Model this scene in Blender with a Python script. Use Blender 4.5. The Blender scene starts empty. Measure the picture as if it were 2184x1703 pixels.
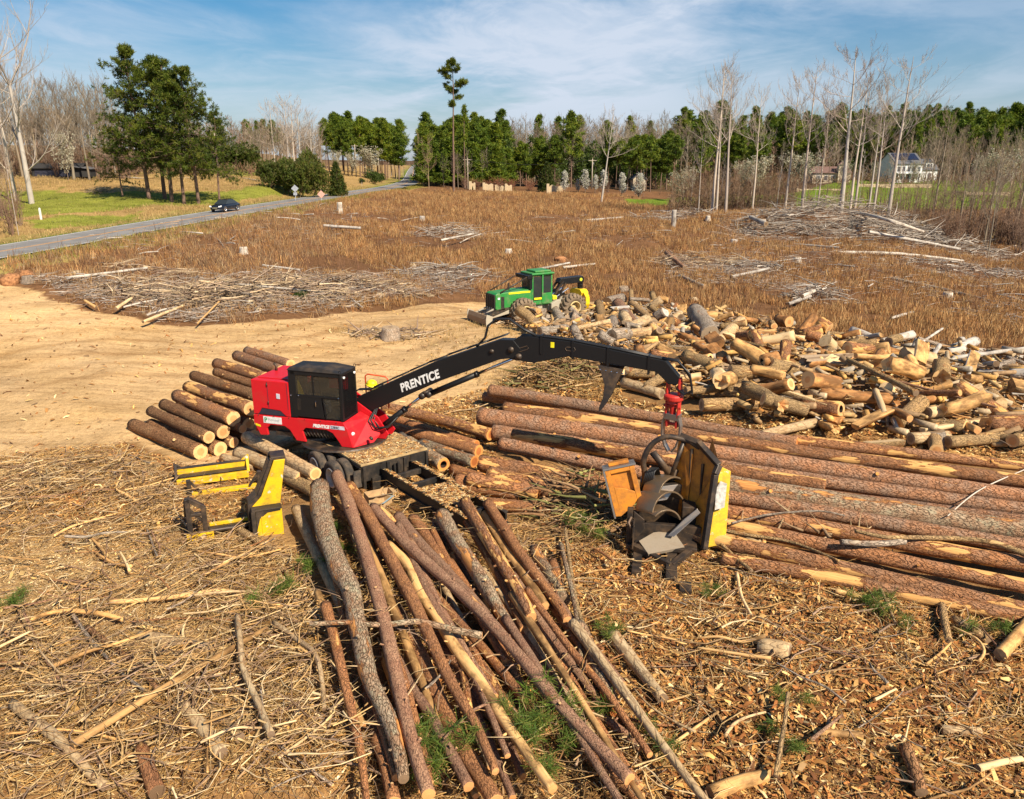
import bpy, bmesh, math, random
import numpy as np
from mathutils import Vector, Matrix, noise
PI=math.pi
rad=math.radians
sc=bpy.context.scene
COL=sc.collection
# ---------------------------------------------------------------- camera
F=1681.0; CX,CY=1092.0,851.5; PITCH=rad(16.9); CAMZ=10.8
CP,SP=math.cos(PITCH),math.sin(PITCH)
cd=bpy.data.cameras.new('camera'); cam=bpy.data.objects.new('camera',cd); COL.objects.link(cam)
cam.location=(0,0,CAMZ); cam.rotation_euler=(PI/2-PITCH,0,0)
cd.sensor_width=36; cd.lens=36*F/2184; cd.clip_end=6000; cd.clip_start=.2
sc.camera=cam
# ---------------------------------------------------------------- light
SUN_EL=rad(42); SUN_DIR=Vector((.66*math.cos(SUN_EL),-.75*math.cos(SUN_EL),math.sin(SUN_EL))).normalized()
w=bpy.data.worlds.new("World"); sc.world=w; w.use_nodes=True
nt=w.node_tree; N=nt.nodes; L=nt.links; N.clear()
out=N.new('ShaderNodeOutputWorld'); bg=N.new('ShaderNodeBackground'); bg.inputs[1].default_value=.058
sky=N.new('ShaderNodeTexSky'); sky.sky_type='NISHITA'; sky.sun_disc=False
sky.sun_elevation=SUN_EL; sky.sun_rotation=math.atan2(SUN_DIR.x,SUN_DIR.y); sky.altitude=100; sky.air_density=1.0; sky.dust_density=.6; sky.ozone_density=2.2
hs=N.new('ShaderNodeHueSaturation'); hs.inputs['Hue'].default_value=.497; hs.inputs['Saturation'].default_value=1.75; hs.inputs['Value'].default_value=1.0
L.new(sky.outputs[0],hs.inputs['Color'])
tc=N.new('ShaderNodeTexCoord'); sx=N.new('ShaderNodeSeparateXYZ'); L.new(tc.outputs['Generated'],sx.inputs[0])
def wm(op,a,b=None,clamp=False):
    n=N.new('ShaderNodeMath'); n.operation=op; n.use_clamp=clamp
    for i,v in enumerate((a,b)):
        if v is None: continue
        if isinstance(v,(int,float)): n.inputs[i].default_value=v
        else: L.new(v,n.inputs[i])
    return n.outputs[0]
zc=wm('ADD',wm('MAXIMUM',sx.outputs[2],0.0),.07)
cx_=wm('DIVIDE',sx.outputs[0],zc); cy_=wm('DIVIDE',sx.outputs[1],zc)
cb=N.new('ShaderNodeCombineXYZ'); L.new(cx_,cb.inputs[0]); L.new(wm('MULTIPLY',cy_,.62),cb.inputs[1])
def cloud(scale,detail,rough,lo,hi,dist,off):
    mp=N.new('ShaderNodeMapping'); mp.inputs['Location'].default_value=off; mp.inputs['Rotation'].default_value=(0,0,rad(12)); L.new(cb.outputs[0],mp.inputs[0])
    n=N.new('ShaderNodeTexNoise'); n.inputs['Scale'].default_value=scale; n.inputs['Detail'].default_value=detail; n.inputs['Roughness'].default_value=rough
    n.inputs['Distortion'].default_value=dist; L.new(mp.outputs[0],n.inputs[0])
    r=N.new('ShaderNodeMapRange'); r.interpolation_type='SMOOTHSTEP'; r.inputs[1].default_value=lo; r.inputs[2].default_value=hi; L.new(n.outputs[0],r.inputs[0])
    return r.outputs[0]
c1=cloud(.45,9,.58,.37,.63,.55,(3.4,1.9,0)); c2=cloud(1.5,9,.62,.40,.70,1.0,(7.3,2.2,0)); c3=cloud(.17,3,.5,.40,.60,.2,(1.0,5.0,0))
dens=wm('MULTIPLY',wm('ADD',wm('MULTIPLY',c1,.95),wm('MULTIPLY',c2,.42),True),wm('ADD',wm('MULTIPLY',c3,.75),.25,True),True)
veil=N.new('ShaderNodeMapRange'); veil.interpolation_type='SMOOTHSTEP'; veil.inputs[1].default_value=.30; veil.inputs[2].default_value=.0; veil.inputs[3].default_value=.0; veil.inputs[4].default_value=.5
L.new(sx.outputs[2],veil.inputs[0])
zen=N.new('ShaderNodeMapRange'); zen.interpolation_type='SMOOTHSTEP'; zen.inputs[1].default_value=.62; zen.inputs[2].default_value=.34; zen.inputs[3].default_value=.05; zen.inputs[4].default_value=.9; L.new(sx.outputs[2],zen.inputs[0]); dens=wm('MULTIPLY',dens,zen.outputs[0])  # clouds thinned overhead, out of view, to lower the fill light
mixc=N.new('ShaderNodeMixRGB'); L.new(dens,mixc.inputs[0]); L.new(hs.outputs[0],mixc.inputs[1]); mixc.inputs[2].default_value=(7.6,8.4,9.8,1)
mixh=N.new('ShaderNodeMixRGB'); L.new(veil.outputs[0],mixh.inputs[0]); L.new(hs.outputs[0],mixh.inputs[1]); mixh.inputs[2].default_value=(4.6,5.9,8.2,1); L.new(mixh.outputs[0],mixc.inputs[1])
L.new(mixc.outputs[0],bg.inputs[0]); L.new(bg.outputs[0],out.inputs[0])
sd=bpy.data.lights.new('sun','SUN'); sd.energy=5.0; sd.angle=rad(.5); sd.color=(1,.87,.68)
so=bpy.data.objects.new('sun',sd); COL.objects.link(so); so.rotation_euler=SUN_DIR.to_track_quat('Z','Y').to_euler()
vs=sc.view_settings; vs.view_transform='Standard'; vs.look='None'; vs.gamma=1; vs.exposure=0.64
try: sc.render.image_settings.color_mode='RGB'
except: pass
sc.cycles.max_bounces=5; sc.cycles.diffuse_bounces=2; sc.cycles.glossy_bounces=2; sc.cycles.transmission_bounces=4; sc.cycles.transparent_max_bounces=6
# ---------------------------------------------------------------- projection helpers (photo drawn 2184 px wide)
def ray(px,py):
    l=(px-CX)/F; u=(CY-py)/F
    return Vector((l,CP+u*SP,u*CP-SP))
def pz(px,py,z):
    r=ray(px,py); t=(z-CAMZ)/r.z
    return Vector((r.x*t,r.y*t,z))
def pyy(px,py,y):
    r=ray(px,py); t=y/r.y
    return Vector((r.x*t,y,CAMZ+r.z*t))
def proj(v):
    d=v[1]*CP+(CAMZ-v[2])*SP; u=v[1]*SP+(v[2]-CAMZ)*CP
    return CX+F*v[0]/d, CY-F*u/d
# ---------------------------------------------------------------- terrain
ROAD=[(-66,0,2.2),(-53,30,3.0),(-44.5,55,3.5),(-41,64,3.8),(-34.6,100,4.7),(-31.7,161,4.6),(-28.5,193,4.7),(-31,250,4.6),(-39.7,328,4.6),(-60,500,4.9),(-118,1000,5.2)]
def catmull(P,n):
    P=[np.array(p,float) for p in P]; o=[]
    for i in range(len(P)-1):
        a=P[max(i-1,0)];b=P[i];c=P[i+1];d=P[min(i+2,len(P)-1)]
        for k in range(n):
            t=k/n; o.append(.5*((2*b)+(c-a)*t+(2*a-5*b+4*c-d)*t*t+(3*b-a-3*c+d)*t**3))
    o.append(P[-1]); return o
RP=np.array(catmull(ROAD,8))
US=np.array([-1.2,-.64,-.35,-.13,0,.3,.42,.64,1.2])
TAB=[([0,30,45,55,64,75,100,120,150,200,260,400,1000,3000],[0,0,1.2,2.6,3.6,4.2,4.8,5.4,7.6,9.6,12,18,22,22]),
     ([0,30,45,55,64,75,100,120,150,200,260,400,1000,3000],[0,0,1.2,2.6,3.7,4.2,4.8,5.4,7.6,9.4,12,18,22,22]),
     ([0,35,50,60,80,100,122,150,200,260,400,1000,3000],[0,0,.8,1.6,3.4,4.7,5.1,7.0,8.6,10,15,18,18]),
     ([0,45,60,80,110,150,190,330,1000,3000],[0,0,.3,1.8,3.4,4.2,4.6,4.6,5.2,8]),
     ([0,55,65,90,120,175,250,330,480,1000,3000],[0,0,.2,1.8,3.0,4.3,4.5,7,19,22,22]),
     ([0,60,75,100,130,160,220,300,450,1000,3000],[0,0,.3,1.2,2.0,1.9,2.6,6.5,20,24,24]),
     ([0,60,100,122,140,160,200,265,400,1000,3000],[0,0,.9,2.4,1.3,1.7,3.0,4.9,19,24,24]),
     ([0,50,80,110,150,200,260,400,1000,3000],[0,0,-.8,-1.2,-.4,2,5,20,24,24]),
     ([0,50,80,110,150,200,260,400,1000,3000],[0,0,-1.2,-1.6,-.4,2,5,20,24,24])]
MOUNDS=[]
def H(x,y):
    x=np.asarray(x,float); y=np.asarray(y,float)
    yy=np.maximum(y,1.0); u=np.clip(x/yy,-1.2,1.2)
    Z=np.stack([np.interp(yy,a,b) for a,b in TAB])
    i=np.clip(np.searchsorted(US,u)-1,0,len(US)-2); t=(u-US[i])/(US[i+1]-US[i]); t=t*t*(3-2*t)
    z=np.take_along_axis(Z,i[None],0)[0]*(1-t)+np.take_along_axis(Z,(i+1)[None],0)[0]*t
    far=np.clip((yy-20)/60,0,1)
    z=z+far*(.22*np.sin(x*.21+1.3)*np.sin(y*.17)+.12*np.sin(x*.53+y*.31)+.07*np.sin(x*1.1-y*.83))
    z=z+np.clip((31-yy)/6,0,1)*.07*np.sin(3.1*x+1.7*yy+.8*np.sin(1.3*yy))*np.sin(2.6*yy-1.1*x)
    z=z+.05*np.sin(x*.9+y*.5)*np.sin(y*.7-x*.3)+.025*np.sin(x*2.3+1)*np.sin(y*2.1)
    for mx,my,a,sx_,sy_ in MOUNDS: z=z+a*np.exp(-((x-mx)/sx_)**2-((y-my)/sy_)**2)
    d,zr=road_dist(x,y)
    k=np.clip((d-4.6)/6.0,0,1); k=k*k*(3-2*k)
    return (zr-.10)*(1-k)+z*k
def road_dist(x,y):
    best=np.full(np.shape(x),1e9); zb=np.zeros(np.shape(x))
    for j in range(len(RP)-1):
        a=RP[j];b=RP[j+1];dx,dy=b[0]-a[0],b[1]-a[1];l2=dx*dx+dy*dy
        t=np.clip(((x-a[0])*dx+(y-a[1])*dy)/l2,0,1)
        dd=np.hypot(x-a[0]-t*dx,y-a[1]-t*dy); m=dd<best
        best=np.where(m,dd,best); zb=np.where(m,a[2]+t*(b[2]-a[2]),zb)
    return best,zb
def road_x(y): return np.interp(y,RP[:,1],RP[:,0])
MOUNDS+=[(13.5,35.5,1.25,9,6.5),(5,44,.9,5,5),(25,33,.4,8,6),(41,117,2.0,16,9),(8,15.5,.3,4,3),(-5,14,.3,4,3),(-7.5,13.5,.4,1.6,1.2),(-4.6,11.8,.45,1.5,1.0),(-9.5,11,.4,2,1.2),(-3.2,15.5,.35,1.2,1.5),(5,13,.35,1.8,1.3)]
def h1(x,y): return float(H(np.array([x]),np.array([y]))[0])
_T=np.geomspace(9,1200,900)
def gp(px,py):
    r=ray(px,py); z=CAMZ+r.z*_T; hh=H(r.x*_T,r.y*_T); b=np.nonzero(z<hh)[0]
    if len(b)==0: i=len(_T)-1; t=_T[i]
    else:
        i=max(b[0],1); d0=z[i-1]-hh[i-1]; d1=hh[i]-z[i]; t=_T[i-1]+(_T[i]-_T[i-1])*d0/(d0+d1+1e-9)
    return Vector((r.x*t,r.y*t,CAMZ+r.z*t))
def at(px,y):
    z=3.0; x=0
    for _ in range(4):
        x=(px-CX)/F*(y*CP+(CAMZ-z)*SP); z=h1(x,y)
    return Vector((x,y,z))
def at_v(px,y):
    z=np.full(len(px),3.0)
    for _ in range(4): x=(px-CX)/F*(y*CP+(CAMZ-z)*SP); z=H(x,y)
    return np.stack([x,y,z],1)
def top_z(py,y):
    r=ray(CX,py); return CAMZ+r.z*y/r.y
# ---------------------------------------------------------------- object helpers
def tag(o,label=None,cat=None,group=None,kind=None):
    if label: o['label']=label
    if cat: o['category']=cat
    if group: o['group']=group
    if kind: o['kind']=kind
    return o
def thing(name,label,cat,loc=(0,0,0),rotz=0,group=None):
    o=bpy.data.objects.new(name,None); COL.objects.link(o); o.location=loc; o.rotation_euler=(0,0,rotz); o.empty_display_size=.3
    return tag(o,label,cat,group)
def link(name,me,parent=None,loc=None):
    o=bpy.data.objects.new(name,me); COL.objects.link(o); o.parent=parent
    if loc is not None: o.location=loc
    return o
def dup(o,parent=None):
    c=o.copy(); COL.objects.link(c); c.parent=parent
    for ch in list(o.children): dup(ch,c)
    return c
class MB:
    def __init__(s): s.v=[];s.f=[];s.m=[]
    def add(s,vs,fs,m=0,M=None):
        b=len(s.v)
        s.v+=[(M@Vector(v))[:] if M is not None else tuple(v) for v in vs]
        s.f+=[tuple(i+b for i in f) for f in fs]; s.m+=[m]*len(fs); return s
    def box(s,x0,x1,y0,y1,z0,z1,m=0,M=None):
        return s.add([(x0,y0,z0),(x1,y0,z0),(x1,y1,z0),(x0,y1,z0),(x0,y0,z1),(x1,y0,z1),(x1,y1,z1),(x0,y1,z1)],
            [(0,3,2,1),(4,5,6,7),(0,1,5,4),(1,2,6,5),(2,3,7,6),(3,0,4,7)],m,M)
    def prism(s,poly,axis,a0,a1,m=0,M=None):
        def mk(p,a): return (a,p[0],p[1]) if axis=='x' else ((p[0],a,p[1]) if axis=='y' else (p[0],p[1],a))
        n=len(poly); vs=[mk(p,a0) for p in poly]+[mk(p,a1) for p in poly]
        return s.add(vs,[tuple(range(n)),tuple(range(2*n-1,n-1,-1))]+[(i,i+n,(i+1)%n+n,(i+1)%n) for i in range(n)],m,M)
    def slab(s,pts,nrm,th,m=0):      # polygon of 3-D points given a thickness along nrm
        n=len(pts); pts=[Vector(p) for p in pts]; d=Vector(nrm).normalized()*th
        return s.add([p for p in pts]+[p+d for p in pts],[tuple(range(n)),tuple(range(2*n-1,n-1,-1))]+[(i,i+n,(i+1)%n+n,(i+1)%n) for i in range(n)],m)
    def tube(s,pts,r,n=8,m=0,caps=True):
        pts=[Vector(p) for p in pts]; k=len(pts); R=r if isinstance(r,(list,tuple)) else [r]*k
        b=[];up=None
        for i in range(k):
            d=(pts[min(i+1,k-1)]-pts[max(i-1,0)]).normalized()
            if up is None: up=Vector((0,0,1)) if abs(d.z)<.9 else Vector((1,0,0))
            a=d.cross(up).normalized(); up=a.cross(d).normalized(); 
            for j in range(n):
                t=2*PI*j/n; b.append(pts[i]+(a*math.cos(t)+up*math.sin(t))*R[i])
        fs=[(i*n+j,i*n+(j+1)%n,(i+1)*n+(j+1)%n,(i+1)*n+j) for i in range(k-1) for j in range(n)]
        if caps: fs+=[tuple(range(n-1,-1,-1)),tuple(range((k-1)*n,k*n))]
        return s.add(b,fs,m)
    def bar(s,p0,p1,w,h,m=0,up=(0,0,1)):
        p0=Vector(p0);p1=Vector(p1); d=(p1-p0).normalized(); a=d.cross(Vector(up))
        a=a.normalized() if a.length>1e-4 else Vector((1,0,0)); u=a.cross(d).normalized()
        vs=[p+a*sx_*w/2+u*sz*h/2 for p in (p0,p1) for sx_,sz in ((-1,-1),(1,-1),(1,1),(-1,1))]
        return s.add(vs,[(0,1,2,3),(7,6,5,4),(0,4,5,1),(1,5,6,2),(2,6,7,3),(3,7,4,0)],m)
    def lathe(s,prof,c,ax,n=24,m=0,a0=None):   # prof: (radius, offset along ax)
        ax=Vector(ax).normalized(); a=ax.orthogonal().normalized(); b=ax.cross(a); c=Vector(c); vs=[]
        for r,o in prof:
            for j in range(n): t=2*PI*j/n; vs.append(c+ax*o+(a*math.cos(t)+b*math.sin(t))*r)
        k=len(prof)
        return s.add(vs,[(i*n+j,i*n+(j+1)%n,(i+1)*n+(j+1)%n,(i+1)*n+j) for i in range(k-1) for j in range(n)],m)
    def ball(s,c,r,m=0,nu=10,nv=6,sc3=(1,1,1)):
        vs=[];fs=[]
        for i in range(nv+1):
            for j in range(nu):
                p=PI*i/nv;t=2*PI*j/nu; vs.append((c[0]+r*sc3[0]*math.sin(p)*math.cos(t),c[1]+r*sc3[1]*math.sin(p)*math.sin(t),c[2]+r*sc3[2]*math.cos(p)))
        fs=[(i*nu+j,(i+1)*nu+j,(i+1)*nu+(j+1)%nu,i*nu+(j+1)%nu) for i in range(nv) for j in range(nu)]
        return s.add(vs,fs,m)
    def mesh(s,name,mats,smooth=False,fix=True):
        me=bpy.data.meshes.new(name); me.from_pydata(s.v,[],s.f)
        for m in (mats if isinstance(mats,(list,tuple)) else [mats]): me.materials.append(m)
        me.polygons.foreach_set('material_index',s.m)
        if fix:
            bm=bmesh.new(); bm.from_mesh(me); bmesh.ops.remove_doubles(bm,verts=bm.verts,dist=1e-5); bmesh.ops.recalc_face_normals(bm,faces=bm.faces); bm.to_mesh(me); bm.free()
        if smooth: me.polygons.foreach_set('use_smooth',[True]*len(me.polygons))
        me.update(); return me
    def build(s,name,mats,parent=None,smooth=False,bevel=0,loc=None):
        o=link(name,s.mesh(name,mats,smooth),parent,loc)
        if bevel:
            b=o.modifiers.new('bevel','BEVEL'); b.width=bevel; b.segments=2; b.limit_method='ANGLE'; b.angle_limit=rad(35)
        return o
def np_mesh(name,V,Fc,mats,col=None,mi=None,smooth=False):
    """bulk mesh: V (n,3), Fc (m,k) faces of equal size, col (m,3) colour of each face"""
    me=bpy.data.meshes.new(name); V=np.asarray(V,np.float32); Fc=np.asarray(Fc,np.int32); m,k=Fc.shape
    me.vertices.add(len(V)); me.vertices.foreach_set('co',V.ravel())
    me.loops.add(m*k); me.loops.foreach_set('vertex_index',Fc.ravel())
    me.polygons.add(m); me.polygons.foreach_set('loop_start',np.arange(0,m*k,k,dtype=np.int32))
    for x in mats: me.materials.append(x)
    if mi is not None: me.polygons.foreach_set('material_index',np.asarray(mi,np.int32))
    if col is not None:
        a=me.attributes.new('Col','FLOAT_COLOR','FACE'); c=np.ones((m,4),np.float32); c[:,:3]=col; a.data.foreach_set('color',c.ravel())
    if smooth: me.polygons.foreach_set('use_smooth',np.ones(m,bool))
    me.update(calc_edges=True); return me
def seg_mesh(P0,P1,R0,R1,n=3):
    """prisms along segments -> V,F (quads)"""
    P0=np.asarray(P0,float);P1=np.asarray(P1,float);R0=np.asarray(R0,float);R1=np.asarray(R1,float)
    D=P1-P0; D/=np.linalg.norm(D,axis=1,keepdims=True)+1e-9
    ref=np.where(np.abs(D[:,2:3])<.9,np.array([[0,0,1.]]),np.array([[1.,0,0]]))
    A=np.cross(D,ref); A/=np.linalg.norm(A,axis=1,keepdims=True)+1e-9; B=np.cross(D,A)
    k=len(P0); V=np.zeros((k,2*n,3))
    for j in range(n):
        t=2*PI*j/n; o=A*math.cos(t)+B*math.sin(t)
        V[:,j]=P0+o*R0[:,None]; V[:,n+j]=P1+o*R1[:,None]
    base=np.arange(k)[:,None,None]*2*n
    q=np.array([[j,(j+1)%n,n+(j+1)%n,n+j] for j in range(n)])
    return V.reshape(-1,3),(base+q[None]).reshape(-1,4)
# ---------------------------------------------------------------- materials
MATS={}
class NT:
    def __init__(s,name,rough=.7,metal=0,spec=.5):
        s.m=bpy.data.materials.new(name); s.m.use_nodes=True; s.t=s.m.node_tree; s.n=s.t.nodes; s.b=s.n['Principled BSDF']
        s.b.inputs['Roughness'].default_value=rough; s.b.inputs['Metallic'].default_value=metal; s.b.inputs['Specular IOR Level'].default_value=spec
        MATS[name]=s.m
    def new(s,t,**k):
        x=s.n.new(t)
        for a,v in k.items(): setattr(x,a,v)
        return x
    def l(s,a,b): s.t.links.new(a,b)
    def coord(s,kind='Object',scale=(1,1,1),rnd=True):
        c=s.new('ShaderNodeTexCoord'); m=s.new('ShaderNodeMapping'); m.inputs['Scale'].default_value=scale
        if rnd:
            oi=s.new('ShaderNodeObjectInfo'); va=s.new('ShaderNodeVectorMath',operation='SCALE'); va.inputs[0].default_value=(37,53,71); s.l(oi.outputs['Random'],va.inputs['Scale'])
            ad=s.new('ShaderNodeVectorMath',operation='ADD'); s.l(c.outputs[kind],ad.inputs[0]); s.l(va.outputs[0],ad.inputs[1]); s.l(ad.outputs[0],m.inputs[0])
        else: s.l(c.outputs[kind],m.inputs[0])
        return m.outputs[0]
    def noise(s,vec,scale,detail=4,rough=.55,dist=0):
        x=s.new('ShaderNodeTexNoise'); x.inputs['Scale'].default_value=scale; x.inputs['Detail'].default_value=detail; x.inputs['Roughness'].default_value=rough; x.inputs['Distortion'].default_value=dist
        s.l(vec,x.inputs['Vector']); return x.outputs[0]
    def vor(s,vec,scale,feature='DISTANCE_TO_EDGE'):
        x=s.new('ShaderNodeTexVoronoi',feature=feature); x.inputs['Scale'].default_value=scale; s.l(vec,x.inputs['Vector']); return x.outputs[0]
    def rng(s,v,a,b,c=0.,d=1.,smooth=True):
        x=s.new('ShaderNodeMapRange'); x.interpolation_type='SMOOTHSTEP' if smooth else 'LINEAR'
        for i,q in enumerate((a,b,c,d)): x.inputs[i+1].default_value=q
        s.l(v,x.inputs[0]); return x.outputs[0]
    def mix(s,f,a,b,mode='MIX'):
        x=s.new('ShaderNodeMixRGB',blend_type=mode)
        for i,q in enumerate((f,a,b)):
            if isinstance(q,(int,float)): x.inputs[i].default_value=q
            elif isinstance(q,(tuple,list)): x.inputs[i].default_value=(*q[:3],1)
            else: s.l(q,x.inputs[i])
        return x.outputs[0]
    def math(s,op,a,b=0.,clamp=False):
        x=s.new('ShaderNodeMath',operation=op,use_clamp=clamp)
        for i,q in enumerate((a,b)):
            if isinstance(q,(int,float)): x.inputs[i].default_value=q
            else: s.l(q,x.inputs[i])
        return x.outputs[0]
    def ramp(s,v,stops):
        x=s.new('ShaderNodeValToRGB'); e=x.color_ramp.elements
        while len(e)<len(stops): e.new(.5)
        for q,(p,c) in zip(e,stops): q.position=p; q.color=(*c,1)
        s.l(v,x.inputs[0]); return x.outputs[0]
    def bump(s,h,strength=.5,dist=.05):
        x=s.new('ShaderNodeBump'); x.inputs['Strength'].default_value=strength; x.inputs['Distance'].default_value=dist; s.l(h,x.inputs['Height']); s.l(x.outputs[0],s.b.inputs['Normal'])
    def col(s,c):
        if isinstance(c,(tuple,list)): s.b.inputs['Base Color'].default_value=(*c[:3],1)
        else: s.l(c,s.b.inputs['Base Color'])
        return s.m
    def rnd(s): return s.new('ShaderNodeObjectInfo').outputs['Random']
def paint(name,c,rough=.4,dirt=(.20,.13,.07),amt=.35,scale=1.6,metal=0,wear=None,wamt=.0,spec=.5):
    t=NT(name,rough,metal,spec); v=t.coord(rnd=True)
    n=t.noise(v,scale,6,.65); f=t.rng(n,.62-amt*.45,.85,0,min(1,amt*1.6))
    cc=t.mix(f,c,dirt)
    if wear is not None:
        n2=t.noise(v,3.7,8,.7); cc=t.mix(t.rng(n2,.70-wamt*.4,.74-wamt*.4),cc,wear)
    n3=t.noise(v,26,3,.5); cc=t.mix(.22,cc,t.ramp(n3,[(.3,(.55,.55,.55)),(.7,(1,1,1))]),'MULTIPLY')
    r=t.math('ADD',t.math('MULTIPLY',f,.4),rough,True); t.l(r,t.b.inputs['Roughness'])
    return t.col(cc)
def vcol(name,rough=.9,trans=0,spec=.2,var=.25,scale=3,tint=None):
    t=NT(name,rough,0,spec); a=t.new('ShaderNodeAttribute',attribute_name='Col'); c=a.outputs['Color']
    if var:
        v=t.coord('Object',rnd=False); n=t.noise(v,scale,3,.6); c=t.mix(1.0,c,t.ramp(n,[(.25,(1-var,1-var,1-var)),(.75,(1+var*.6,)*3)]),'MULTIPLY')
    if tint:   # each plant its own hue
        r=t.ramp(t.rnd(),[(i/(len(tint)-1) if len(tint)>1 else 0,q) for i,q in enumerate(tint)]); c=t.mix(1.0,c,r,'MULTIPLY')
    t.col(c)
    if trans:
        tr=t.new('ShaderNodeBsdfTranslucent'); t.l(c,tr.inputs[0]); mx=t.new('ShaderNodeMixShader'); mx.inputs[0].default_value=trans
        t.l(t.b.outputs[0],mx.inputs[1]); t.l(tr.outputs[0],mx.inputs[2]); t.l(mx.outputs[0],t.n['Material Output'].inputs[0])
    return t.m
def bark(name,ca,cb,crack,peel=None,pamt=.0,scale=9.,moss=None,strength=.9,zs=.38):
    t=NT(name,.9,0,.15); v=t.coord(scale=(1,1,zs)); v1=t.coord()
    dn=t.noise(v,6,3,.6); off=t.new('ShaderNodeVectorMath',operation='MULTIPLY_ADD'); t.l(v,off.inputs[0]); off.inputs[1].default_value=(1,1,1)
    cmb=t.new('ShaderNodeCombineXYZ'); 
    for i in range(3): t.l(t.math('MULTIPLY',dn,.22),cmb.inputs[i])
    t.l(cmb.outputs[0],off.inputs[2])
    e=t.vor(off.outputs[0],scale); ek=t.rng(e,.0,.13)
    n1=t.noise(v1,2.3,6,.65); n2=t.noise(v1,28,4,.6); n4=t.noise(v1,.9,2,.5)
    c=t.mix(t.rng(n1,.36,.66),ca,cb); c=t.mix(.5,c,t.ramp(n2,[(.28,(.42,.42,.42)),(.72,(1.35,1.35,1.35))]),'MULTIPLY')
    c=t.mix(1.0,c,t.ramp(t.rnd(),[(0,(.78,.76,.76)),(.5,(1,1,1)),(1,(1.2,1.12,1.06))]),'MULTIPLY')
    if moss: c=t.mix(t.rng(t.noise(v1,3.1,6,.7),.5,.64,0,.8),c,moss)
    c=t.mix(t.math('MULTIPLY',t.math('SUBTRACT',1.,ek),.85),c,crack)
    h=t.math('ADD',t.math('MULTIPLY',ek,.7),t.math('MULTIPLY',n2,.35))
    if peel:
        vp=t.coord(scale=(1.7,1.7,.42)); np_=t.noise(vp,1.5,7,.62); th=.72-pamt*.36
        k=t.rng(np_,th,th+.022); kk=t.rng(t.noise(t.coord(scale=(9,9,.7)),3,4,.6),.3,.7)
        pc=t.mix(kk,peel,tuple(q*.62 for q in peel)); edge=t.rng(np_,th-.035,th)
        c=t.mix(t.math('MULTIPLY',edge,.6),c,(.30,.10,.03)); c=t.mix(k,c,pc); h=t.mix(k,h,(.2,.2,.2))
    t.col(c); t.bump(h,strength,.035); return t.m
def bare_wood(name,ca,cb,rough=.75,scale=1.,dark=(.10,.05,.02),damt=.3):
    t=NT(name,rough,0,.25); g=t.noise(t.coord(scale=(14,14,.7)),2.2*scale,5,.65); n=t.noise(t.coord(scale=(1,1,.5)),2.4,6,.65)
    c=t.mix(t.rng(g,.3,.7),ca,cb); c=t.mix(t.rng(n,.72-damt*.5,.8-damt*.2,0,.85),c,dark)
    c=t.mix(1.0,c,t.ramp(t.rnd(),[(0,(.72,.70,.68)),(.5,(1,.98,.95)),(1,(1.18,1.12,1.02))]),'MULTIPLY')
    t.col(c); t.bump(g,.35,.02); return t.m
def endgrain(name,pale,ring,heart=None,hr=.35):
    t=NT(name,.8,0,.2); c=t.new('ShaderNodeTexCoord'); sp=t.new('ShaderNodeSeparateXYZ'); t.l(c.outputs['Object'],sp.inputs[0])
    r=t.math('SQRT',t.math('ADD',t.math('MULTIPLY',sp.outputs[0],sp.outputs[0]),t.math('MULTIPLY',sp.outputs[1],sp.outputs[1])))
    n=t.noise(t.coord(),3.5,5,.6); rr=t.math('ADD',r,t.math('MULTIPLY',n,.06))
    k=t.math('ADD',t.math('MULTIPLY',t.math('SINE',t.math('MULTIPLY',rr,190.)),.5),.5)
    cc=t.mix(t.math('MULTIPLY',k,.55),pale,ring)
    if heart: cc=t.mix(t.rng(rr,hr*.42,hr*.58,.75,0),cc,heart)
    cc=t.mix(t.rng(t.noise(t.coord(),7,5,.7),.5,.72,0,.5),cc,tuple(q*.5 for q in ring))
    cc=t.mix(1.0,cc,t.ramp(t.rnd(),[(0,(.75,.68,.6)),(.4,(1,1,1)),(1,(1.1,1.06,1))]),'MULTIPLY')
    return t.col(cc)
def plain(name,c,rough=.6,metal=0,spec=.5,var=.25,scale=7):
    t=NT(name,rough,metal,spec); n=t.noise(t.coord(),scale,4,.6)
    return t.col(t.mix(1.0,c,t.ramp(n,[(.3,(1-var,)*3),(.7,(1+var*.5,)*3)]),'MULTIPLY'))
rng=random.Random(7); nr=np.random.default_rng(7)
# ================================================================ materials
M=MATS
bark('bark_pine',(.46,.235,.125),(.37,.245,.17),(.13,.06,.03),(.84,.46,.17),.16,17)
bark('bark_pine_worn',(.46,.215,.095),(.38,.21,.12),(.12,.055,.028),(.86,.48,.17),.50,17)
bark('bark_red',(.50,.235,.10),(.37,.175,.085),(.11,.05,.025),(.86,.46,.16),.30,26,strength=.7)
bark('bark_plum',(.36,.195,.12),(.43,.265,.165),(.09,.045,.032),(.82,.44,.16),.10,30,strength=.6)
bark('bark_lichen',(.36,.22,.13),(.44,.35,.24),(.10,.06,.035),(.74,.34,.11),.34,18,moss=(.42,.38,.25))
bark('bark_dark',(.27,.135,.065),(.35,.20,.10),(.06,.03,.017),(.82,.46,.17),.24,17)
bark('bark_oak',(.52,.345,.16),(.42,.28,.145),(.10,.07,.042),(.80,.52,.22),.26,24,strength=.9,zs=.25)
bark('bark_smooth',(.52,.36,.19),(.58,.44,.26),(.28,.18,.10),(.72,.46,.2),.2,7,strength=.35)
bark('bark_weather',(.40,.31,.23),(.48,.41,.33),(.13,.11,.09),(.56,.44,.32),.2,20,strength=.9,zs=.12)
bare_wood('wood_bare',(.70,.42,.17),(.82,.54,.24),damt=.5)
bare_wood('wood_gold',(.62,.35,.13),(.78,.48,.20),damt=.7)
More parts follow.
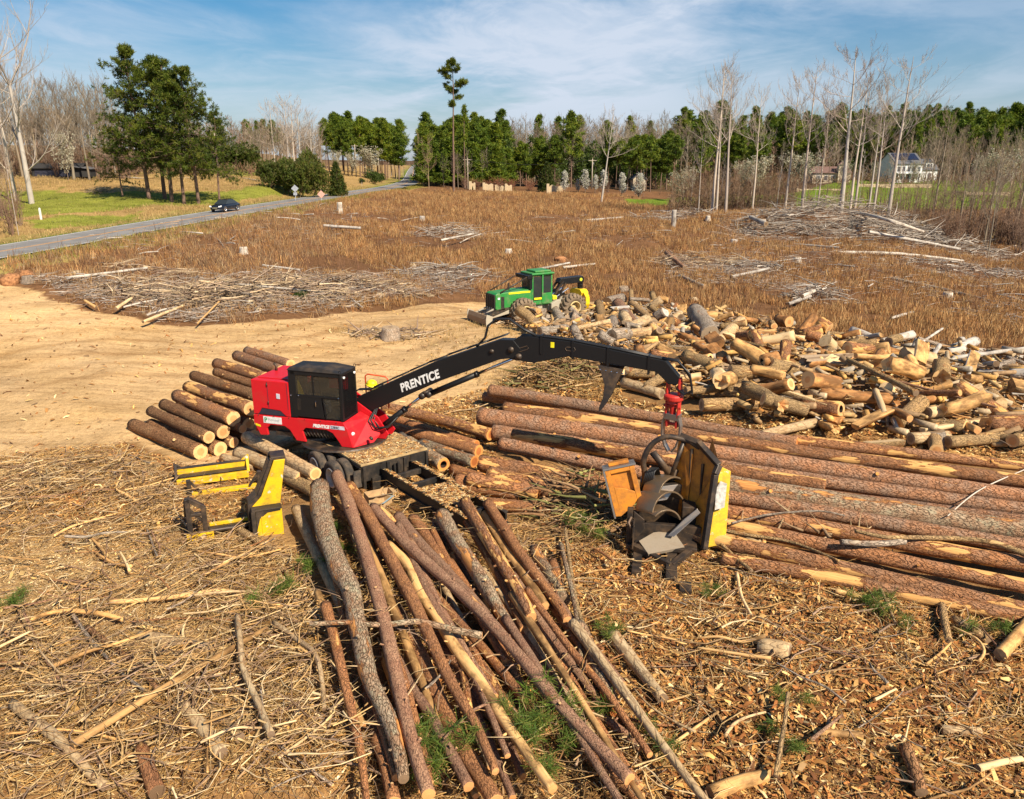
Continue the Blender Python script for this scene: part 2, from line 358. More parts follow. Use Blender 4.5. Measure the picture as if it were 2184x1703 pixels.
bare_wood('wood_orange',(.50,.20,.06),(.70,.38,.15),damt=.8)
bare_wood('wood_pale',(.70,.50,.27),(.82,.62,.36),dark=(.30,.18,.08),damt=.5)
bare_wood('wood_grey',(.42,.38,.34),(.56,.52,.47),dark=(.16,.13,.11))
bare_wood('wood_silver',(.44,.41,.37),(.60,.56,.51),dark=(.18,.15,.12),damt=.6)
endgrain('end_fresh',(.82,.54,.26),(.62,.34,.13),(.62,.28,.10))
endgrain('end_orange',(.72,.34,.10),(.52,.19,.05),(.35,.10,.03))
endgrain('end_old',(.40,.30,.20),(.27,.19,.12),(.16,.10,.06))
endgrain('end_dark',(.24,.15,.09),(.15,.09,.05))
plain('rot',(.055,.03,.018),.95)
vcol('chips',.85,var=.3,scale=5)
vcol('stick_col',.9,var=.35,scale=9)
vcol('grass_col',.9,.3,.1,var=.2,scale=.6)
vcol('needle',.6,.25,.3,var=.2,scale=.5,tint=[(.8,.86,.9),(1,1,1),(1.2,1.12,.8),(.9,.95,1)])
vcol('leafy',.6,.3,.3,var=.2,scale=1,tint=[(.85,.9,.9),(1.1,1.05,.9)])
vcol('blossom_m',.8,.25,.1,var=.15,scale=1)
vcol('twig_tree',.9,0,.1,var=.25,scale=.5,tint=[(.82,.76,.74),(1,1,1),(1.12,1.02,.92),(.95,.85,.8)])
vcol('trunk_pine',.9,0,.1,var=.35,scale=2.2)
def ground_mat():
    t=NT('ground_mat',.95,0,.1); a=t.new('ShaderNodeAttribute',attribute_name='Col'); c=a.outputs['Color']
    v=t.coord('Object',rnd=False); n1=t.noise(v,.55,7,.65); n2=t.noise(v,4.5,6,.7); n3=t.noise(v,26,4,.65)
    vs_=t.coord('Object',(1,2.2,1),False); n4=t.noise(vs_,1.3,6,.75,1.2)
    c=t.mix(.75,c,t.ramp(n1,[(.25,(.66,.62,.58)),(.5,(1,1,1)),(.75,(1.18,1.15,1.12))]),'MULTIPLY')
    c=t.mix(.8,c,t.ramp(n2,[(.28,(.62,.56,.5)),(.5,(1,1,1)),(.78,(1.2,1.2,1.2))]),'MULTIPLY')
    c=t.mix(.7,c,t.ramp(n3,[(.3,(.6,.55,.5)),(.6,(1.1,1.1,1.1))]),'MULTIPLY')
    c=t.mix(t.rng(n4,.60,.72,0,.55),c,(.22,.12,.05)); n5=t.noise(t.coord('Object',(.10,1.5,1),False),1.6,6,.68,.5); c=t.mix(.8,c,t.ramp(n5,[(.34,(.70,.64,.58)),(.5,(1,1,1)),(.66,(1.16,1.14,1.10))]),'MULTIPLY')
    t.col(c); t.bump(t.math('ADD',t.math('MULTIPLY',n2,1.),t.math('MULTIPLY',n3,.4)),.7,.12); return t.m
ground_mat()
# ================================================================ ground
def wpoly(p): return np.array([gp(*q)[:2] for q in p])
def inpoly(x,y,P):
    c=np.zeros(x.shape,bool); n=len(P)
    for i in range(n):
        x0,y0=P[i];x1,y1=P[(i+1)%n]
        if y0==y1: continue
        k=((y0>y)!=(y1>y))&(x<(x1-x0)*(y-y0)/(y1-y0)+x0); c^=k
    return c
YARD=wpoly([(-300,590),(0,602),(90,618),(180,655),(330,692),(480,692),(640,682),(760,668),(900,650),(1000,640),(1300,642),(1420,662),(1500,690),(1300,760),(1060,830),(900,900),(700,960),(430,1000),(280,945),(150,968),(0,985),(-300,1000)])
LAWN=wpoly([(1330,424),(1500,420),(1690,412),(1790,384),(2184,386),(2400,386),(2400,445),(2184,442),(1900,450),(1700,446),(1500,440),(1340,436)])
MEADOW_GREEN=[wpoly(p) for p in ([(-300,400),(60,405),(210,408),(470,408),(640,400),(640,412),(470,436),(300,440),(160,455),(-300,470)],
   [(220,345),(480,356),(600,366),(600,378),(400,368),(220,356)],[(40,470),(160,460),(300,455),(300,470),(100,490)],[(790,400),(862,372),(884,352),(889,352),(874,378),(840,398)])]
def vnoise(x,y,s,seed=0):
    return sum(np.sin(x*s*k*1.0+seed+1.7*k+1.3*np.sin(y*s*k*.7+k+seed))*np.cos(y*s*k*1.13+.5*k-seed+np.sin(x*s*k*.6))/k for k in (1,2,3.7,6.1))/1.6
def make_ground():
    ys=np.concatenate([np.linspace(-25,8,30),np.linspace(8.3,60,230),60+np.geomspace(.3,240,210),300+np.geomspace(4,2800,60)])
    us=np.linspace(-1,1,420); us=np.sign(us)*np.abs(us)**1.25
    Yg,Ug=np.meshgrid(ys,us,indexing='ij'); Xg=Ug*(1.05*(np.maximum(Yg,0)+26))
    Zg=H(Xg,Yg); n,m=Yg.shape
    V=np.stack([Xg,Yg,Zg],-1).reshape(-1,3)
    i=np.arange(n-1)[:,None]*m+np.arange(m-1)[None]; Fq=np.stack([i,i+1,i+m+1,i+m],-1).reshape(-1,4)
    me=np_mesh('ground',V,Fq,[M['ground_mat']],smooth=True)
    x=V[:,0];y=V[:,1]; nz=vnoise(x,y,.18,1); nz2=vnoise(x,y,.5,4)
    C=np.tile(np.array([.20,.105,.05]),(len(V),1))
    C=C*(1+.25*nz[:,None])
    deb=(y<33)|((x>3)&(y<43)); C[deb]=np.where(((x>1.5)&(y<25))[deb,None],np.array([[.24,.12,.045]]),np.array([[.33,.19,.08]]))*(1+.3*nz2[deb,None])  # debris soil; left part darkened so gaps in the litter look shaded
    saw=np.exp(-((x+11)/5)**2-((y-18)/4.)**2)+.8*np.exp(-((x-9)/5)**2-((y-16)/3)**2); k=np.clip(saw*(1+.5*nz2),0,1)[:,None]; C=C*(1-k*.75)+np.array([.52,.36,.17])*k*.75
    yd=inpoly(x+.8*nz2,y+.8*nz,YARD); C[yd]=(np.array([.62,.42,.21])*(1+.16*nz[yd,None])+np.array([0,.01,.02])*nz2[yd,None])
    trk=np.array([gp(*q)[:2] for q in ((-150,800),(150,740),(420,742),(640,735),(820,700),(940,682),(1010,676))]); trk=np.array(catmull([(a,b,0) for a,b in trk],6))
    bd=np.full(len(V),99.); sg=np.zeros(len(V))
    for j in range(len(trk)-1):
        ax_,ay_=trk[j][:2]; dx,dy=trk[j+1][0]-ax_,trk[j+1][1]-ay_; l2=dx*dx+dy*dy; t=np.clip(((x-ax_)*dx+(y-ay_)*dy)/l2,0,1); ex,ey=x-ax_-t*dx,y-ay_-t*dy; dd=np.hypot(ex,ey); m=dd<bd; bd=np.where(m,dd,bd); sg=np.where(m,np.sign(ex*-dy+ey*dx)*dd,sg)
    for o_,wd_,k_ in ((-1.3,.34,.30),(1.3,.34,.30),(-3.1,.3,.2),(-.55,.3,.2),(3.6,.4,.22),(6.0,.35,.16),(-5.2,.4,.2)):
        e_=np.exp(-((sg-o_+.35*vnoise(x,y,.25,o_))/wd_)**2)*k_*(.6+.6*np.clip(vnoise(x,y,.4,o_*3)+.5,0,1)); C[yd]=(C*(1-e_[:,None]*np.array([.8,1,1.2])))[yd]
    d,zr=road_dist(x,y); rx=road_x(y); left=(x<rx)&(y<900)
    mead=left&(d>3); cm=np.array([.40,.265,.105])*(1+.22*nz[:,None]); C[mead]=cm[mead]
    g=np.zeros(len(V),bool)
    for P in MEADOW_GREEN: g|=inpoly(x+2.5*nz,y+3.5*nz2,P)
    g&=left; C[g]=(np.array([.25,.265,.045])*(1+.3*nz2[:,None]))[g]
    verge=(d<7+1.2*nz2)&(d>3.2); C[verge]=(np.array([.32,.255,.085])*(1+.25*nz2[:,None]))[verge]
    vg=(d<4.6+.5*nz)&(d>3.2)&left; C[vg]=np.array([.17,.22,.03])
    lw=inpoly(x,y,LAWN)&~left; C[lw]=(np.array([.155,.235,.022])*(1+.22*nz2[:,None]))[lw]
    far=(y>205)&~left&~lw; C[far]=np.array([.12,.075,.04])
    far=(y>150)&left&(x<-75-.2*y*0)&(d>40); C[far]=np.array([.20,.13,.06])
    a=me.attributes.new('Col','FLOAT_COLOR','POINT'); cc=np.ones((len(V),4),np.float32); cc[:,:3]=np.clip(C,.005,.9); a.data.foreach_set('color',cc.ravel())
    tag(link('ground',me),kind='structure')
make_ground()
def strip(name,mat_,w0,w1,dz,pts=RP,dash=None):
    P=np.array(pts); T=np.gradient(P[:,:2],axis=0); T/=np.linalg.norm(T,axis=1,keepdims=True); Nn=np.stack([T[:,1],-T[:,0]],1)
    mb=MB(); vs=[]
    for p,n_ in zip(P,Nn): vs+=[(p[0]+n_[0]*w0,p[1]+n_[1]*w0,p[2]+dz),(p[0]+n_[0]*w1,p[1]+n_[1]*w1,p[2]+dz)]
    mb.add(vs,[(2*i,2*i+1,2*i+3,2*i+2) for i in range(len(P)-1)])
    return mb.mesh(name,[mat_],fix=False)
def asphalt():
    t=NT('asphalt',.85,0,.3); v=t.coord('Object',rnd=False); n=t.noise(v,.5,5,.6); n2=t.noise(v,18,3,.6)
    c=t.mix(t.rng(n,.35,.68),(.20,.195,.19),(.27,.26,.25)); c=t.mix(.5,c,t.ramp(n2,[(.3,(.7,)*3),(.7,(1.15,)*3)]),'MULTIPLY'); return t.col(c)
asphalt(); plain('line_white',(.72,.72,.70),.7); plain('line_yellow',(.72,.36,.10),.7); plain('gravel',(.42,.38,.33),.95)
tag(link('road',strip('road',M['asphalt'],-3.35,3.35,0)),kind='structure')
for a,b,m in ((-3.12,-2.98,'line_white'),(2.98,3.12,'line_white'),(-.2,-.08,'line_yellow'),(.08,.2,'line_yellow')):
    tag(link('road_marking',strip('road_marking',M[m],a,b,.006)),kind='structure')
# side road joining on the left and the driveway beyond it
sp=catmull([(-31,168,4.63),(-37,166,4.7),(-50,163,5.1),(-68,162,5.4),(-95,168,5.6)],6)
tag(link('side_road',strip('side_road',M['gravel'],-2,2,-.03,[(p[0],p[1],max(p[2]-.06,h1(p[0],p[1])+.05)) for p in sp])),kind='structure')
# ================================================================ trees
class Tree:
    def __init__(s): s.p0=[];s.p1=[];s.r0=[];s.r1=[];s.c=[]
    def path(s,pts,r0,r1,col):
        k=len(pts)-1
        for i in range(k):
            s.p0.append(pts[i][:]);s.p1.append(pts[i+1][:]);s.r0.append(r0+(r1-r0)*i/k);s.r1.append(r0+(r1-r0)*(i+1)/k); s.c.append(col)
    def mesh(s,name,mat_,n=3):
        V,Fq=seg_mesh(s.p0,s.p1,s.r0,s.r1,n); return np_mesh(name,V,Fq,[mat_],col=np.repeat(np.array(s.c),n,0),smooth=True)
def wob(R,p,d,ln,k,j,up=0.0):
    pts=[Vector(p)]; d=Vector(d).normalized(); p=Vector(p)
    for i in range(k):
        d=(d+Vector((R.uniform(-j,j),R.uniform(-j,j),R.uniform(-j,j)+up))).normalized(); p=p+d*(ln/k); pts.append(p.copy())
    return pts,d
def bare_tree(seed,h,r,clear=.5,spread=.35,kind='poplar',levels=4,cols=((.46,.42,.37),(.30,.24,.20)),fork=False):
    """tall leafless tree -> (trunk mesh, crown mesh)"""
    R=random.Random(seed); tr=Tree(); cr=Tree(); tips=[]
    lean=Vector((R.uniform(-.012,.012),R.uniform(-.012,.012),1))
    pts,_=wob(R,(0,0,0),lean,h*(.97 if not fork else .62),14,.016,.02)
    tr.path(pts,r,r*.10 if not fork else r*.5,cols[0])
    def grow(p,d,ln,rr,lv):
        pp,dd=wob(R,p,d,ln,5,.16 if kind!='gnarl' else .3,.09); rr=max(rr,.011)
        cr.path(pp,rr,max(.008,rr*.45),cols[0] if lv==levels else [a*(.5+.5*lv/levels)+b*(.5-.5*lv/levels) for a,b in zip(*cols)])
        if lv<=1: tips.append(pp[-1]); return
        nb=(3 if lv>2 else 4)+R.randint(0,1)
        for i in range(nb):
            t=.3+.7*(i+R.random()*.6)/nb; q=pp[min(5,int(t*5))]; a=R.uniform(.35,.8)
            side=dd.cross(Vector((R.uniform(-1,1),R.uniform(-1,1),R.uniform(-1,1)))).normalized()
            grow(q,dd*math.cos(a)+side*math.sin(a)+Vector((0,0,.15)),ln*R.uniform(.42,.68)*(1.05-.35*t),rr*(.55-.15*t),lv-1)
        grow(pp[-1],dd,ln*.55,rr*.42,lv-1)
    nl=13 if not fork else 9
    for i in range(nl):
        t=clear+(1-clear)*(i/nl)**.9; f=t if not fork else min(1,t/.62)
        q=pts[min(len(pts)-1,int(f*(len(pts)-1)))]; az=i*2.4+R.uniform(-.5,.5)
        e=R.uniform(.6,1.05) if kind=='poplar' else R.uniform(.15,.75)
        ln=h*spread*(1.05-.75*(t-clear)/(1-clear))*R.uniform(.65,1.1)
        grow(q,(math.cos(az)*math.cos(e),math.sin(az)*math.cos(e),math.sin(e)),ln,max(.03,r*.42*(1.1-t)),levels)
    if fork:
        for az in (0.3,2.5,4.4):
            grow(pts[-1],(math.cos(az)*.5,math.sin(az)*.5,.9),h*.34,r*.38,levels)
    return tr.mesh('bare_trunk',M['twig_tree'],7),cr.mesh('bare_crown',M['twig_tree'],3),h,tips,cr
def tufts(R,centres,k,ln,wd,cols,up=.35,flat=1.0):
    """needle bunches: k thin blades from each centre"""
    C=np.repeat(np.array([c[:3] for c in centres]),k,0); m=len(C)
    D=nr.normal(size=(m,3)); D[:,2]=D[:,2]*flat+up; D/=np.linalg.norm(D,axis=1,keepdims=True)
    S=np.cross(D,nr.normal(size=(m,3))); S/=np.linalg.norm(S,axis=1,keepdims=True)
    l=ln*nr.uniform(.6,1.15,(m,1)); wv=wd*nr.uniform(.7,1.3,(m,1))
    o=nr.normal(size=(m,3))*ln*.18
    a=C+o; V=np.stack([a-S*wv*.5,a+S*wv*.5,a+D*l+S*wv*.35,a+D*l-S*wv*.35],1).reshape(-1,3)
    base=np.array(cols)[nr.integers(0,len(cols),len(centres))]; cc=np.repeat(base,k,0)*nr.uniform(.75,1.25,(m,1))
    return V,np.arange(4*m).reshape(-1,4),cc
GREEN=[(.105,.165,.016),(.15,.215,.018),(.19,.245,.02),(.075,.12,.015),(.21,.235,.026)]
def pine_tree(seed,h,r,clear=.45,spread=.2,dens=1.0,droop=0.,shape='forest',k=12,ln=.55,wd=.10,cl=.26,dark=1.):
    R=random.Random(seed); tr=Tree(); pts,_=wob(R,(0,0,0),(R.uniform(-.03,.03),R.uniform(-.03,.03),1),h*.97,14,.02,.03)
    tr.path(pts,r,r*.18,(.20,.13,.10)); cs=[]
    def lim(q,d,ln_,rr,sub=True):
        pp,dd=wob(R,q,d,ln_,6,.14,.05-droop*.1); tr.path(pp,rr,rr*.3,(.16,.11,.085))
        for i in range(2,7):
            if sub:
                for s_ in range(2):
                    side=dd.cross(Vector((R.uniform(-1,1),R.uniform(-1,1),R.uniform(.3,1)))).normalized()
                    e=pp[i]+(dd*.5+side*(1 if s_ else -1)*.8+Vector((0,0,.2)))*ln_*R.uniform(.10,.26); tr.path([pp[i],e],rr*.3,rr*.12,(.15,.10,.07))
                    for _ in range(max(1,int(1.7*dens))): cs.append(e+Vector((R.gauss(0,cl),R.gauss(0,cl),R.gauss(0,cl*.5))))
            if R.random()<.75*dens: cs.append(pp[i]+Vector((R.gauss(0,.2),R.gauss(0,.2),R.gauss(.05,.12))))
        cs.append(pp[-1])
    z=clear*h; i=0
    while z<h*.985:
        t=(z-clear*h)/(h-clear*h)
        if shape=='forest': L_=spread*h*(.55+.75*t-1.25*t*t)*1.25
        elif shape=='full': L_=spread*h*(1.05-.15*t-.82*t**2.2)
        elif shape=='lone': L_=spread*h*(.5+1.5*t-1.85*t*t)
        else: L_=spread*h*(1.02-t)            # cone
        nw=R.choice((2,3,3,4)) if shape!='lone' else R.choice((1,2,3))
        for j in range(nw):
            az=R.uniform(0,2*PI); e=-.25*droop+R.uniform(-.05,.35)+.75*t
            q=pts[min(14,int(z/(h*.97)*14))].lerp(pts[min(14,int(z/(h*.97)*14)+1)],(z/(h*.97)*14)%1)
            lim(q,(math.cos(az)*math.cos(e),math.sin(az)*math.cos(e),math.sin(e)),max(.5,L_*R.uniform(.6,1.15)),max(.025,r*.25*(1.15-t)))
        z+=h*R.uniform(.022,.045)*(1.25 if shape=='lone' else 1); i+=1
    for _ in range(4): cs.append(pts[-1]+Vector((R.gauss(0,.2),R.gauss(0,.2),R.gauss(.2,.2))))
    V,Fq,cc=tufts(R,cs,k,ln,wd,GREEN,.35); cc=cc*dark
    return tr.mesh('pine_trunk',M['trunk_pine'],6),np_mesh('pine_crown',V,Fq,[M['needle']],col=cc),h
def blob_bush(seed,h,w_,n,cols,ln,wd,k=8,cone=False,stems=6):
    """dense evergreen or blossoming shrub as many small leaf faces"""
    R=random.Random(seed); tr=Tree(); cs=[]
    lobes=[(R.uniform(-.3,.3)*w_,R.uniform(-.3,.3)*w_,R.uniform(.3,.75)*h,R.uniform(.35,.6)) for _ in range(7)]
    for i in range(n):
        if cone:
            t=R.random()**1.3; a=R.uniform(0,2*PI); rr=w_*.5*max(.02,1-t**1.5)**.8*(R.random()**.35)*R.uniform(.7,1.15); cs.append((rr*math.cos(a),rr*math.sin(a),.06*h+t*h*.93))
        else:
            lx,ly,lz,lr=R.choice(lobes); d=Vector((R.gauss(0,1),R.gauss(0,1),R.gauss(0,.8))).normalized()*(R.random()**.4)*w_*lr*.75
            cs.append((lx+d.x,ly+d.y,max(.1,lz+d.z*h/w_*.9)))
    for i in range(stems):
        p,_=wob(R,(R.uniform(-.1,.1)*w_,R.uniform(-.1,.1)*w_,0),(R.uniform(-.5,.5),R.uniform(-.5,.5),1),h*.8,5,.15,.05); tr.path(p,.05+.004*h,.02,(.17,.12,.09))
    V,Fq,cc=tufts(R,cs,k,ln,wd,cols,.25)
    return tr.mesh('bush_stem',M['twig_tree'],4),np_mesh('bush_crown',V,Fq,[M['leafy']],col=cc),h
def blossom_tree(seed,h,w_,cone=True,n=900,cols=((.62,.60,.52),(.74,.72,.66),(.55,.55,.42))):
    R=random.Random(seed); tr=Tree(); cs=[]
    p,_=wob(R,(0,0,0),(0,0,1),h*.9,7,.03,.03); tr.path(p,.10,.03,(.22,.18,.15))
    for i in range(46):
        t=R.uniform(.15,.95); a=R.uniform(0,2*PI); q=p[0].lerp(p[-1],t); ln=w_*.5*((1-t)**.6 if cone else math.sqrt(max(.05,1-(2*t-1)**2)))*R.uniform(.7,1.15)
        pp,_=wob(R,q,(math.cos(a),math.sin(a),1.0),ln*1.3,4,.12,.06); tr.path(pp,.03,.01,(.24,.19,.15))
        for _ in range(n//46): 
            b=pp[R.randint(1,4)]; cs.append(b+Vector((R.gauss(0,.22),R.gauss(0,.22),R.gauss(0,.22))))
    V,Fq,cc=tufts(R,cs,4,.16,.13,cols,.2)
    return tr.mesh('blossom_trunk',M['twig_tree'],4),np_mesh('blossom_crown',V,Fq,[M['blossom_m']],col=cc),h
def multi_stem(seed,h,n,cols,sp_=.25,lv=2):
    R=random.Random(seed); tr=Tree(); cr=Tree()
    for i in range(n):
        b=Vector((R.gauss(0,.12*h*sp_*2),R.gauss(0,.12*h*sp_*2),0)); hh=h*R.uniform(.6,1)
        p,d=wob(R,b,(R.uniform(-sp_,sp_),R.uniform(-sp_,sp_),1),hh,6,.1,.05); p=[Vector((0,0,-.1))]+p[1:]; tr.path(p,.012*h*.6+.015,.012,cols[0])
        for j in range(9):
            q=p[R.randint(2,6)]; pp,dd=wob(R,q,(R.uniform(-1,1),R.uniform(-1,1),R.uniform(.3,1.2)),hh*R.uniform(.15,.38),4,.2,.05); cr.path(pp,.018,.008,cols[1])
            for k_ in range(4):
                q2=pp[R.randint(1,4)]; p3,_=wob(R,q2,(R.uniform(-1,1),R.uniform(-1,1),R.uniform(.0,1)),hh*R.uniform(.06,.16),3,.2,.05); cr.path(p3,.012,.006,cols[1])
    return tr.mesh('stem',M['twig_tree'],4),cr.mesh('twigs',M['twig_tree'],3),h
KINDS={}
def variant(key,f): KINDS.setdefault(key,[]).append(f[:3])
GRY=((.50,.45,.39),(.34,.28,.24)); BRN=((.27,.235,.18),(.255,.205,.15)); WHT=((.50,.46,.41),(.40,.34,.28)); TAN=((.38,.30,.21),(.34,.25,.165))
for s_ in range(5): variant('poplar',bare_tree(100+s_,26,.30,.50,.25,'spread',4,GRY))
for s_ in range(4): variant('woods',bare_tree(120+s_,18,.20,.38,.26,'poplar',4,BRN))
for s_ in range(2): variant('sycamore',bare_tree(140+s_,24,.34,.22,.34,'spread',4,WHT,fork=True))
for s_ in range(3): variant('oak',bare_tree(150+s_,17,.30,.25,.36,'gnarl',4,BRN,fork=True))
for s_ in range(3): variant('slim',bare_tree(160+s_,15,.10,.5,.14,'poplar',3,GRY))
for s_ in range(3): variant('willowy',bare_tree(170+s_,13,.14,.22,.32,'spread',4,TAN,fork=True))
for s_ in range(6): variant('pine',pine_tree(200+s_,21,.22,[.3,.52,.42,.58,.36,.47][s_],[.17,.15,.2,.16,.14,.19][s_],[.9,.7,.8,.75,.9,.6][s_],k=10,ln=.75,wd=.14))
for s_ in range(2): variant('young_pine',pine_tree(220+s_,12,.14,.12,.20,1.0,shape='cone',k=10,ln=.6,wd=.13))
for s_ in range(5): variant('old_pine',pine_tree(230+s_,22,.33,[.28,.24,.30,.25,.26][s_],.30,1.1,.7,'full',k=17,ln=.50,wd=.08,cl=.14,dark=.55))
variant('lone_pine',pine_tree(250,29,.30,.66,.125,1.5,.2,'lone',k=18,ln=.55,wd=.09,cl=.18,dark=.62))
variant('thin_pine',pine_tree(251,23,.2,.6,.06,.8,.1,'lone',k=12,ln=.5,wd=.10))
for s_ in range(3): variant('cedar',blob_bush(300+s_,7,4.6,900,[(.05,.075,.014),(.07,.10,.016),(.10,.105,.018)],.4,.12,9,True))
for s_ in range(2): variant('evergreen',blob_bush(305+s_,5.5,7.0,1000,[(.085,.115,.016),(.11,.14,.018),(.065,.085,.014),(.13,.12,.03)],.4,.12,8))
for s_ in range(2): variant('shrub',blob_bush(310+s_,3.2,4.2,520,[(.06,.10,.016),(.08,.12,.02),(.05,.075,.015)],.3,.10,8))
for s_ in range(3): variant('pear',blossom_tree(320+s_,7,3.0,True))
for s_ in range(2): variant('round_blossom',blossom_tree(330+s_,7,6.5,False,1000,((.46,.44,.33),(.58,.55,.42),(.40,.36,.24))))
for s_ in range(4): variant('bare_shrub',multi_stem(340+s_,4.2,9,((.23,.16,.12),(.26,.175,.125))))
for s_ in range(3): variant('sapling',multi_stem(350+s_,9,3,((.20,.155,.12),(.25,.18,.13)),.10))
for s_ in range(2): variant('red_shrub',multi_stem(360+s_,4.0,22,((.26,.13,.085),(.33,.155,.095)),.5))
USED={}
TPART={'cedar':('stem','foliage'),'evergreen':('stem','foliage'),'shrub':('stem','foliage')}
def tree(kind,px,y,top=None,label='',cat='tree',group=None,name=None,height=None,base=None,wide=1.0,var=None,leaf=None):
    p=Vector(base) if base is not None else at(px,y)
    vs_=KINDS[kind]; v=vs_[var if var is not None else rng.randrange(len(vs_))]
    if height is None: height=max(1.,top_z(top,p.y)-p.z)
    s=height/v[2]; o=thing(name or 'bare_tree',label,cat,(p.x,p.y,p.z-.12),rng.uniform(0,2*PI),group); o.scale=(s*wide,s*wide,s)
    a,b=TPART.get(kind,('trunk','crown')); link(a,v[0],o); link(b,v[1],o); return o
# ================================================================ tree placement
# five old pines on the meadow
for i,(px,top,y,v) in enumerate([(318,97,119,0),(352,118,122,1),(367,122,117,2),(393,150,116,3),(424,140,116,4)]):
    tree('old_pine',px,y,top,['old pine at the left end of the meadow clump, tallest crown','second pine of the meadow clump, thick trunk set back','middle pine of the meadow clump, slender dark trunk','fourth pine of the meadow clump, trunk close to the roadside end','pine at the right end of the meadow clump, low limbs over grass'][i],'pine tree','old pines clumped on the meadow','pine_tree',var=v)
for px,top,y,lab in [(468,235,121,'short pine leaning out at the right flank of the meadow clump'),(262,270,121,'low shaded pine at the left flank of the meadow clump')]:
    tree('old_pine',px,y,top,lab,'pine tree','old pines clumped on the meadow','pine_tree',wide=.9)
tree('lone_pine',968,168,121,'lone tall pine with bare pole trunk at the field edge','pine tree',name='pine_tree')
tree('thin_pine',992,190,222,'thin ragged pine just right of the lone tall pine','pine tree',name='pine_tree')
# left bare woods
for px,y,top,w_,lab in [(68,112,14,1.1,'great pale sycamore with spreading white limbs at left edge'),(-52,92,-150,1.2,'pale sycamore mostly off frame, limbs reaching in top left'),(35,118,60,.9,'pale forked tree behind the great sycamore')]:
    tree('sycamore',px,y,top,lab,'bare tree',name='bare_tree',wide=w_)
def row(kind,n,px0,px1,y0,y1,t0,t1,label,cat,group,name='bare_tree',wide=(.85,1.2)):
    for i in range(n):
        px=px0+(px1-px0)*(i+rng.uniform(.1,.9))/n; y=rng.uniform(y0,y1); f=(px-px0)/(px1-px0)
        top=t0+(t1-t0)*f+rng.gauss(0,9)
        tree(kind,px,y,top,label,cat,group,name,wide=rng.uniform(*wide))
row('woods',28,-120,250,150,190,172,168,'tall leafless tree in the brown woods behind the shed','bare tree','leafless trees of the left woods')
row('oak',12,60,260,150,172,215,185,'gnarled leafless tree hung with vines beside the shed','bare tree','gnarled trees by the shed')
row('woods',18,250,570,205,245,252,268,'leafless tree in the woods seen behind the meadow pines','bare tree','leafless trees behind the meadow pines')
row('bare_shrub',28,-110,300,150,170,308,318,'brown leafless brush at the foot of the left woods','shrub','brush below the left woods','shrub')
row('willowy',5,-60,40,70,98,330,300,'tangled grey thicket tree at the left picture edge','bare tree','thicket trees at the left edge')
row('bare_shrub',12,-60,50,72,100,420,410,'brown tangled brush beside the road at the left edge','shrub','roadside brush at the left edge','shrub')
tree('slim',40,75.5,None,'thin pale dead sapling standing by the road at left','bare tree',height=11.5,name='bare_tree',wide=.5)
tree('round_blossom',146,148,292,'small white flowering tree in front of the dark shed','blossom tree',name='blossom_tree',wide=.7)
# cedars and shrubs beyond the pines
for px,y,top,w_,lab in [(500,196,302,1.3,'broad dark green cedar right behind the power pole'),(535,200,316,1.0,'rounded evergreen at the right end of the cedar hedge'),(455,200,306,1.1,'evergreen half hidden behind the meadow pines')]:
    tree('evergreen',px,y,top,lab,'evergreen','evergreens behind the meadow','evergreen_bush',wide=w_)
for px,y,top,w_,lab in [(580,143,338,.75,'dark evergreen at left of the bare trunk cluster'),(640,141,336,.7,'dark evergreen under the tall bare trunks'),(676,141,341,.6,'evergreen to the right of the tall bare trunks'),(611,146,334,.7,'dark evergreen between the leftmost bush and bare trunks'),(656,152,318,.5,'taller evergreen behind the bare trunk cluster')]:
    tree('evergreen',px,y,top,lab,'evergreen','evergreens around the bare trunks','evergreen_bush',wide=w_)
tree('cedar',720,146,344,'round dark cedar standing alone by the road sign','cedar',None,'cedar_tree',wide=.9)
for px,y,top,lab in [(797,215,361,'small light green shrub left of the curving road'),(772,205,378,'tiny dark shrub beside the mailbox turn-off'),(812,235,368,'low shrub close to the road bend')]:
    tree('shrub',px,y,top,lab,'shrub',name='shrub',wide=.8)
for px,y,top,lab in [(618,147,196,'tallest bare tree rising from the cedar cluster'),(632,148,205,'bare tree with paired trunks above the cedars'),(590,150,210,'leaning bare tree at the left of the cedar cluster'),(646,152,212,'slim bare tree behind the cedar cluster'),(668,168,232,'short bare tree at right of the cedar cluster')]:
    tree('poplar',px,y,top,lab,'bare tree','bare trees above the cedars',wide=1.1)
row('woods',16,520,690,215,255,272,262,'leafless tree of the low woods beyond the cedar cluster','bare tree','woods beyond the cedars')
row('pine',6,520,610,245,270,258,262,'distant pine above the woods beyond the cedars','pine tree','distant pines beyond the cedars','pine_tree')
# plantation left of the road crest
row('pine',15,694,858,262,290,256,262,'front row pine of the plantation left of the road crest','pine tree','front pines left of the road crest','pine_tree',(1,1.35))
row('pine',17,690,856,300,350,252,258,'rear pine of the plantation left of the road crest','pine tree','rear pines left of the road crest','pine_tree',(1,1.4))
row('slim',8,828,866,280,330,300,318,'thin bare tree at the plantation edge by the road crest','bare tree','thin trees by the road crest')
for px,y,top,w_,lab in [(752,262,330,1.0,'white blossoming tree under the plantation, left'),(790,255,318,1.1,'white blossoming tree under the plantation, nearest the road'),(720,262,325,.9,'pale blossoming tree at the plantation corner')]:
    tree('round_blossom',px,y,top,lab,'blossom tree',name='blossom_tree',wide=w_)
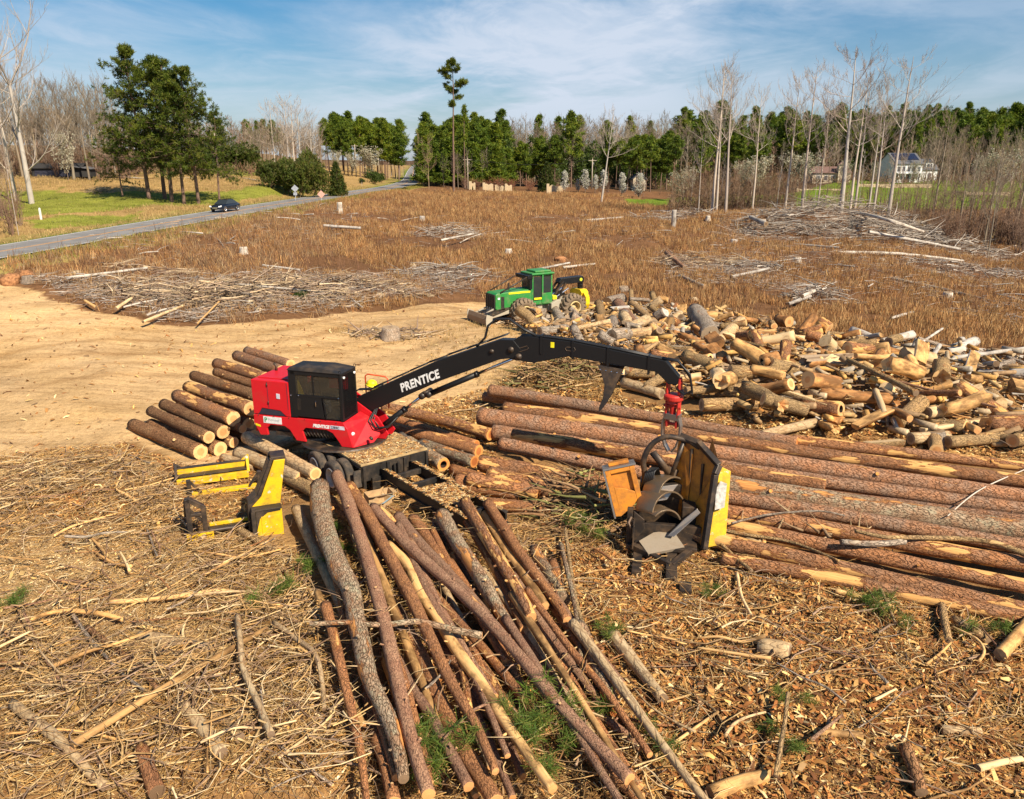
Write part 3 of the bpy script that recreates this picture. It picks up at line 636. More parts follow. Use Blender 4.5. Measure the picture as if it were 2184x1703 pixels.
# right of the road
for px,y,top,w_,lab in [(903,205,296,1.0,'pale spreading bare tree at the right side of the road'),(915,190,312,.8,'small bare tree leaning over the right verge')]:
    tree('willowy',px,y,top,lab,'bare tree',wide=w_)
row('pine',16,905,1085,212,240,272,268,'front pine of the dense stand right of the road','pine tree','front pines right of the road','pine_tree',(1.1,1.5))
row('pine',16,890,1085,245,300,256,250,'rear pine of the dense stand right of the road','pine tree','rear pines right of the road','pine_tree',(1,1.4))
row('young_pine',20,900,1085,198,214,322,312,'bushy young pine before the stand right of the road','pine tree','young pines right of the road','pine_tree',(1.1,1.6))
row('pine',12,1085,1190,198,215,316,300,'mid height pine before the grey woods, left group','pine tree','mid pines before the grey woods','pine_tree',(1.1,1.4))
for px,y,top,lab in [(1218,205,238,'tall dark pine standing out of the grey woods'),(1293,215,262,'lone ragged pine beside the leaning white tree'),(1152,230,290,'dark pine rising left of the tall woods pine')]:
    tree('pine',px,y,top,lab,'pine tree',name='pine_tree')
row('pine',13,1295,1440,196,225,302,292,'pine of the low green group behind the white blossom row','pine tree','green pines behind the blossom row','pine_tree',(1.1,1.5))
row('woods',34,1075,1470,232,275,268,262,'leafless tree of the pinkish grey woods in the centre','bare tree','leafless trees of the centre woods')
row('woods',22,1080,1460,282,330,248,252,'far leafless tree along the centre skyline','bare tree','far leafless trees on the centre skyline')
row('pine',7,1120,1460,300,340,243,262,'far pine breaking the grey centre skyline','pine tree','far pines on the centre skyline','pine_tree')
row('woods',7,930,1080,192,205,320,325,'thin leafless tree at the edge of the road side pines','bare tree','leafless trees below the roadside pines')
tree('poplar',1282,150,222,'leaning white barked tree left of the blossom row','bare tree',var=1).rotation_euler=(0,rad(6),.4)
# right pine forest and woods
row('pine',40,1440,2190,265,310,256,246,'pine of the long dark forest behind the tall bare trees','pine tree','pines of the long right forest','pine_tree',(1.1,1.5))
row('pine',34,1430,2200,315,380,238,226,'rear pine on the skyline of the right forest','pine tree','skyline pines of the right forest','pine_tree',(1.1,1.5))
row('pine',8,1990,2200,250,285,232,238,'tall pine of the high stand at the far right','pine tree','high pines at the far right','pine_tree',(1.1,1.4))
row('pine',9,1480,1620,225,262,300,292,'light green pine left of the red roofed house','pine tree','light pines left of the red roofed house','pine_tree',(1.1,1.5))
row('woods',22,1440,2190,255,300,300,285,'leafless tree among the right forest pines','bare tree','leafless trees in the right forest')
row('woods',12,1960,2200,225,250,268,285,'leafless tree of the olive woods at right','bare tree','olive woods at the right')
row('willowy',9,1900,2200,150,235,330,315,'spreading greenish bare tree beside the lawn at right','bare tree','spreading trees by the right lawn')
# blossom row
for i,(px,top,w_) in enumerate([(1205,357,.8),(1248,355,.95),(1269,368,.75),(1288,357,.9),(1326,362,.95),(1362,362,1.0),(1232,378,.9)]):
    tree('pear',px,176+rng.uniform(-3,3),top,'white columnar pear tree in bloom before the grey woods','blossom tree','white pear trees in a row','blossom_tree',wide=w_*1.2)
for px,y,top,w_,lab in [(1448,170,372,1.2,'cream flowering tree at the left end of the lawn trees'),(1470,215,360,1.1,'cream flowering tree set back by the light pines'),(1618,200,340,1.1,'cream flowering tree left of the red roofed house'),(1700,225,333,1.5,'wide cream flowering tree in front of the red roofed house'),(1580,205,352,1.0,'small cream flowering tree under the light pines'),(1800,235,346,.8,'cream flowering tree right of the red roofed house'),(1862,232,350,.6,'small cream tree left of the white house'),(1946,232,350,.7,'cream tree at the white house corner'),(2012,230,352,.7,'cream tree right of the white house'),(2130,205,328,1.2,'broad cream flowering tree at far right of the lawn'),(2090,225,338,.9,'cream flowering tree behind the right thicket')]:
    tree('round_blossom',px,y,top,lab,'blossom tree','cream flowering trees round the houses','blossom_tree',wide=w_)
# tall poplars on the field edge
POP=[(1518,124,124,460,0,1.0,'tallest pole of the left pair, straight pale trunk'),(1527,126,150,460,1,.9,'second trunk of the left pair, close behind it'),(1547,122,125,460,2,1.0,'pale tree just right of the left pair, narrow crown'),(1604,123,176,459,3,.8,'shorter slim tree with a fan of twigs'),(1673,124,148,459,4,.9,'slender tree with ragged side twigs'),(1709,123,130,459,0,1.0,'twin topped tree left of centre'),(1742,126,205,459,1,.8,'small bare tree between the taller ones'),(1793,118,88,462,2,1.35,'tallest of all, wide forked crown, dark upper trunk'),(1812,119,150,464,3,1.0,'first of the leaning pair behind the brush heap'),(1822,121,142,464,4,.9,'second of the leaning pair behind the brush heap'),(1851,123,178,464,1,.8,'thin tree at the right of the leaning pair'),(1862,121,150,465,3,.8,'slim white trunk before the white house'),(1893,114,106,478,0,1.15,'last tall tree, thick white trunk, broad crown'),(1489,128,262,460,2,.7,'broken topped dark tree at the left end')]
for px,y,top,bs,v,w_,lab in POP:
    o=tree('poplar',px,y,top,lab,'bare tree','tall bare trees along the field edge','bare_tree',wide=w_,var=v)
    if 1805<px<1830: o.rotation_euler=(0,rad(5),1.0); 
for px,y,top,w_,lab in [(1985,128,230,1.1,'dark bare tree right of the white house'),(2040,108,300,.8,'pale twisted tree in front of the right thicket'),(2098,112,270,.9,'leaning grey tree in the right thicket'),(2105,98,330,.6,'white forked sapling at the right field edge'),(2060,112,320,.6,'thin grey sapling at the right field edge'),(2160,120,260,1.0,'bare tree near the right picture edge')]:
    tree('woods',px,y,top,lab,'bare tree','bare trees of the right thicket','bare_tree',wide=w_)
row('sapling',46,1440,2190,128,146,362,350,'thin dark stem in the thicket behind the tall trees','sapling','thin stems in the field edge thicket','sapling')
row('sapling',26,1900,2200,108,128,372,360,'thin brown stem in the right hand thicket','sapling','thin stems in the right thicket','sapling')
row('slim',16,1450,2180,126,150,330,310,'slim grey young tree in the field edge thicket','bare tree','slim trees in the field edge thicket',wide=(.7,1.1))
row('bare_shrub',12,1440,1690,130,150,418,412,'dark brown brush below the tall trees','shrub','brush below the tall trees','shrub',(1.2,1.9))
row('bare_shrub',20,1950,2220,103,122,446,450,'dark brown brush at the right field edge','shrub','brush at the right field edge','shrub',(1.2,1.9))
row('bare_shrub',14,930,1430,172,190,385,392,'brown brush along the far side of the field','shrub','brush along the far field side','shrub',(1,1.6))
for px,y,top,w_,lab in [(1014,184,381,1.6,'round reddish bare shrub left of the stone wall'),(1055,184,379,1.7,'round reddish bare shrub behind the stone wall'),(1088,186,382,1.5,'round reddish bare shrub at the wall gap'),(1130,184,384,1.4,'reddish bare shrub at the right end of the wall')]:
    tree('red_shrub',px,y,top,lab,'shrub','reddish shrubs by the stone wall','shrub',wide=w_)
for px,y,top,w_,lab in [(1008,180,396,.5,'rusty brown cypress before the wall gate'),(1041,181,400,.4,'dark narrow evergreen between wall pieces'),(1075,181,402,.4,'dark narrow evergreen at the wall corner'),(1098,181,403,.35,'dark narrow evergreen at the wall end'),(1166,178,345,1.0,'light green leafing tree right of the stone wall')]:
    tree('cedar',px,y,top,lab,'evergreen','small evergreens by the stone wall','cedar_tree',wide=w_)

# woods too far and dense to tell apart
def far_woods():
    P0=[];P1=[];R0=[];R1=[];C=[]
    cols=[(.28,.235,.18),(.32,.26,.20),(.25,.20,.15),(.35,.31,.25),(.29,.20,.15)]
    spots=[(rng.uniform(1075,2260),rng.uniform(250,420)) for _ in range(620)]+[(rng.uniform(900,1080),rng.uniform(290,420)) for _ in range(70)]+[(rng.uniform(-140,690),rng.uniform(215,320)) for _ in range(330)]
    for px,y in spots:
        p=at(px,y); h_=rng.uniform(10,17) if px>900 else rng.uniform(9,14); c=rng.choice(cols); k=rng.uniform(.75,1.15); c=tuple(q*k for q in c); r=rng.uniform(.08,.16)
        tp=p+Vector((rng.gauss(0,.5),rng.gauss(0,.5),h_)); md=p.lerp(tp,.5)+Vector((rng.gauss(0,.2),rng.gauss(0,.2),0))
        for a,b,ra,rb in ((p,md,r,r*.7),(md,tp,r*.7,.03)): P0.append(a[:]);P1.append(b[:]);R0.append(ra);R1.append(rb);C.append(c)
        for i in range(26):
            t=rng.uniform(.25,.97); q=md.lerp(tp,(t-.5)*2) if t>.5 else p.lerp(md,t*2); ln=h_*.26*(1.15-t)*rng.uniform(.6,1.2)+.5; a=rng.uniform(0,2*PI); e=rng.uniform(.5,1.2)
            b=q+Vector((math.cos(a)*math.cos(e),math.sin(a)*math.cos(e),math.sin(e)))*ln; P0.append(q[:]);P1.append(b[:]);R0.append(.06);R1.append(.025);C.append(c)
            for _ in range(2):
                m_=q.lerp(b,rng.uniform(.3,.9)); a2=a+rng.gauss(0,.8); e2=rng.uniform(.3,1.3); b2=m_+Vector((math.cos(a2)*math.cos(e2),math.sin(a2)*math.cos(e2),math.sin(e2)))*ln*.5; P0.append(m_[:]);P1.append(b2[:]);R0.append(.035);R1.append(.02);C.append(c)
    V,Fq=seg_mesh(P0,P1,R0,R1,3); tag(link('far_woods',np_mesh('far_woods',V,Fq,[M['twig_tree']],col=np.repeat(np.array(C),3,0))),'far leafless woods merging behind the pines','woods',kind='stuff')
    cs=[];q_=[]
    for _ in range(6500):
        r_=rng.random(); px,y=(rng.uniform(1080,2260),rng.uniform(222,330)) if r_<.6 else (rng.uniform(895,1085),rng.uniform(206,300)) if r_<.75 else (rng.uniform(-140,560),rng.uniform(170,260))
        if 1690<px<2220 and y<236: continue
        if px<260 and y<176: continue
        q_.append((px,y))
    q_=np.array(q_); cs=at_v(q_[:,0],q_[:,1]); cs[:,2]+=nr.uniform(.1,1.2,len(cs))
    V,Fq,cc=tufts(rng,cs,6,1.5,.16,[(.20,.13,.08),(.24,.17,.10),(.16,.10,.065),(.22,.20,.09),(.27,.15,.09)],.7)
    tag(link('undergrowth',np_mesh('undergrowth',V,Fq,[M['grass_col']],col=cc)),'brown undergrowth on the forest floor','undergrowth',kind='stuff')
far_woods()
def thicket():
    P0=[];P1=[];R0=[];R1=[];C=[]; cols=[(.17,.115,.075),(.22,.15,.10),(.27,.19,.13),(.14,.09,.06),(.30,.24,.18),(.24,.19,.10)]
    for i in range(760):
        px=rng.uniform(1425,1690) if rng.random()<.62 else rng.uniform(1690,2230); y=rng.uniform(128,152) if px<1950 or rng.random()<.4 else rng.uniform(108,130); p=at(px,y); h_=rng.uniform(2.5,8) if rng.random()<(.6 if px<1690 else .25) else rng.uniform(1.0,2.6); c=rng.choice(cols); r=rng.uniform(.02,.06)
        pp,_=wob(rng,p,(rng.gauss(0,.12),rng.gauss(0,.12),1),h_,4,.07,.03)
        for j in range(4): P0.append(pp[j][:]);P1.append(pp[j+1][:]);R0.append(r*(1-.2*j));R1.append(r*(1-.2*(j+1))+.004);C.append(c)
        for _ in range(14):
            q=pp[rng.randint(1,4)]; a=rng.uniform(0,2*PI); e=rng.uniform(.2,1.2); ln=rng.uniform(.5,1.8); b=q+Vector((math.cos(a)*math.cos(e),math.sin(a)*math.cos(e),math.sin(e)))*ln; P0.append(q[:]);P1.append(b[:]);R0.append(.022);R1.append(.010);C.append(c)
    V,Fq=seg_mesh(P0,P1,R0,R1,3); tag(link('thicket',np_mesh('thicket',V,Fq,[M['twig_tree']],col=np.repeat(np.array(C),3,0))),'dense brown thicket of thin stems along the right field edge','thicket',kind='stuff')
thicket()

def far_pines():
    cs=[];q_=[];hh=[]
    for _ in range(560):
        r_=rng.random(); px,y=(rng.uniform(1440,2260),rng.uniform(275,400)) if r_<.62 else (rng.uniform(898,1095),rng.uniform(225,330)) if r_<.84 else (rng.uniform(1095,1440),rng.uniform(225,300))
        q_.append((px,y)); hh.append(rng.uniform(9,17) if px>1440 else rng.uniform(7,13))
    q_=np.array(q_); P=at_v(q_[:,0],q_[:,1]); pts=[]
    for p,h_ in zip(P,hh):
        for _ in range(85):
            t=rng.random(); w_=(1-t)**.6*h_*.16+.5; a=rng.uniform(0,2*PI); q=math.sqrt(rng.random()); pts.append((p[0]+w_*q*math.cos(a),p[1]+w_*q*math.sin(a),p[2]+h_*(.08+.92*t)))
    V,Fq,cc=tufts(rng,pts,5,1.0,.22,[(.06,.095,.014),(.085,.125,.016),(.05,.075,.012),(.11,.14,.02)],.35)
    tag(link('far_pine_woods',np_mesh('far_pine_woods',V,Fq,[M['needle']],col=cc)),'far dark pines closing the gaps of the woods','woods',kind='stuff')
far_pines()
# ================================================================ machine materials
paint('paint_red',(.62,.012,.020),.42,(.26,.09,.05),.30,2.2,spec=.35); paint('paint_red_worn',(.55,.03,.02),.45,(.16,.07,.04),.4)
paint('paint_black',(.010,.010,.011),.42,(.05,.04,.03),.16,spec=.35); paint('paint_black_dirty',(.014,.013,.012),.55,(.13,.085,.05),.5)
paint('paint_yellow',(.80,.50,.012),.45,(.10,.06,.03),.5,3.4,wear=(.62,.56,.45),wamt=.25)
paint('paint_yellow_clean',(.85,.56,.015),.4,(.3,.2,.06),.15,3.)
paint('paint_orange',(.68,.25,.015),.5,(.14,.05,.02),.7,2.6); paint('wedge_steel',(.42,.35,.26),.5,(.28,.18,.10),.5,metal=.2); paint('knife_steel',(.24,.18,.12),.3,(.26,.15,.07),.55,metal=.6); plain('worn_grey',(.55,.52,.47),.7,0,.3,.5,9); paint('paint_rust',(.62,.22,.02),.6,(.10,.04,.02),.85,1.8); paint('steel_dark',(.035,.03,.028),.42,(.20,.12,.06),.55,2.5,metal=.3)
paint('steel_bright',(.34,.31,.28),.34,(.30,.17,.09),.45,2.6,metal=.75); paint('steel_rust',(.20,.13,.085),.7,(.26,.14,.07),.6)
paint('deck_dirt',(.20,.115,.055),.9,(.62,.45,.21),1.0,2.2); paint('green_paint',(.03,.25,.05),.42,(.26,.2,.11),.42,2.4)
paint('tyre',(.035,.032,.03),.85,(.24,.17,.11),.62,3.); paint('tyre_mud',(.17,.125,.085),.95,(.30,.22,.14),.75,2.5)
paint('rim_pale',(.74,.70,.62),.5,(.26,.17,.10),.3); paint('rim_yellow',(.66,.50,.22),.6,(.50,.36,.2),.6)
paint('blade_mud',(.30,.20,.12),.8,(.44,.31,.18),.5); paint('frame_mud',(.42,.38,.30),.8,(.40,.29,.17),.5)
plain('chrome_dull',(.5,.5,.5),.3,1.); plain('chrome',(.75,.75,.75),.16,1.); plain('white_paint',(.80,.80,.78),.5); plain('lamp_white',(.9,.9,.88),.15)
plain('label_silver',(.62,.62,.72),.4); plain('ink',(.03,.03,.05),.5); plain('green_ink',(.05,.33,.14),.5); plain('grey_ink',(.35,.36,.37),.6)
plain('hose',(.014,.014,.015),.45); plain('hivis',(.92,.80,.015),.5); plain('rail_orange',(.72,.09,.025),.45); plain('seat_dark',(.05,.045,.05),.8)
plain('cardboard',(.50,.33,.17),.85); plain('print_blue',(.45,.60,.62),.7); plain('car_paint',(.012,.016,.028),.12); plain('yellow_green',(.55,.62,.04),.5)
def glass(name,c,rough=.06,tr=.0):
    t=NT(name,rough,0,.6); t.b.inputs['Transmission Weight'].default_value=tr; return t.col(c)
glass('dark_glass',(.03,.035,.035)); glass('cab_glass',(.42,.44,.42),.03,.96)
def text(name,s,size,mat_,parent,loc,rot,shear=0,bold=0,ext=.004,sx_=1.0):
    c=bpy.data.curves.new(name,'FONT'); c.body=s; c.size=size; c.shear=shear; c.offset=bold; c.extrude=ext; c.align_x='LEFT'; c.align_y='BOTTOM_BASELINE'; c.space_character=1.08
    o=bpy.data.objects.new(name,c); COL.objects.link(o); dg=bpy.context.evaluated_depsgraph_get(); me=bpy.data.meshes.new_from_object(o.evaluated_get(dg)); bpy.data.objects.remove(o); bpy.data.curves.remove(c)
    me.materials.clear(); me.materials.append(mat_); o=link(name,me,parent); o.location=loc; o.rotation_euler=rot; o.scale=(sx_,1,1); return o
def wheel(parent,c,ax,R,W,rim_r,tyre_m,rim_m,lug=0,dish=.1,name='wheel'):
    """tyre (+ rim as its sub-part); ax points to the outer side"""
    ax=Vector(ax).normalized(); mb=MB(); h=W/2
    mb.lathe([(rim_r,-h*.8),(R*.80,-h*.97),(R*.95,-h*.86),(R,-h*.55),(R*1.0,0),(R,h*.55),(R*.95,h*.86),(R*.80,h*.97),(rim_r,h*.8),(rim_r*.97,h*.5),(rim_r*.97,-h*.5),(rim_r,-h*.8)],c,ax,36)
    a=ax.orthogonal().normalized(); b=ax.cross(a); c=Vector(c)
    if lug:
        for i in range(lug):
            for s in (-1,1):
                t=2*PI*(i+(.5 if s>0 else 0))/lug; u=a*math.cos(t)+b*math.sin(t); v=a*math.cos(t+.30)+b*math.sin(t+.30)
                p0=c+ax*(.03*s)+u*(R+.01); p1=c+ax*(h*.95*s)+v*(R*.985); mb.bar(p0,p1,.10,.12,0,up=(u+v)[:])
                p2=c+ax*(h*1.0*s)+(v*.9+u*.1)*(R*.82); mb.bar(p1,p2,.09,.06,0,up=ax[:])
    else:
        for i in range(4):
            o=h*.2*(i-1.5)*1.3; mb.lathe([(R*1.0,o-.012),(R*1.012,o-.012),(R*1.012,o+.03),(R*1.0,o+.03)],c,ax,36)
    o=mb.build(name,tyre_m,parent,True)
    m2=MB(); m2.lathe([(rim_r*1.03,h*.84),(rim_r*1.0,h*1.0),(rim_r*.88,h*1.02),(rim_r*.83,h*.55),(rim_r*.80,h*.35-dish),(rim_r*.45,h*.30-dish),(rim_r*.42,h*.42-dish),(.001,h*.44-dish)],c,ax,28)
    for i in range(8):
        t=2*PI*i/8; q=c+ax*(h*.32-dish)+(a*math.cos(t)+b*math.sin(t))*rim_r*.62; m2.tube([q,q+ax*.04],.022*R/.5,6)
    m2.build('rim',rim_m,o,True); return o
# ================================================================ red log loader on its trailer
LX,LY,LR=-7.06,27.25,math.atan2(-.29,.957)
LO=thing('log_loader','red and black knuckleboom log loader with caged cab on a dirty flatbed trailer','log loader',(LX,LY,0),LR)
def boxobj(name,mat_,parent,*b,bevel=.02):
    mb=MB()
    for q in (b if isinstance(b[0],(tuple,list)) else [b]): mb.box(*q)
    return mb.build(name,M[mat_],parent,bevel=bevel)
# skirt: side panels with arches, cross plates
def arch(x0,x1,z0,z1,r=.22): return [(x0,z0),(x0+.10,z1-.14),(x0+r,z1),(x1-r*1.3,z1),(x1-.12,z1-.2),(x1,z0)]
side=[(-1.95,2.10),(-1.97,1.82),(-1.74,1.35)]+[(-1.42,1.38)]+[(-1.46,1.62),(-1.30,1.78),(-.72,1.78),(-.52,1.66)]+[(-.28,1.29),(.10,1.27)]+[(-.02,1.66),(.12,1.80),(.95,1.80),(1.18,1.70),(1.42,1.38)]+[(1.50,1.24),(1.93,1.24),(1.74,1.92),(1.60,2.14)]
mb=MB(); mb.prism(side,'y',-1.06,-.98); mb.prism(side,'y',1.05,1.12); mb.box(-1.97,-1.91,-.98,1.05,1.45,2.10); mb.box(-1.9,1.55,-.97,1.04,1.86,2.09)
body=mb.build('body',M['paint_red'],LO,bevel=.012)
mb=MB()  # folded nose below the cab, its inner side pushed forward
P=[(1.605,-1.06,2.14),(1.70,.05,2.22),(1.755,-1.06,1.90),(2.08,.02,2.06),(1.945,-1.06,1.24),(2.42,-.42,1.28),(2.48,.0,1.45),(2.40,.05,1.85),(1.6,.05,1.24)]
mb.add(P,[(0,2,3,1),(2,4,5,6,7,3),(4,8,5),(5,8,6),(6,8,1,7),(7,1,3),(0,1,8,4,2)])
mb.build('nose_plate',M['paint_red'],body,bevel=.015)
mb=MB(); mb.tube([(1.80,-.86,1.70),(1.90,-.90,1.69)],.065,12); mb.build('work_lamp',M['lamp_white'],body,True)
mb=MB(); mb.tube([(2.40,-.62,1.52),(2.50,-.72,1.52)],.06,12); mb.build('pin',M['steel_dark'],body,True)
for y0,y1 in ((.08,.14),(.62,.68)):
    mb=MB(); mb.prism([(.6,1.25),(2.62,1.25),(2.75,1.45),(2.35,2.05),(1.25,2.75),(.7,2.6)],'y',y0,y1); mb.build('boom_bracket',M['paint_red'],body,bevel=.01)
# dark works under the skirt, turntable
mb=MB(); mb.lathe([(.001,1.30),(.80,1.30),(.82,1.22),(.95,1.22),(.95,1.16),(.001,1.16)],(0,0,0),(0,0,1),32); mb.box(-1.75,1.5,-.8,.8,1.45,1.86); mb.box(-1.2,-.4,-.9,-.2,1.36,1.5)
for k in range(9): mb.tube([(-.1+k*.14,-.9,1.72-.02*(k%3)),(.0+k*.13,-.93,1.55),(.05+k*.13,-.88,1.44)],.022,6)
mb.lathe([(1.55,0),(1.52,.06),(1.1,.07),(1.1,0)],(1.05,.0,1.165),(0,0,1),40)
mb.build('turntable',M['steel_dark'],LO)
BYH=.22
# engine housing with a slot
mb=MB()
mb.prism([(-1.95,2.13),(-1.95,3.40),(-.45,3.40),(-.45,2.13),(-.62,2.13),(-.86,2.33),(-1.60,2.37),(-1.78,2.13)],'y',-1.045,-1.0)
mb.box(-1.95,-.45,-1.0,1.05,2.13,3.40)
eh=mb.build('engine_housing',M['paint_red'],LO,bevel=.02)
mb=MB(); mb.prism([(-1.75,2.14),(-.64,2.14),(-.86,2.32),(-1.60,2.36)],'y',-1.03,-1.003); mb.build('air_slot',M['ink'],eh)
mb=MB(); mb.prism([(-.95,2.78),(-.82,2.77),(-.82,2.95),(-.95,2.96)],'y',-1.062,-1.045); mb.build('latch',M['label_silver'],eh)
for x in (-1.30,-.52):
    mb=MB(); mb.box(x-.008,x+.008,-1.052,-1.046,2.40,3.36); mb.build('panel_seam',M['ink'],eh)
for z in (2.55,3.2):
    mb=MB(); mb.tube([(-1.30,-1.06,z),(-1.30,-1.06,z+.10)],.022,8); mb.build('hinge',M['steel_dark'],eh,True)
mb=MB(); mb.tube([(-1.7,.2,3.40),(-1.7,.2,3.62),(-1.78,.2,3.70)],.05,10); mb.build('exhaust',M['steel_dark'],eh,True)
mb=MB(); mb.box(-1.85,-.6,-.75,.85,3.402,3.43); mb.build('lid',M['paint_red'],eh,bevel=.01)
for k in range(6):
    mb=MB(); mb.ball((-1.75+k*.62,-1.066,2.105),.02); mb.build('bolt',M['steel_dark'],body)
mb=MB(); mb.tube([(.62,-1.075,2.62),(.62,-1.10,2.64),(.62,-1.10,2.80),(.62,-1.075,2.82)],.012,6); mb.build('door_handle',M['chrome'],LO)
mb=MB()
for k in range(4): mb.tube([(1.1,BYH+.06*k,2.62),(1.55,BYH+.06*k,2.95),(2.1,BYH+.06*k,3.02),(2.5,BYH+.05*k,3.20)],.022,6)
mb.build('hose',M['hose'],LO,True)
# decals
mb=MB(); mb.prism([(-1.56,1.83),(-.82,1.83),(-.82,2.08),(-1.56,2.08)],'y',-1.068,-1.061); dec=mb.build('company_plate',M['white_paint'],body)
text('lettering','P',.23,M['green_ink'],dec,(-1.52,-1.069,1.875),(PI/2,0,0),bold=.008,ext=.002)
text('lettering','Pioneer',.135,M['grey_ink'],dec,(-1.36,-1.069,1.925),(PI/2,0,0),ext=.002,sx_=.98)
text('lettering','PRENTICE',.155,M['white_paint'],body,(.42,-1.064,1.865),(PI/2,0,0),shear=.25,bold=.010,ext=.003,sx_=.86)
mb=MB(); mb.prism([(1.09,1.86),(1.66,1.86),(1.64,1.99),(1.11,1.99)],'y',-1.067,-1.061); d2=mb.build('model_plate',M['label_silver'],body)
text('lettering','2384C',.115,M['ink'],d2,(1.13,-1.069,1.885),(PI/2,0,0),shear=.15,bold=.004,ext=.002,sx_=.95)
mb=MB(); mb.prism([(-1.9,1.70),(-1.70,1.66),(-1.70,1.73),(-1.9,1.78)],'y',-1.067,-1.061); mb.build('warning_label',M['hivis'],body)
# cab
cab=bpy.data.objects.new('cab',None); COL.objects.link(cab); cab.parent=LO
X0,X1,Y0,Y1,Z0,Z1=-.42,1.63,-1.05,.02,2.15,3.86
mb=MB()
for x in (X0,X1-.10):
    for y in (Y0,Y1-.10): mb.box(x,x+.10,y,y+.10,Z0,Z1)
mb.box(X0+.1,X0+.26,Y0,Y0+.06,Z0,Z1)                 # broad rear post
mb.box(X0+.1,X1-.1,Y0,Y0+.08,Z1-.16,Z1); mb.box(X0+.1,X1-.1,Y1-.08,Y1,Z1-.16,Z1); mb.box(X1-.1,X1,Y0+.1,Y1-.1,Z1-.10,Z1); mb.box(X0,X0+.1,Y0+.1,Y1-.1,Z0,Z1)
mb.box(X0+.26,X1-.1,Y0+.005,Y0+.05,Z0+.78,Z0+.86); mb.box(X0+.1,X1-.1,Y1-.08,Y1,Z0,Z0+.35); mb.box(X1-.1,X1,Y0+.1,Y1-.1,Z0,Z0+.08); mb.box(X0+.1,X1-.1,Y0+.1,Y1-.1,Z0,Z0+.05)
mb.box(X0+.92,X0+.97,Y0+.005,Y0+.045,Z0+.86,Z1-.16); mb.box(X0+.12,X1-.12,Y1-.07,Y1-.02,Z0+.35,Z0+.45)
mb.build('cab_frame',M['paint_black'],cab,bevel=.012)
mb=MB(); mb.add([(X0-.03,Y0-.04,Z1+.003),(X1+.03,Y0-.04,Z1+.003),(X1+.03,Y1+.04,Z1+.003),(X0-.03,Y1+.04,Z1+.003),(X0+.02,Y0+.1,Z1+.09),(.9,Y0+.1,Z1+.12),(.9,Y1-.05,Z1+.12),(X0+.02,Y1-.05,Z1+.09)],
    [(3,2,1,0),(0,1,5,4),(1,2,6,5),(2,3,7,6),(3,0,4,7),(4,5,6,7)]); rf=mb.build('roof',M['paint_black_dirty'],cab,bevel=.015)
for q in ((X1-.02,Y0,Z1+.03),(X1-.02,Y1,Z1+.03)):
    mb=MB(); mb.tube([(q[0]-.05,q[1],q[2]),(q[0]-.04,q[1],q[2]+.07),(q[0]+.02,q[1],q[2]+.07),(q[0]+.03,q[1],q[2])],.012,6); mb.build('lifting_eye',M['paint_black'],rf)
mb=MB(); mb.prism([(X0+.26,Z0+.05),(X0+1.30,Z0+.05),(X0+1.22,Z0+.78),(X0+.26,Z0+.78)],'y',Y0+.008,Y0+.04)
mb.prism([(X0+1.36,Z0+.02),(X0+1.40,Z0+.02),(X0+1.32,Z0+.76),(X0+1.28,Z0+.76)],'y',Y0+.004,Y0+.045); dr=mb.build('door',M['paint_black'],cab,bevel=.008)
mb=MB()
for k in range(12): mb.box(X0+.28,X0+.42,Y0+.0,Y0+.012,Z0+.30+k*.035,Z0+.318+k*.035)
mb.build('door_vent',M['steel_dark'],dr)
mb=MB(); mb.prism([(X0+1.41,Z0+.05),(X1-.11,Z0+.05),(X1-.11,Z0+.77),(X0+1.33,Z0+.77)],'y',Y0+.02,Y0+.028); mb.build('lower_window',M['cab_glass'],cab)
mb=MB(); mb.box(X0+.27,X0+.91,Y0+.02,Y0+.028,Z0+.87,Z1-.17); mb.build('window',M['cab_glass'],cab)
mb=MB(); mb.box(X0+.98,X1-.11,Y0+.02,Y0+.028,Z0+.87,Z1-.17); mb.build('window',M['cab_glass'],cab)
mb=MB(); mb.box(X0+.27,X1-.11,Y1-.045,Y1-.037,Z0+.46,Z1-.17); mb.build('far_window',M['dark_glass'],cab)  # opaque and dark, so the pane's colour carries the cab's inner shade
mb=MB(); 
for k in range(13):
    y=Y0+.12+k*(Y1-Y0-.24)/12; mb.box(X1-.012,X1+.006,y-.007,y+.007,Z0+.1,Z1-.1)
for k in range(19):
    z=Z0+.13+k*(Z1-Z0-.28)/18; mb.box(X1-.03,X1-.012,Y0+.1,Y1-.1,z-.007,z+.007)
mb.build('front_grille',M['paint_black'],cab)
for y in (Y0+.17,Y1-.14):
    mb=MB(); mb.tube([(X1-.02,y,Z1-.17),(X1+.05,y,Z1-.17)],.045,12); mb.build('work_lamp',M['lamp_white'],cab,True)
for x,z in ((X0+.36,Z0+.82),(X1-.14,Z0+.84),(X0+.06,Z0+.80)):
    mb=MB(); mb.ball((x,Y0-.006,z),.025); mb.build('bolt',M['chrome'],cab)
mb=MB(); mb.box(.2,.72,-.75,-.25,2.2,2.65); mb.prism([(.2,2.65),(.34,2.65),(.26,3.35),(.10,3.35)],'y',-.78,-.22); mb.box(.72,.95,-.85,-.72,2.55,2.7); mb.build('seat',M['seat_dark'],cab,bevel=.03)
mb=MB(); mb.prism([(-.12,2.85),(.16,2.85),(.02,3.25),(-.08,3.5),(-.12,3.5)],'y',-.97,-.94); mb.build('seat_belt',M['paint_yellow_clean'],cab)
mb=MB(); mb.box(.62,1.36,-.12,-.07,3.05,3.60); mb.build('panel_beyond_cab',M['paint_red'],cab)  # red panel outside the cab, set inside so it shows through the glass
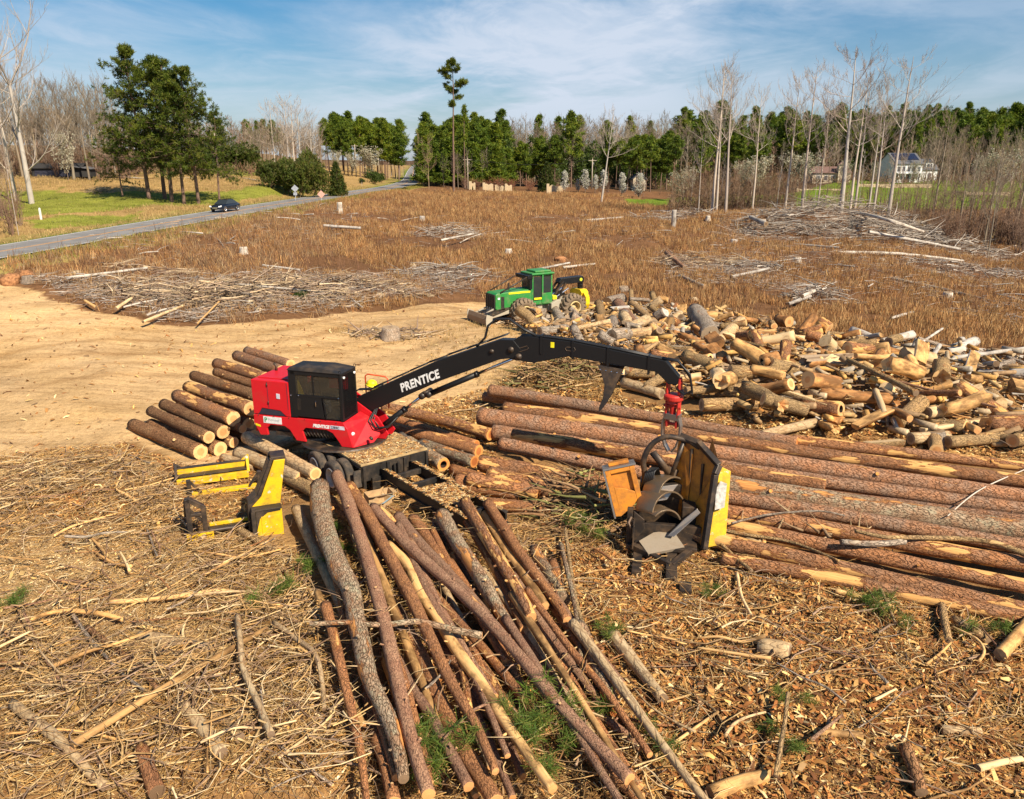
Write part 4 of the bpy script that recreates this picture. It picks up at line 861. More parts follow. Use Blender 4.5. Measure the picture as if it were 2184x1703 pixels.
# handrail and helmet beyond the cab
mb=MB(); mb.tube([(1.45,1.05,2.1),(1.45,1.05,3.25),(1.55,1.05,3.32),(2.25,1.05,3.28),(2.34,1.05,3.2),(2.34,1.05,2.1)],.028,8); mb.tube([(1.45,1.05,2.72),(2.34,1.05,2.70)],.022,8); mb.tube([(1.78,1.05,2.1),(1.78,1.05,2.72)],.02,8)
mb.build('handrail',M['rail_orange'],LO,True)
hh=thing('hard_hat','yellow hard hat hung on the orange rail behind the cab','hard hat',(LX,LY,0),LR); hh.rotation_euler=(0,0,LR)
mb=MB(); c=(1.72,1.0,2.98); mb.ball(c,.19,sc3=(1.1,.95,.85)); mb.lathe([(.001,0),(.26,0),(.27,.02),(.001,.03)],(1.76,1.0,2.93),(.2,0,1),20); mb.build('shell',M['hivis'],hh,True)
# boom (local plane y=.38)
BY=.38
def beam(name,prof,w_,mat_,parent,bev=.02):
    mb=MB(); mb.prism(prof,'y',BY-w_/2,BY+w_/2); return mb.build(name,M[mat_],parent,bevel=bev)
boom=beam('main_boom',[(.72,2.02),(1.05,1.70),(4.75,3.55),(6.9,4.46),(7.45,4.55),(7.62,4.85),(7.35,5.15),(6.9,5.13),(4.60,4.22),(1.6,2.72)],.36,'paint_black',LO)
mb=MB()
for k in range(7):
    x=2.2+k*.72; z=2.73+(x-1.6)*.50 if x<4.6 else 4.24+(x-4.6)*.396; mb.tube([(x-.1,BY-.14+.0,z+.02),(x+.65,BY-.14,z+.02+.36*(1 if x<4.2 else .84))],.022,6); mb.tube([(x-.1,BY+.05,z+.03),(x+.65,BY+.05,z+.03+.36*(1 if x<4.2 else .84))],.022,6)
mb.build('hose_run',M['hose'],boom,True)
import mathutils
ang=math.atan2(.4445,1)
text('lettering','PRENTICE',.40,M['white_paint'],boom,(3.28,BY-.186,3.03),(PI/2,-ang,0),shear=.25,bold=.015,ext=.003,sx_=.84)
for x,z,r_ in ((7.28,4.82,.10),(6.62,4.72,.07),(4.2,3.05,.10)):
    mb=MB(); mb.tube([(x,BY-.24,z),(x,BY+.24,z)],r_,14); mb.build('pin',M['steel_dark'],boom,True)
stick=beam('stick_boom',[(6.98,4.62),(7.28,4.48),(8.05,4.42),(9.2,4.72),(12.05,4.42),(12.45,4.05),(12.72,4.05),(12.78,4.30),(12.32,4.80),(9.3,5.22),(7.9,5.30),(7.55,5.27),(7.1,4.95)],.32,'paint_black',LO)
mb=MB(); mb.box(8.62,8.74,BY-.167,BY-.160,4.98,5.16); mb.build('warning_label',M['hivis'],stick)
mb=MB(); 
for yy in (-.09,.0,.09): mb.tube([(7.6,BY+yy,5.30),(8.6,BY+yy,5.30),(9.3,BY+yy,5.25),(10.8,BY+yy,5.05),(12.3,BY+yy,4.83)],.026,6)
mb.build('hose_run',M['hose'],stick,True)
for x in (8.3,9.35,10.5,11.8): 
    z=5.30 if x<9.3 else 5.22-(x-9.3)*.14; mb=MB(); mb.box(x-.03,x+.03,BY-.19,BY+.19,z-.55,z+.06); mb.build('hose_clamp',M['paint_black'],stick)
for x0,z0,x1,z1 in ((7.55,4.83,7.83,4.93),(9.15,4.98,9.4,4.98)):
    mb=MB(); mb.tube([(x0,BY-.165,z0+.05),(x1,BY-.165,z1+.05),(x1+.04,BY-.165,z1-.02),(x1,BY-.165,z1-.07),(x0,BY-.165,z0-.07),(x0-.04,BY-.165,z0),(x0,BY-.165,z0+.05)],.014,6); mb.build('slot_rim',M['steel_dark'],stick)
# heel under the stick
for s in (-1,1):
    mb=MB(); pl=[(10.18,4.52),(11.0,4.44),(10.92,4.2),(10.74,3.75),(10.60,3.40),(10.42,3.12),(10.30,2.98),(10.30,3.15),(10.42,3.5),(10.44,3.9),(10.3,4.3)]
    vs=[]
    for p in pl: vs.append((p[0],BY+s*(.17+.11*(4.52-p[1])),p[1]))
    mb.slab(vs,(0,s,0),.035); hl=mb.build('heel_plate',M['steel_dark'],stick,bevel=.006)
mb=MB()
for k in range(5): mb.ball((10.28+k*.18,BY-.215,4.38-.02*k),.026)
mb.build('bolt_row',M['chrome'],stick)
def cylinder(name,p0,p1,r,frac,parent=LO,tail=True):
    p0=Vector(p0);p1=Vector(p1); q=p0.lerp(p1,frac); mb=MB(); mb.tube([p0,q],r,14); mb.tube([q-(p1-p0).normalized()*.08,q],r*1.15,14); o=mb.build(name,M['paint_black'],parent,True)
    mb=MB(); mb.tube([q,p1],r*.52,12); mb.build('rod',M['chrome'],o,True); 
    for p in (p0,p1): mb=MB(); mb.tube([p-Vector((0,r*1.5,0)),p+Vector((0,r*1.5,0))],r*1.1,12); mb.build('eye',M['steel_dark'],o,True)
    return o
cylinder('lift_cylinder',(2.25,BY-.1,1.50),(4.05,BY-.1,2.95),.105,.62)
cylinder('stick_cylinder',(4.30,BY-.1,3.02),(7.55,BY-.1,4.60),.10,.55)
mb=MB()
for k,(a,b_,c_) in enumerate(((0,0,0),(.1,.06,.05),(-.1,-.05,.1))): mb.tube([(2.3,BY-.25+a,2.35),(2.15+b_,BY-.42+a,1.95),(2.4+b_,BY-.5+a,1.65+c_),(2.8,BY-.35+a,1.75),(3.1,BY-.2+a,2.1)],.028,7)
mb.build('hose',M['hose'],LO,True)
mb=MB()
for k in range(2):
    o_=.07*k; mb.tube([(6.05,BY-.1+o_,4.82),(6.35,BY-.1+o_,5.15),(6.45,BY-.1+o_,5.55),(6.75,BY-.1+o_,5.80),(7.2,BY-.1+o_,5.82),(7.7,BY-.1+o_,5.5),(8.1,BY-.1+o_,5.33)],.035,8)
mb.build('hose',M['hose'],LO,True)
mb=MB()
for k in range(3):
    o_=.08*(k-1); mb.tube([(12.2,BY+o_,4.85),(12.7,BY+o_-.1,4.82),(13.1,BY+o_-.18,4.45-.08*k),(13.2,BY+o_-.2,3.95-.08*k),(12.95,BY+o_-.18,3.78),(12.7,BY+o_-.1,3.95)],.033,8)
mb.build('hose',M['hose'],LO,True)
# grapple
gx=12.62; gr=bpy.data.objects.new('grapple',None); COL.objects.link(gr); gr.parent=LO; gr.location=(gx,BY,0); gr.rotation_euler=(0,0,rad(72))
mb=MB()
for s in (-1,1): mb.prism([(-.12,3.72),(.12,3.72),(.13,4.05),(.06,4.28),(-.06,4.28),(-.13,4.05)],'y',.20*s-.03,.20*s+.03)
mb.tube([(0,-.26,4.12),(0,.26,4.12)],.06,12); mb.lathe([(.001,3.52),(.30,3.52),(.31,3.56),(.31,3.66),(.27,3.70),(.001,3.72)],(0,0,0),(0,0,1),24)
mb.lathe([(.18,3.52),(.20,3.40),(.12,3.35),(.10,3.05),(.001,3.05)],(0,0,0),(0,0,1),18); mb.build('rotator',M['paint_red_worn'],gr,bevel=.008)
mb=MB()
for s in (-1,1): mb.box(-.12,.12,.20*s-.025,.20*s+.025,2.95,3.5); mb.box(-.1,.1,.16*s-.03,.16*s+.03,2.60,2.95)
mb.tube([(-.05,-.28,3.30),(-.05,.28,3.30)],.05,10); mb.tube([(0,-.24,2.72),(0,.24,2.72)],.045,10); mb.build('grapple_head',M['paint_red_worn'],gr,bevel=.008)
for s in (-1,1):
    mb=MB(); t_=[(0,.20*s,3.05),(0,.30*s,2.7),(0,.30*s,2.3),(0,.20*s,1.98),(0,.06*s,1.78)]
    for a,b_ in zip(t_[:-1],t_[1:]): mb.bar(a,b_,.20,.06,up=(0,1,0)); 
    mb.build('tine',M['steel_bright'],gr,bevel=.008)
mb=MB(); mb.prism([(-.24,2.86),(.24,2.86),(.28,3.06),(-.28,3.06)],'x',-.12,.12); mb.build('tine_bridge',M['steel_bright'],gr,bevel=.008)
# trailer
tr=bpy.data.objects.new('trailer',None); COL.objects.link(tr); tr.parent=LO; tr.location=(3.57,-1.16,0); tr.rotation_euler=(0,0,rad(-34.8))
mb=MB(); mb.box(-5.2,0,-1.30,1.30,1.08,1.15); 
mb.build('deck',M['deck_dirt'],tr,bevel=.01)
mb=MB(); mb.box(-.06,0,-1.28,1.28,.52,1.078); mb.box(-5.1,-.06,-1.24,-1.16,.88,1.078); mb.box(-5.1,-.06,1.16,1.24,.88,1.078)
for y in (-1.26,-.35,.3,1.18): mb.box(0,.07,y,y+.10,.30,1.05)
mb.box(0,.10,-.95,-.30,.20,.62); mb.tube([(.12,-.1,.95),(.14,-.1,.55)],.04,8); mb.tube([(.12,.05,.98),(.14,.05,.6)],.04,8)
mb.build('headboard',M['paint_black_dirty'],tr,bevel=.008)
mb=MB()
for y in (-.62,.52): 
    mb.box(.07,5.4,y,y+.14,.86,.90); mb.box(.07,5.4,y+.04,y+.10,.54,.86); mb.box(.07,5.4,y-.02,y+.16,.50,.54); mb.box(-5,.0,y,y+.12,.6,1.07)
for x in (.7,1.7,2.3,3.3,4.6): mb.box(x,x+.12,-.48,.52,.66,.84)
mb.box(2.4,3.9,-.48,.52,.845,.87); mb.build('chassis',M['paint_black_dirty'],tr,bevel=.008)
for x in (-.88,-2.15):
    for s in (-1,1):
        for o_ in (1.86,1.5) if s<0 else (1.5,1.15): wheel(tr,(x,s*o_,.58 if s<0 else .52),(0,s,0),.57,.30,.34,M['tyre'],M['rim_pale'] if o_>1.3 else M['steel_rust'],dish=.16)
mb=MB(); 
for x in (-.88,-2.15): mb.tube([(x,-1.5,.52),(x,1.1,.52)],.07,10)
mb.build('axle',M['steel_dark'],tr)
mb=MB(); mb.box(-2.6,-.08,-1.30,-1.27,.98,1.07); mb.box(-.10,-.06,-1.55,-1.2,.35,.95); mb.build('mud_flap',M['tyre'],tr)
for i,(dx,dy,rz,w_,lab) in enumerate([(1.05,-1.25,.5,.42,'torn cardboard box lying beside the trailer frame'),(1.55,-1.45,1.2,.34,'flattened printed carton beside the torn box')]):
    p=LO.matrix_basis@Vector((3.57+math.cos(rad(-34.8))*dx-math.sin(rad(-34.8))*dy,-1.16+math.sin(rad(-34.8))*dx+math.cos(rad(-34.8))*dy,.30))
    bx=thing('cardboard_box',lab,'box',p,rz); mb=MB(); h_=.14
    mb.box(-w_,w_,-w_*.6,-w_*.58,0,h_*1.6); mb.box(-w_,w_,w_*.58,w_*.6,0,h_*1.6); mb.box(-w_,-w_+.015,-w_*.58,w_*.58,0,h_*1.6); mb.box(w_-.015,w_,-w_*.58,w_*.58,0,h_*1.6); mb.box(-w_,w_,-w_*.58,w_*.58,0,.012); mb.build('carton',M['cardboard'],bx)
    mb=MB(); mb.add([(-w_,-w_*.6,h_*1.6),(w_,-w_*.6,h_*1.6),(w_*.95,-w_*.95,h_*1.9),(-w_*.95,-w_*.95,h_*1.9)],[(0,1,2,3)]); mb.add([(w_,-w_*.58,h_*1.6),(w_,w_*.58,h_*1.6),(w_*1.5,w_*.5,h_*1.1),(w_*1.5,-w_*.5,h_*1.1)],[(0,1,2,3)]); mb.build('flap',M['cardboard'] if i==0 else M['print_blue'],bx)
# ================================================================ yellow slasher saw frame (left foreground)
SA=thing('slasher_saw','yellow and black slasher saw frame with a tall guard tower, bedded in sawdust','saw frame',(-9.55,21.1,0),rad(21.7))
SA.scale=(1,1,.90)
mb=MB()   # near left upright: two posts joined by a raking cap
for x in (0,.42): mb.box(x,x+.14,-.08,.10,0,1.15 if x else 1.50)
mb.bar((.07,.01,1.50),(.49,.01,1.14),.18,.14); mb.bar((.0,.01,.92),(.56,.01,.92),.16,.10); mb.bar((.07,.01,1.15),(.5,.01,.55),.10,.08)
mb.bar((.03,.05,1.35),(-.05,1.2,.35),.12,.10); mb.box(-.10,.0,.0,1.3,.0,.22); st=mb.build('end_stand',M['steel_dark'],SA,bevel=.012)
mb=MB(); mb.box(-.05,.70,-.14,-.085,.0,.30); mb.box(.15,.42,-.22,-.145,-.10,.12); mb.build('foot',M['paint_yellow'],st,bevel=.01)
mb=MB(); mb.tube([(.56,0,.34),(.70,0,.26),(1.60,0,.26),(1.78,0,.30)],.07,10); mb.box(.56,1.75,.03,.25,.10,.30); mb.build('cross_rail',M['steel_dark'],SA,True)
mb=MB(); mb.box(.6,1.75,.26,.34,.22,.40); mb.build('rail_plate',M['paint_yellow'],SA,bevel=.008)
# tower
T=[(1.72,0),(2.62,0),(2.62,.97),(2.88,2.62),(2.52,2.62),(2.05,1.35),(1.76,1.05)]
mb=MB(); mb.prism([(1.80,.10),(2.62,0),(2.64,.95),(2.90,2.55),(2.58,2.55),(2.12,1.32),(1.84,1.02)],'y',-.28,.30); tw=mb.build('tower',M['paint_yellow'],SA,bevel=.015)
mb=MB()
for y0,y1 in ((-.30,-.24),(.26,.34)): mb.prism([(1.68,.12),(1.79,.12),(1.82,1.02),(2.10,1.33),(2.57,2.62),(2.48,2.62),(2.02,1.40),(1.72,1.10)],'y',y0,y1)
mb.prism([(2.50,2.555),(2.92,2.555),(2.92,2.66),(2.50,2.66)],'y',-.27,.30); mb.prism([(1.70,.3),(1.78,.3),(1.80,1.0),(2.06,1.37),(2.50,2.5),(2.44,2.5),(1.98,1.42),(1.74,1.1)],'y',-.2,.22); mb.build('edge_beam',M['steel_dark'],tw,bevel=.012)
mb=MB(); mb.box(1.80,2.66,-.62,-.285,.98,1.03); mb.box(1.78,1.90,-.62,-.285,.1,.98); mb.build('shelf',M['paint_black_dirty'],tw,bevel=.01)
mb=MB(); mb.box(1.905,2.66,-.60,-.29,.0,.975); bx_=mb.build('saw_box',M['paint_yellow'],tw,bevel=.02)
mb=MB(); mb.prism([(1.91,.30),(1.91,.97),(2.62,.97),(2.62,.92),(2.25,.90),(2.02,.72)],'y',-.612,-.602); mb.build('worn_edge',M['paint_black_dirty'],bx_)
mb=MB(); mb.box(2.05,2.60,-.615,-.603,.02,.78); mb.build('panel',M['paint_yellow'],bx_,bevel=.006)
# rear cradle and middle low cradle
def cradle(y0,zs,w0,w1,hgt,nm):
    mb=MB(); mb.box(w0,w1,y0-.06,y0+.06,zs,zs+.26); mb.box(w0,w1,y0+.42,y0+.52,zs+.22,zs+.50); c_=mb.build(nm,M['paint_yellow'],SA,bevel=.012)
    mb=MB(); mb.box(w0,w1,y0+.10,y0+.38,zs+.27,zs+.31); mb.box(w0,w1,y0+.40,y0+.54,zs+.505,zs+.55); mb.build('top_strip',M['steel_dark'],c_,bevel=.008)
    for xx,s in ((w0,1),(w1,-1)):
        mb=MB(); mb.prism([(xx-s*.05,zs),(xx+s*.10,zs),(xx+s*.10,zs+.25),(xx+s*.0,zs+hgt),(xx-s*.07,zs+hgt)],'y',y0+.44,y0+.56); mb.bar((xx-s*.02,y0+.5,zs+hgt-.04),(xx+s*.42,y0+.5,zs+.30),.09,.08); mb.bar((xx,y0+.48,zs+hgt*.9),(xx,y0,zs+.2),.09,.08)
        mb.build('end_upright',M['steel_dark'] if s>0 else M['paint_yellow'],c_,bevel=.008)
cradle(4.30,.12,-.35,2.0,.72,'rear_cradle')
mb=MB(); mb.box(0,2.3,3.35,3.47,.02,.2); mid=mb.build('middle_rail',M['paint_yellow'],SA,bevel=.01)
for xx,s in ((.05,1),(2.3,-1)):
    mb=MB(); mb.box(xx-.07,xx+.07,3.28,3.42,0,.72); mb.bar((xx,3.35,.70),(xx+s*.36,3.35,.15),.08,.08); mb.build('mid_upright',M['steel_dark'],mid,bevel=.01)
mb=MB(); mb.box(-.06,.06,1.3,4.4,.0,.16); mb.box(2.2,2.32,.3,4.4,.0,.12); mb.build('side_rail',M['paint_black_dirty'],SA,bevel=.01)
# ================================================================ delimber (centre right)
DE=thing('delimber','yellow pull through delimber with curved steel knives and a round black guard hoop','delimber',(4.1,20.6,h1(4.1,19.3)+.16),rad(-11))
DE.scale=(1,1,.95)
# local: x right, y away from the camera, z up
def pl(name,pts,n,th,mat_,parent=DE,bev=.012):
    mb=MB(); mb.slab(pts,n,th); return mb.build(name,M[mat_],parent,bevel=bev)
sp_=pl('side_plate',[(1.42,-.25,.08),(1.98,-.10,.22),(2.02,.55,2.25),(1.70,.55,2.40),(1.60,.35,2.20)],(0,-1,.3),.05,'paint_yellow')
mb=MB(); mb.add([(1.42,-.27,.08),(1.60,.33,2.20),(1.70,.55,2.42),(1.55,1.9,2.75),(1.05,2.0,.25),(1.30,.9,.05)],[(0,1,2,3,4,5)]); mb.build('wing_wall',M['paint_orange'],sp_)
pl('wing_plate',[(1.36,-.25,.08),(1.56,.35,2.20),(1.66,.55,2.42),(1.06,1.1,2.88),(.55,1.35,2.95),(.42,1.3,.9),(.8,.8,.3)],(.6,-.75,0),.06,'paint_orange',DE)
mb=MB()
e=[(1.40,-.31,.08),(1.58,.27,2.22),(1.68,.45,2.45),(1.10,1.0,2.93),(.60,1.25,3.02)]
for a,b_ in zip(e[:-1],e[1:]): mb.bar(a,b_,.16,.16,up=(.5,-.8,.2))
mb.build('edge_beam',M['steel_dark'],sp_,bevel=.015)
for k,(x,z,w_) in enumerate(((.95,2.2,.0),(1.28,1.2,.0))):
    mb=MB(); mb.bar((x,.78-.2*k,.4),(x-.02,.98-.25*k,2.7-.35*k),.10,.05,up=(.6,-.75,0)); mb.build('rib',M['steel_dark'],sp_)
mb=MB(); mb.slab([(1.62,-.06,1.25),(1.88,.02,1.32),(1.92,.30,1.95),(1.74,.30,2.02),(1.63,.20,1.8)],(.02,-1,.3),.052); mb.build('worn_patch',M['worn_grey'],sp_)
pl('wing_strip',[(.52,1.22,.9),(.86,.80,.9),(.92,.98,2.55),(.66,1.18,2.75)],(.6,-.75,0),.075,'paint_orange')
# hoop with spokes
hc=Vector((.34,1.15,2.0)); hp=[hc+Vector((-.62-.1,.0,-.75)),hc+Vector((-.72,.0,-.25))]+[hc+Vector((.76*math.cos(t)-.02,0.0,1.0*math.sin(t))) for t in np.linspace(PI*.98,PI*.42,9)]+[hc+Vector((.55,.0,.88)),hc+Vector((.82,-.15,.72))]
mb=MB(); mb.tube(hp,.085,12); mb.bar(hc+Vector((-.52,0,.45)),hc+Vector((.05,.05,-.30)),.20,.07,up=(0,1,0)); mb.bar(hc+Vector((.35,0,.85)),hc+Vector((.0,.05,-.55)),.12,.07,up=(0,1,0)); mb.bar(hc+Vector((.12,.05,-.05)),hc+Vector((-.25,.05,-.95)),.34,.07,up=(0,1,0))
mb.build('guard_hoop',M['steel_dark'],DE,True)
# left box
lb=bpy.data.objects.new('left_jaw',None); COL.objects.link(lb); lb.parent=DE; lb.location=(-.95,.55,1.55); lb.rotation_euler=(rad(-12),rad(-14),rad(10))
mb=MB(); mb.prism([(-.42,-.95),(.42,-.55),(.40,.55),(-.45,.55)],'y',.06,.5); mb.box(-.45,-.30,-.06,.06,-.9,.55); mb.box(.27,.42,-.06,.06,-.55,.55); mb.box(-.30,.27,-.06,.06,.42,.55); mb.prism([(-.30,-.90),(.27,-.58),(.27,-.25),(0,-.10),(-.30,.0)],'y',-.06,.06)
mb.build('jaw_body',M['paint_orange'],lb,bevel=.015)
mb=MB(); mb.box(-.50,.47,-.09,.55,.555,.62); mb.box(-.51,-.455,-.09,.52,-.95,.55); mb.build('jaw_edge',M['steel_bright'],lb,bevel=.008)
mb=MB(); mb.box(-.30,.30,.12,.42,.625,.72); mb.build('jaw_cap',M['paint_orange'],lb,bevel=.01)
# hose bundle
mb=MB()
for k in range(6): mb.tube([(-.45+.05*k,.9,1.35),(-.35+.05*k,.85,1.85+.02*k),(-.2+.04*k,1.0,2.0),(.0+.02*k,1.15,1.6)],.03,7)
mb.build('hose_bundle',M['hose'],DE,True)
# curved knives: shells wrapped round the log opening
def knife(name,c,r,a0,a1,y0,y1,tilt,mat_,th=.05,taper=.0):
    mb=MB(); n=12; c=Vector(c); R_=Matrix.Rotation(tilt[0],3,'X')@Matrix.Rotation(tilt[1],3,'Y')@Matrix.Rotation(tilt[2],3,'Z'); vs=[]
    for i in range(n+1):
        t=a0+(a1-a0)*i/n; sh=taper*(i/n)
        for rr,y in ((r,y0+sh),(r,y1-sh),(r-th,y1-sh),(r-th,y0+sh)): vs.append(c+R_@Vector((rr*math.cos(t),y,rr*math.sin(t))))
    fs=[(0,1,2,3),(4*n+3,4*n+2,4*n+1,4*n)]+[(4*i+j,4*(i+1)+j,4*(i+1)+(j+1)%4,4*i+(j+1)%4) for i in range(n) for j in range(4)]
    mb.add(vs,fs); return mb.build(name,M[mat_],DE,True,bevel=.006)
knife('knife',(.10,.55,.80),.66,rad(28),rad(172),-.45,.42,(rad(-8),rad(-6),rad(48)),'knife_steel',taper=.12)
knife('knife',(.22,.95,1.15),.62,rad(20),rad(165),-.40,.40,(rad(-6),rad(-8),rad(50)),'knife_steel',taper=.10)
knife('knife',(.12,.10,.62),.50,rad(30),rad(150),-.38,.26,(rad(-14),rad(10),rad(38)),'knife_steel',taper=.12)
mb=MB(); mb.box(-.5,1.0,1.0,1.5,.1,1.5); mb.box(-.55,1.2,-.5,1.0,.02,.16); mb.box(.75,1.15,.3,1.1,.1,1.1); mb.build('core_frame',M['steel_dark'],DE,bevel=.03)
pl('knife_arm',[(.35,-.25,.38),(.55,-.30,.40),(1.25,.15,1.02),(1.15,.15,1.15),(.80,.0,.85)],(.1,-1,.3),.06,'steel_bright')
pl('knife_arm',[(-.55,.75,1.25),(.05,.75,1.50),(.6,.9,1.55),(.3,.7,1.1),(-.4,.6,.95)],(.1,-1,.4),.06,'steel_bright')
mb=MB(); mb.add([(-.28,-.55,.72),(.62,-.55,.72),(.10,.15,.95),(.45,.15,.95),(-.28,-.62,.40),(.95,-.62,.52),(.55,.0,.9),(.2,-.75,.34)],[(0,4,7),(0,7,5,1),(0,1,3,2),(4,5,7)]); 
DEM=Matrix.Translation(DE.location)@Matrix.Rotation(rad(-11),4,'Z')@Matrix.Diagonal((1,1,.95,1)); DI=DEM.inverted()
A_,B_,C_,D_,E_=[(DI@pyy(*q))[:] for q in ((1363,1153,20.15),(1383,1181,19.55),(1460,1166,19.85),(1394,1135,20.55),(1435,1130,20.65))]
wd=MB(); low=[(p[0],p[1]+.05,p[2]-.10) for p in (A_,B_,C_,D_,E_)]; wd.add([A_,B_,C_,D_,E_]+low,[(0,1,3),(1,2,4,3),(0,5,6,1),(1,6,7,2),(2,7,9,4),(4,9,8,3),(3,8,5,0),(5,8,9,7,6)]); wd.build('wedge_plate',M['wedge_steel'],DE)
# frame
mb=MB(); mb.box(-.78,-.62,-.55,-.40,.15,1.30); mb.box(-.60,-.56,-.85,-.40,.15,.95); mb.prism([(-.60,.15),(-.28,.65),(-.30,.95),(-.60,1.2)],'y',-.48,-.44); mb.box(-.78,1.05,-.72,-.60,.10,.22); mb.bar((-.6,-.66,.16),(.5,-1.35,.02),.16,.18); mb.bar((1.0,-.66,.16),(.5,-1.35,.02),.16,.18)
mb.box(-.75,1.3,.0,.16,.05,.6); mb.box(.35,.65,-2.1,.2,-.12,.08); mb.box(-.55,-.3,-1.9,.2,-.14,.05); mb.box(.70,1.0,-2.75,-2.3,-.1,.12); mb.build('base_frame',M['steel_dark'],DE,bevel=.012)
mb=MB(); mb.tube([(-.66,-.58,1.05),(-.72,-.75,.95),(-.66,-.78,.8),(-.58,-.6,.78)],.03,7); mb.build('handle',M['steel_rust'],DE,True)
# ================================================================ green skidder
SK=thing('grapple_skidder','green grapple skidder with caged cab, muddy tyres and dozer blade','skidder',(1.95,55.4,h1(1.95,55.4)-.02),math.atan2(-.50,-.87))
for x in (2.02,-2.0):
    for s in (1,-1): wheel(SK,(x,s*1.22,.90),(0,s,0),.92,.78,.46,M['tyre_mud'],M['rim_yellow'],lug=18,dish=.05)
mb=MB(); mb.box(.1,4.0,-.55,.55,.75,1.25); mb.box(-3.2,-.35,-.62,.62,.70,1.38); mb.box(-.4,.2,-.3,.3,.7,1.1); mb.box(1.7,2.3,-.95,.95,.75,1.05); mb.box(-2.3,-1.7,-.95,.95,.75,1.05); mb.prism([(-1.6,.62),(-.4,.62),(-.4,1.25),(-.9,1.45),(-1.6,1.45)],'y',.63,.95); mb.build('chassis',M['frame_mud'],SK,bevel=.03)
mb=MB(); mb.prism([(.95,1.25),(3.75,1.05),(3.92,1.2),(3.92,2.16),(3.75,2.24),(1.0,2.34)],'y',-.68,.68); hd=mb.build('hood',M['green_paint'],SK,bevel=.05)
mb=MB(); mb.box(3.925,3.99,-.64,.64,1.02,2.14); 
for k in range(4): mb.box(3.995,4.02,-.55+k*.3,-.45+k*.3,1.1,2.08)
mb.build('radiator_grille',M['paint_black_dirty'],hd,bevel=.01)
mb=MB(); mb.box(1.2,2.9,.685,.695,2.12,2.24); mb.build('yellow_stripe',M['hivis'],hd)
mb=MB(); mb.box(3.25,3.5,.685,.70,1.15,2.0); mb.build('side_vent',M['paint_black_dirty'],hd)
for y in (.52,-.52):
    mb=MB(); mb.box(3.6,3.75,y*1.31-.02,y*1.31+.02,1.82,1.95); mb.build('headlight',M['lamp_white'],hd)
mb=MB(); mb.tube([(2.4,-.2,2.3),(2.4,-.2,2.75)],.06,10); mb.build('exhaust',M['steel_dark'],hd)
mb=MB(); mb.tube([(2.9,.6,2.2),(2.0,.62,1.55),(1.2,.64,1.5)],.03,6); mb.build('side_rail',M['paint_yellow_clean'],hd)
ck=bpy.data.objects.new('cab',None); COL.objects.link(ck); ck.parent=SK
mb=MB()
for x,y in ((1.0,.66),(1.0,-.66),(.22,.72),(.22,-.72),(-.55,.66),(-.55,-.66)): mb.box(x-.06,x+.06,y-.05,y+.05,1.3,3.28)
mb.box(-.6,1.05,-.72,-.62,1.25,2.2); mb.box(-.6,.16,.66,.74,1.25,2.0); mb.box(.28,.95,.66,.74,1.25,1.5); mb.box(-.62,-.54,-.66,.66,1.25,2.1); mb.box(-.6,1.05,-.7,.7,1.2,1.3); mb.box(-.58,1.05,-.66,.66,3.18,3.28); mb.build('cab_frame',M['green_paint'],ck,bevel=.02)
mb=MB(); mb.box(-.72,1.12,-.82,.82,3.285,3.42); mb.box(-.55,.75,-.62,.62,3.425,3.56); mb.build('roof',M['green_paint'],ck,bevel=.05)
mb=MB(); mb.box(.29,.93,.68,.70,1.52,3.16); mb.build('door',M['dark_glass'],ck); mb=MB(); mb.box(-.48,.15,.68,.70,2.02,3.14); mb.build('window',M['dark_glass'],ck)
mb=MB(); mb.box(1.04,1.06,-.6,.6,2.3,3.2); mb.build('windscreen',M['dark_glass'],ck); mb=MB(); mb.box(-.575,-.56,-.6,.6,2.12,3.15); mb.build('rear_window',M['dark_glass'],ck)
mb=MB(); mb.box(.3,.9,.745,.752,1.58,1.72); mb.build('yellow_label',M['hivis'],ck)
mb=MB(); mb.box(1.08,1.5,-.85,.85,3.05,3.3); mb.box(1.08,1.3,.45,.8,2.35,3.1); mb.build('screen_guard',M['paint_black'],ck,bevel=.02)
for y in (.72,-.72):
    mb=MB(); mb.tube([(1.45,y,3.2),(3.55,y*.98,2.28)],.055,8); mb.build('brush_bar',M['steel_dark'],SK,True)
# blade
mb=MB(); prof=[(4.75,.10),(4.95,.30),(4.98,.65),(4.88,.92),(4.80,.92),(4.88,.65),(4.85,.33),(4.68,.14)]
mb.prism(prof,'y',-1.42,1.30); bl=mb.build('dozer_blade',M['blade_mud'],SK,bevel=.012)
for s,yy in ((1,1.30),(-1,-1.42)):
    mb=MB(); mb.prism([(4.5,.85),(4.95,1.02),(5.02,.7),(5.0,.08),(4.8,.05),(4.55,.5)],'y',yy-.0,yy+.05*s); mb.build('end_plate',M['frame_mud'],bl)
for y in (.95,-.95):
    mb=MB(); mb.bar((4.72,y,.72),(2.6,y*.78,1.0),.20,.22); mb.bar((4.6,y*.6,.95),(3.75,y*.5,1.25),.10,.10); mb.build('push_arm',M['frame_mud'],bl,bevel=.02)
mb=MB(); mb.add([(4.75,.9,.98),(3.2,.95,1.25),(3.2,.25,1.25),(4.75,.35,.98)],[(0,1,2,3)]); mb.add([(2.5,.66,1.28),(3.4,.66,1.22),(4.6,1.1,.98),(4.5,1.25,.9),(3.3,.95,1.05)],[(0,1,2,3,4)]); mb.build('step_plate',M['steel_dark'],bl)
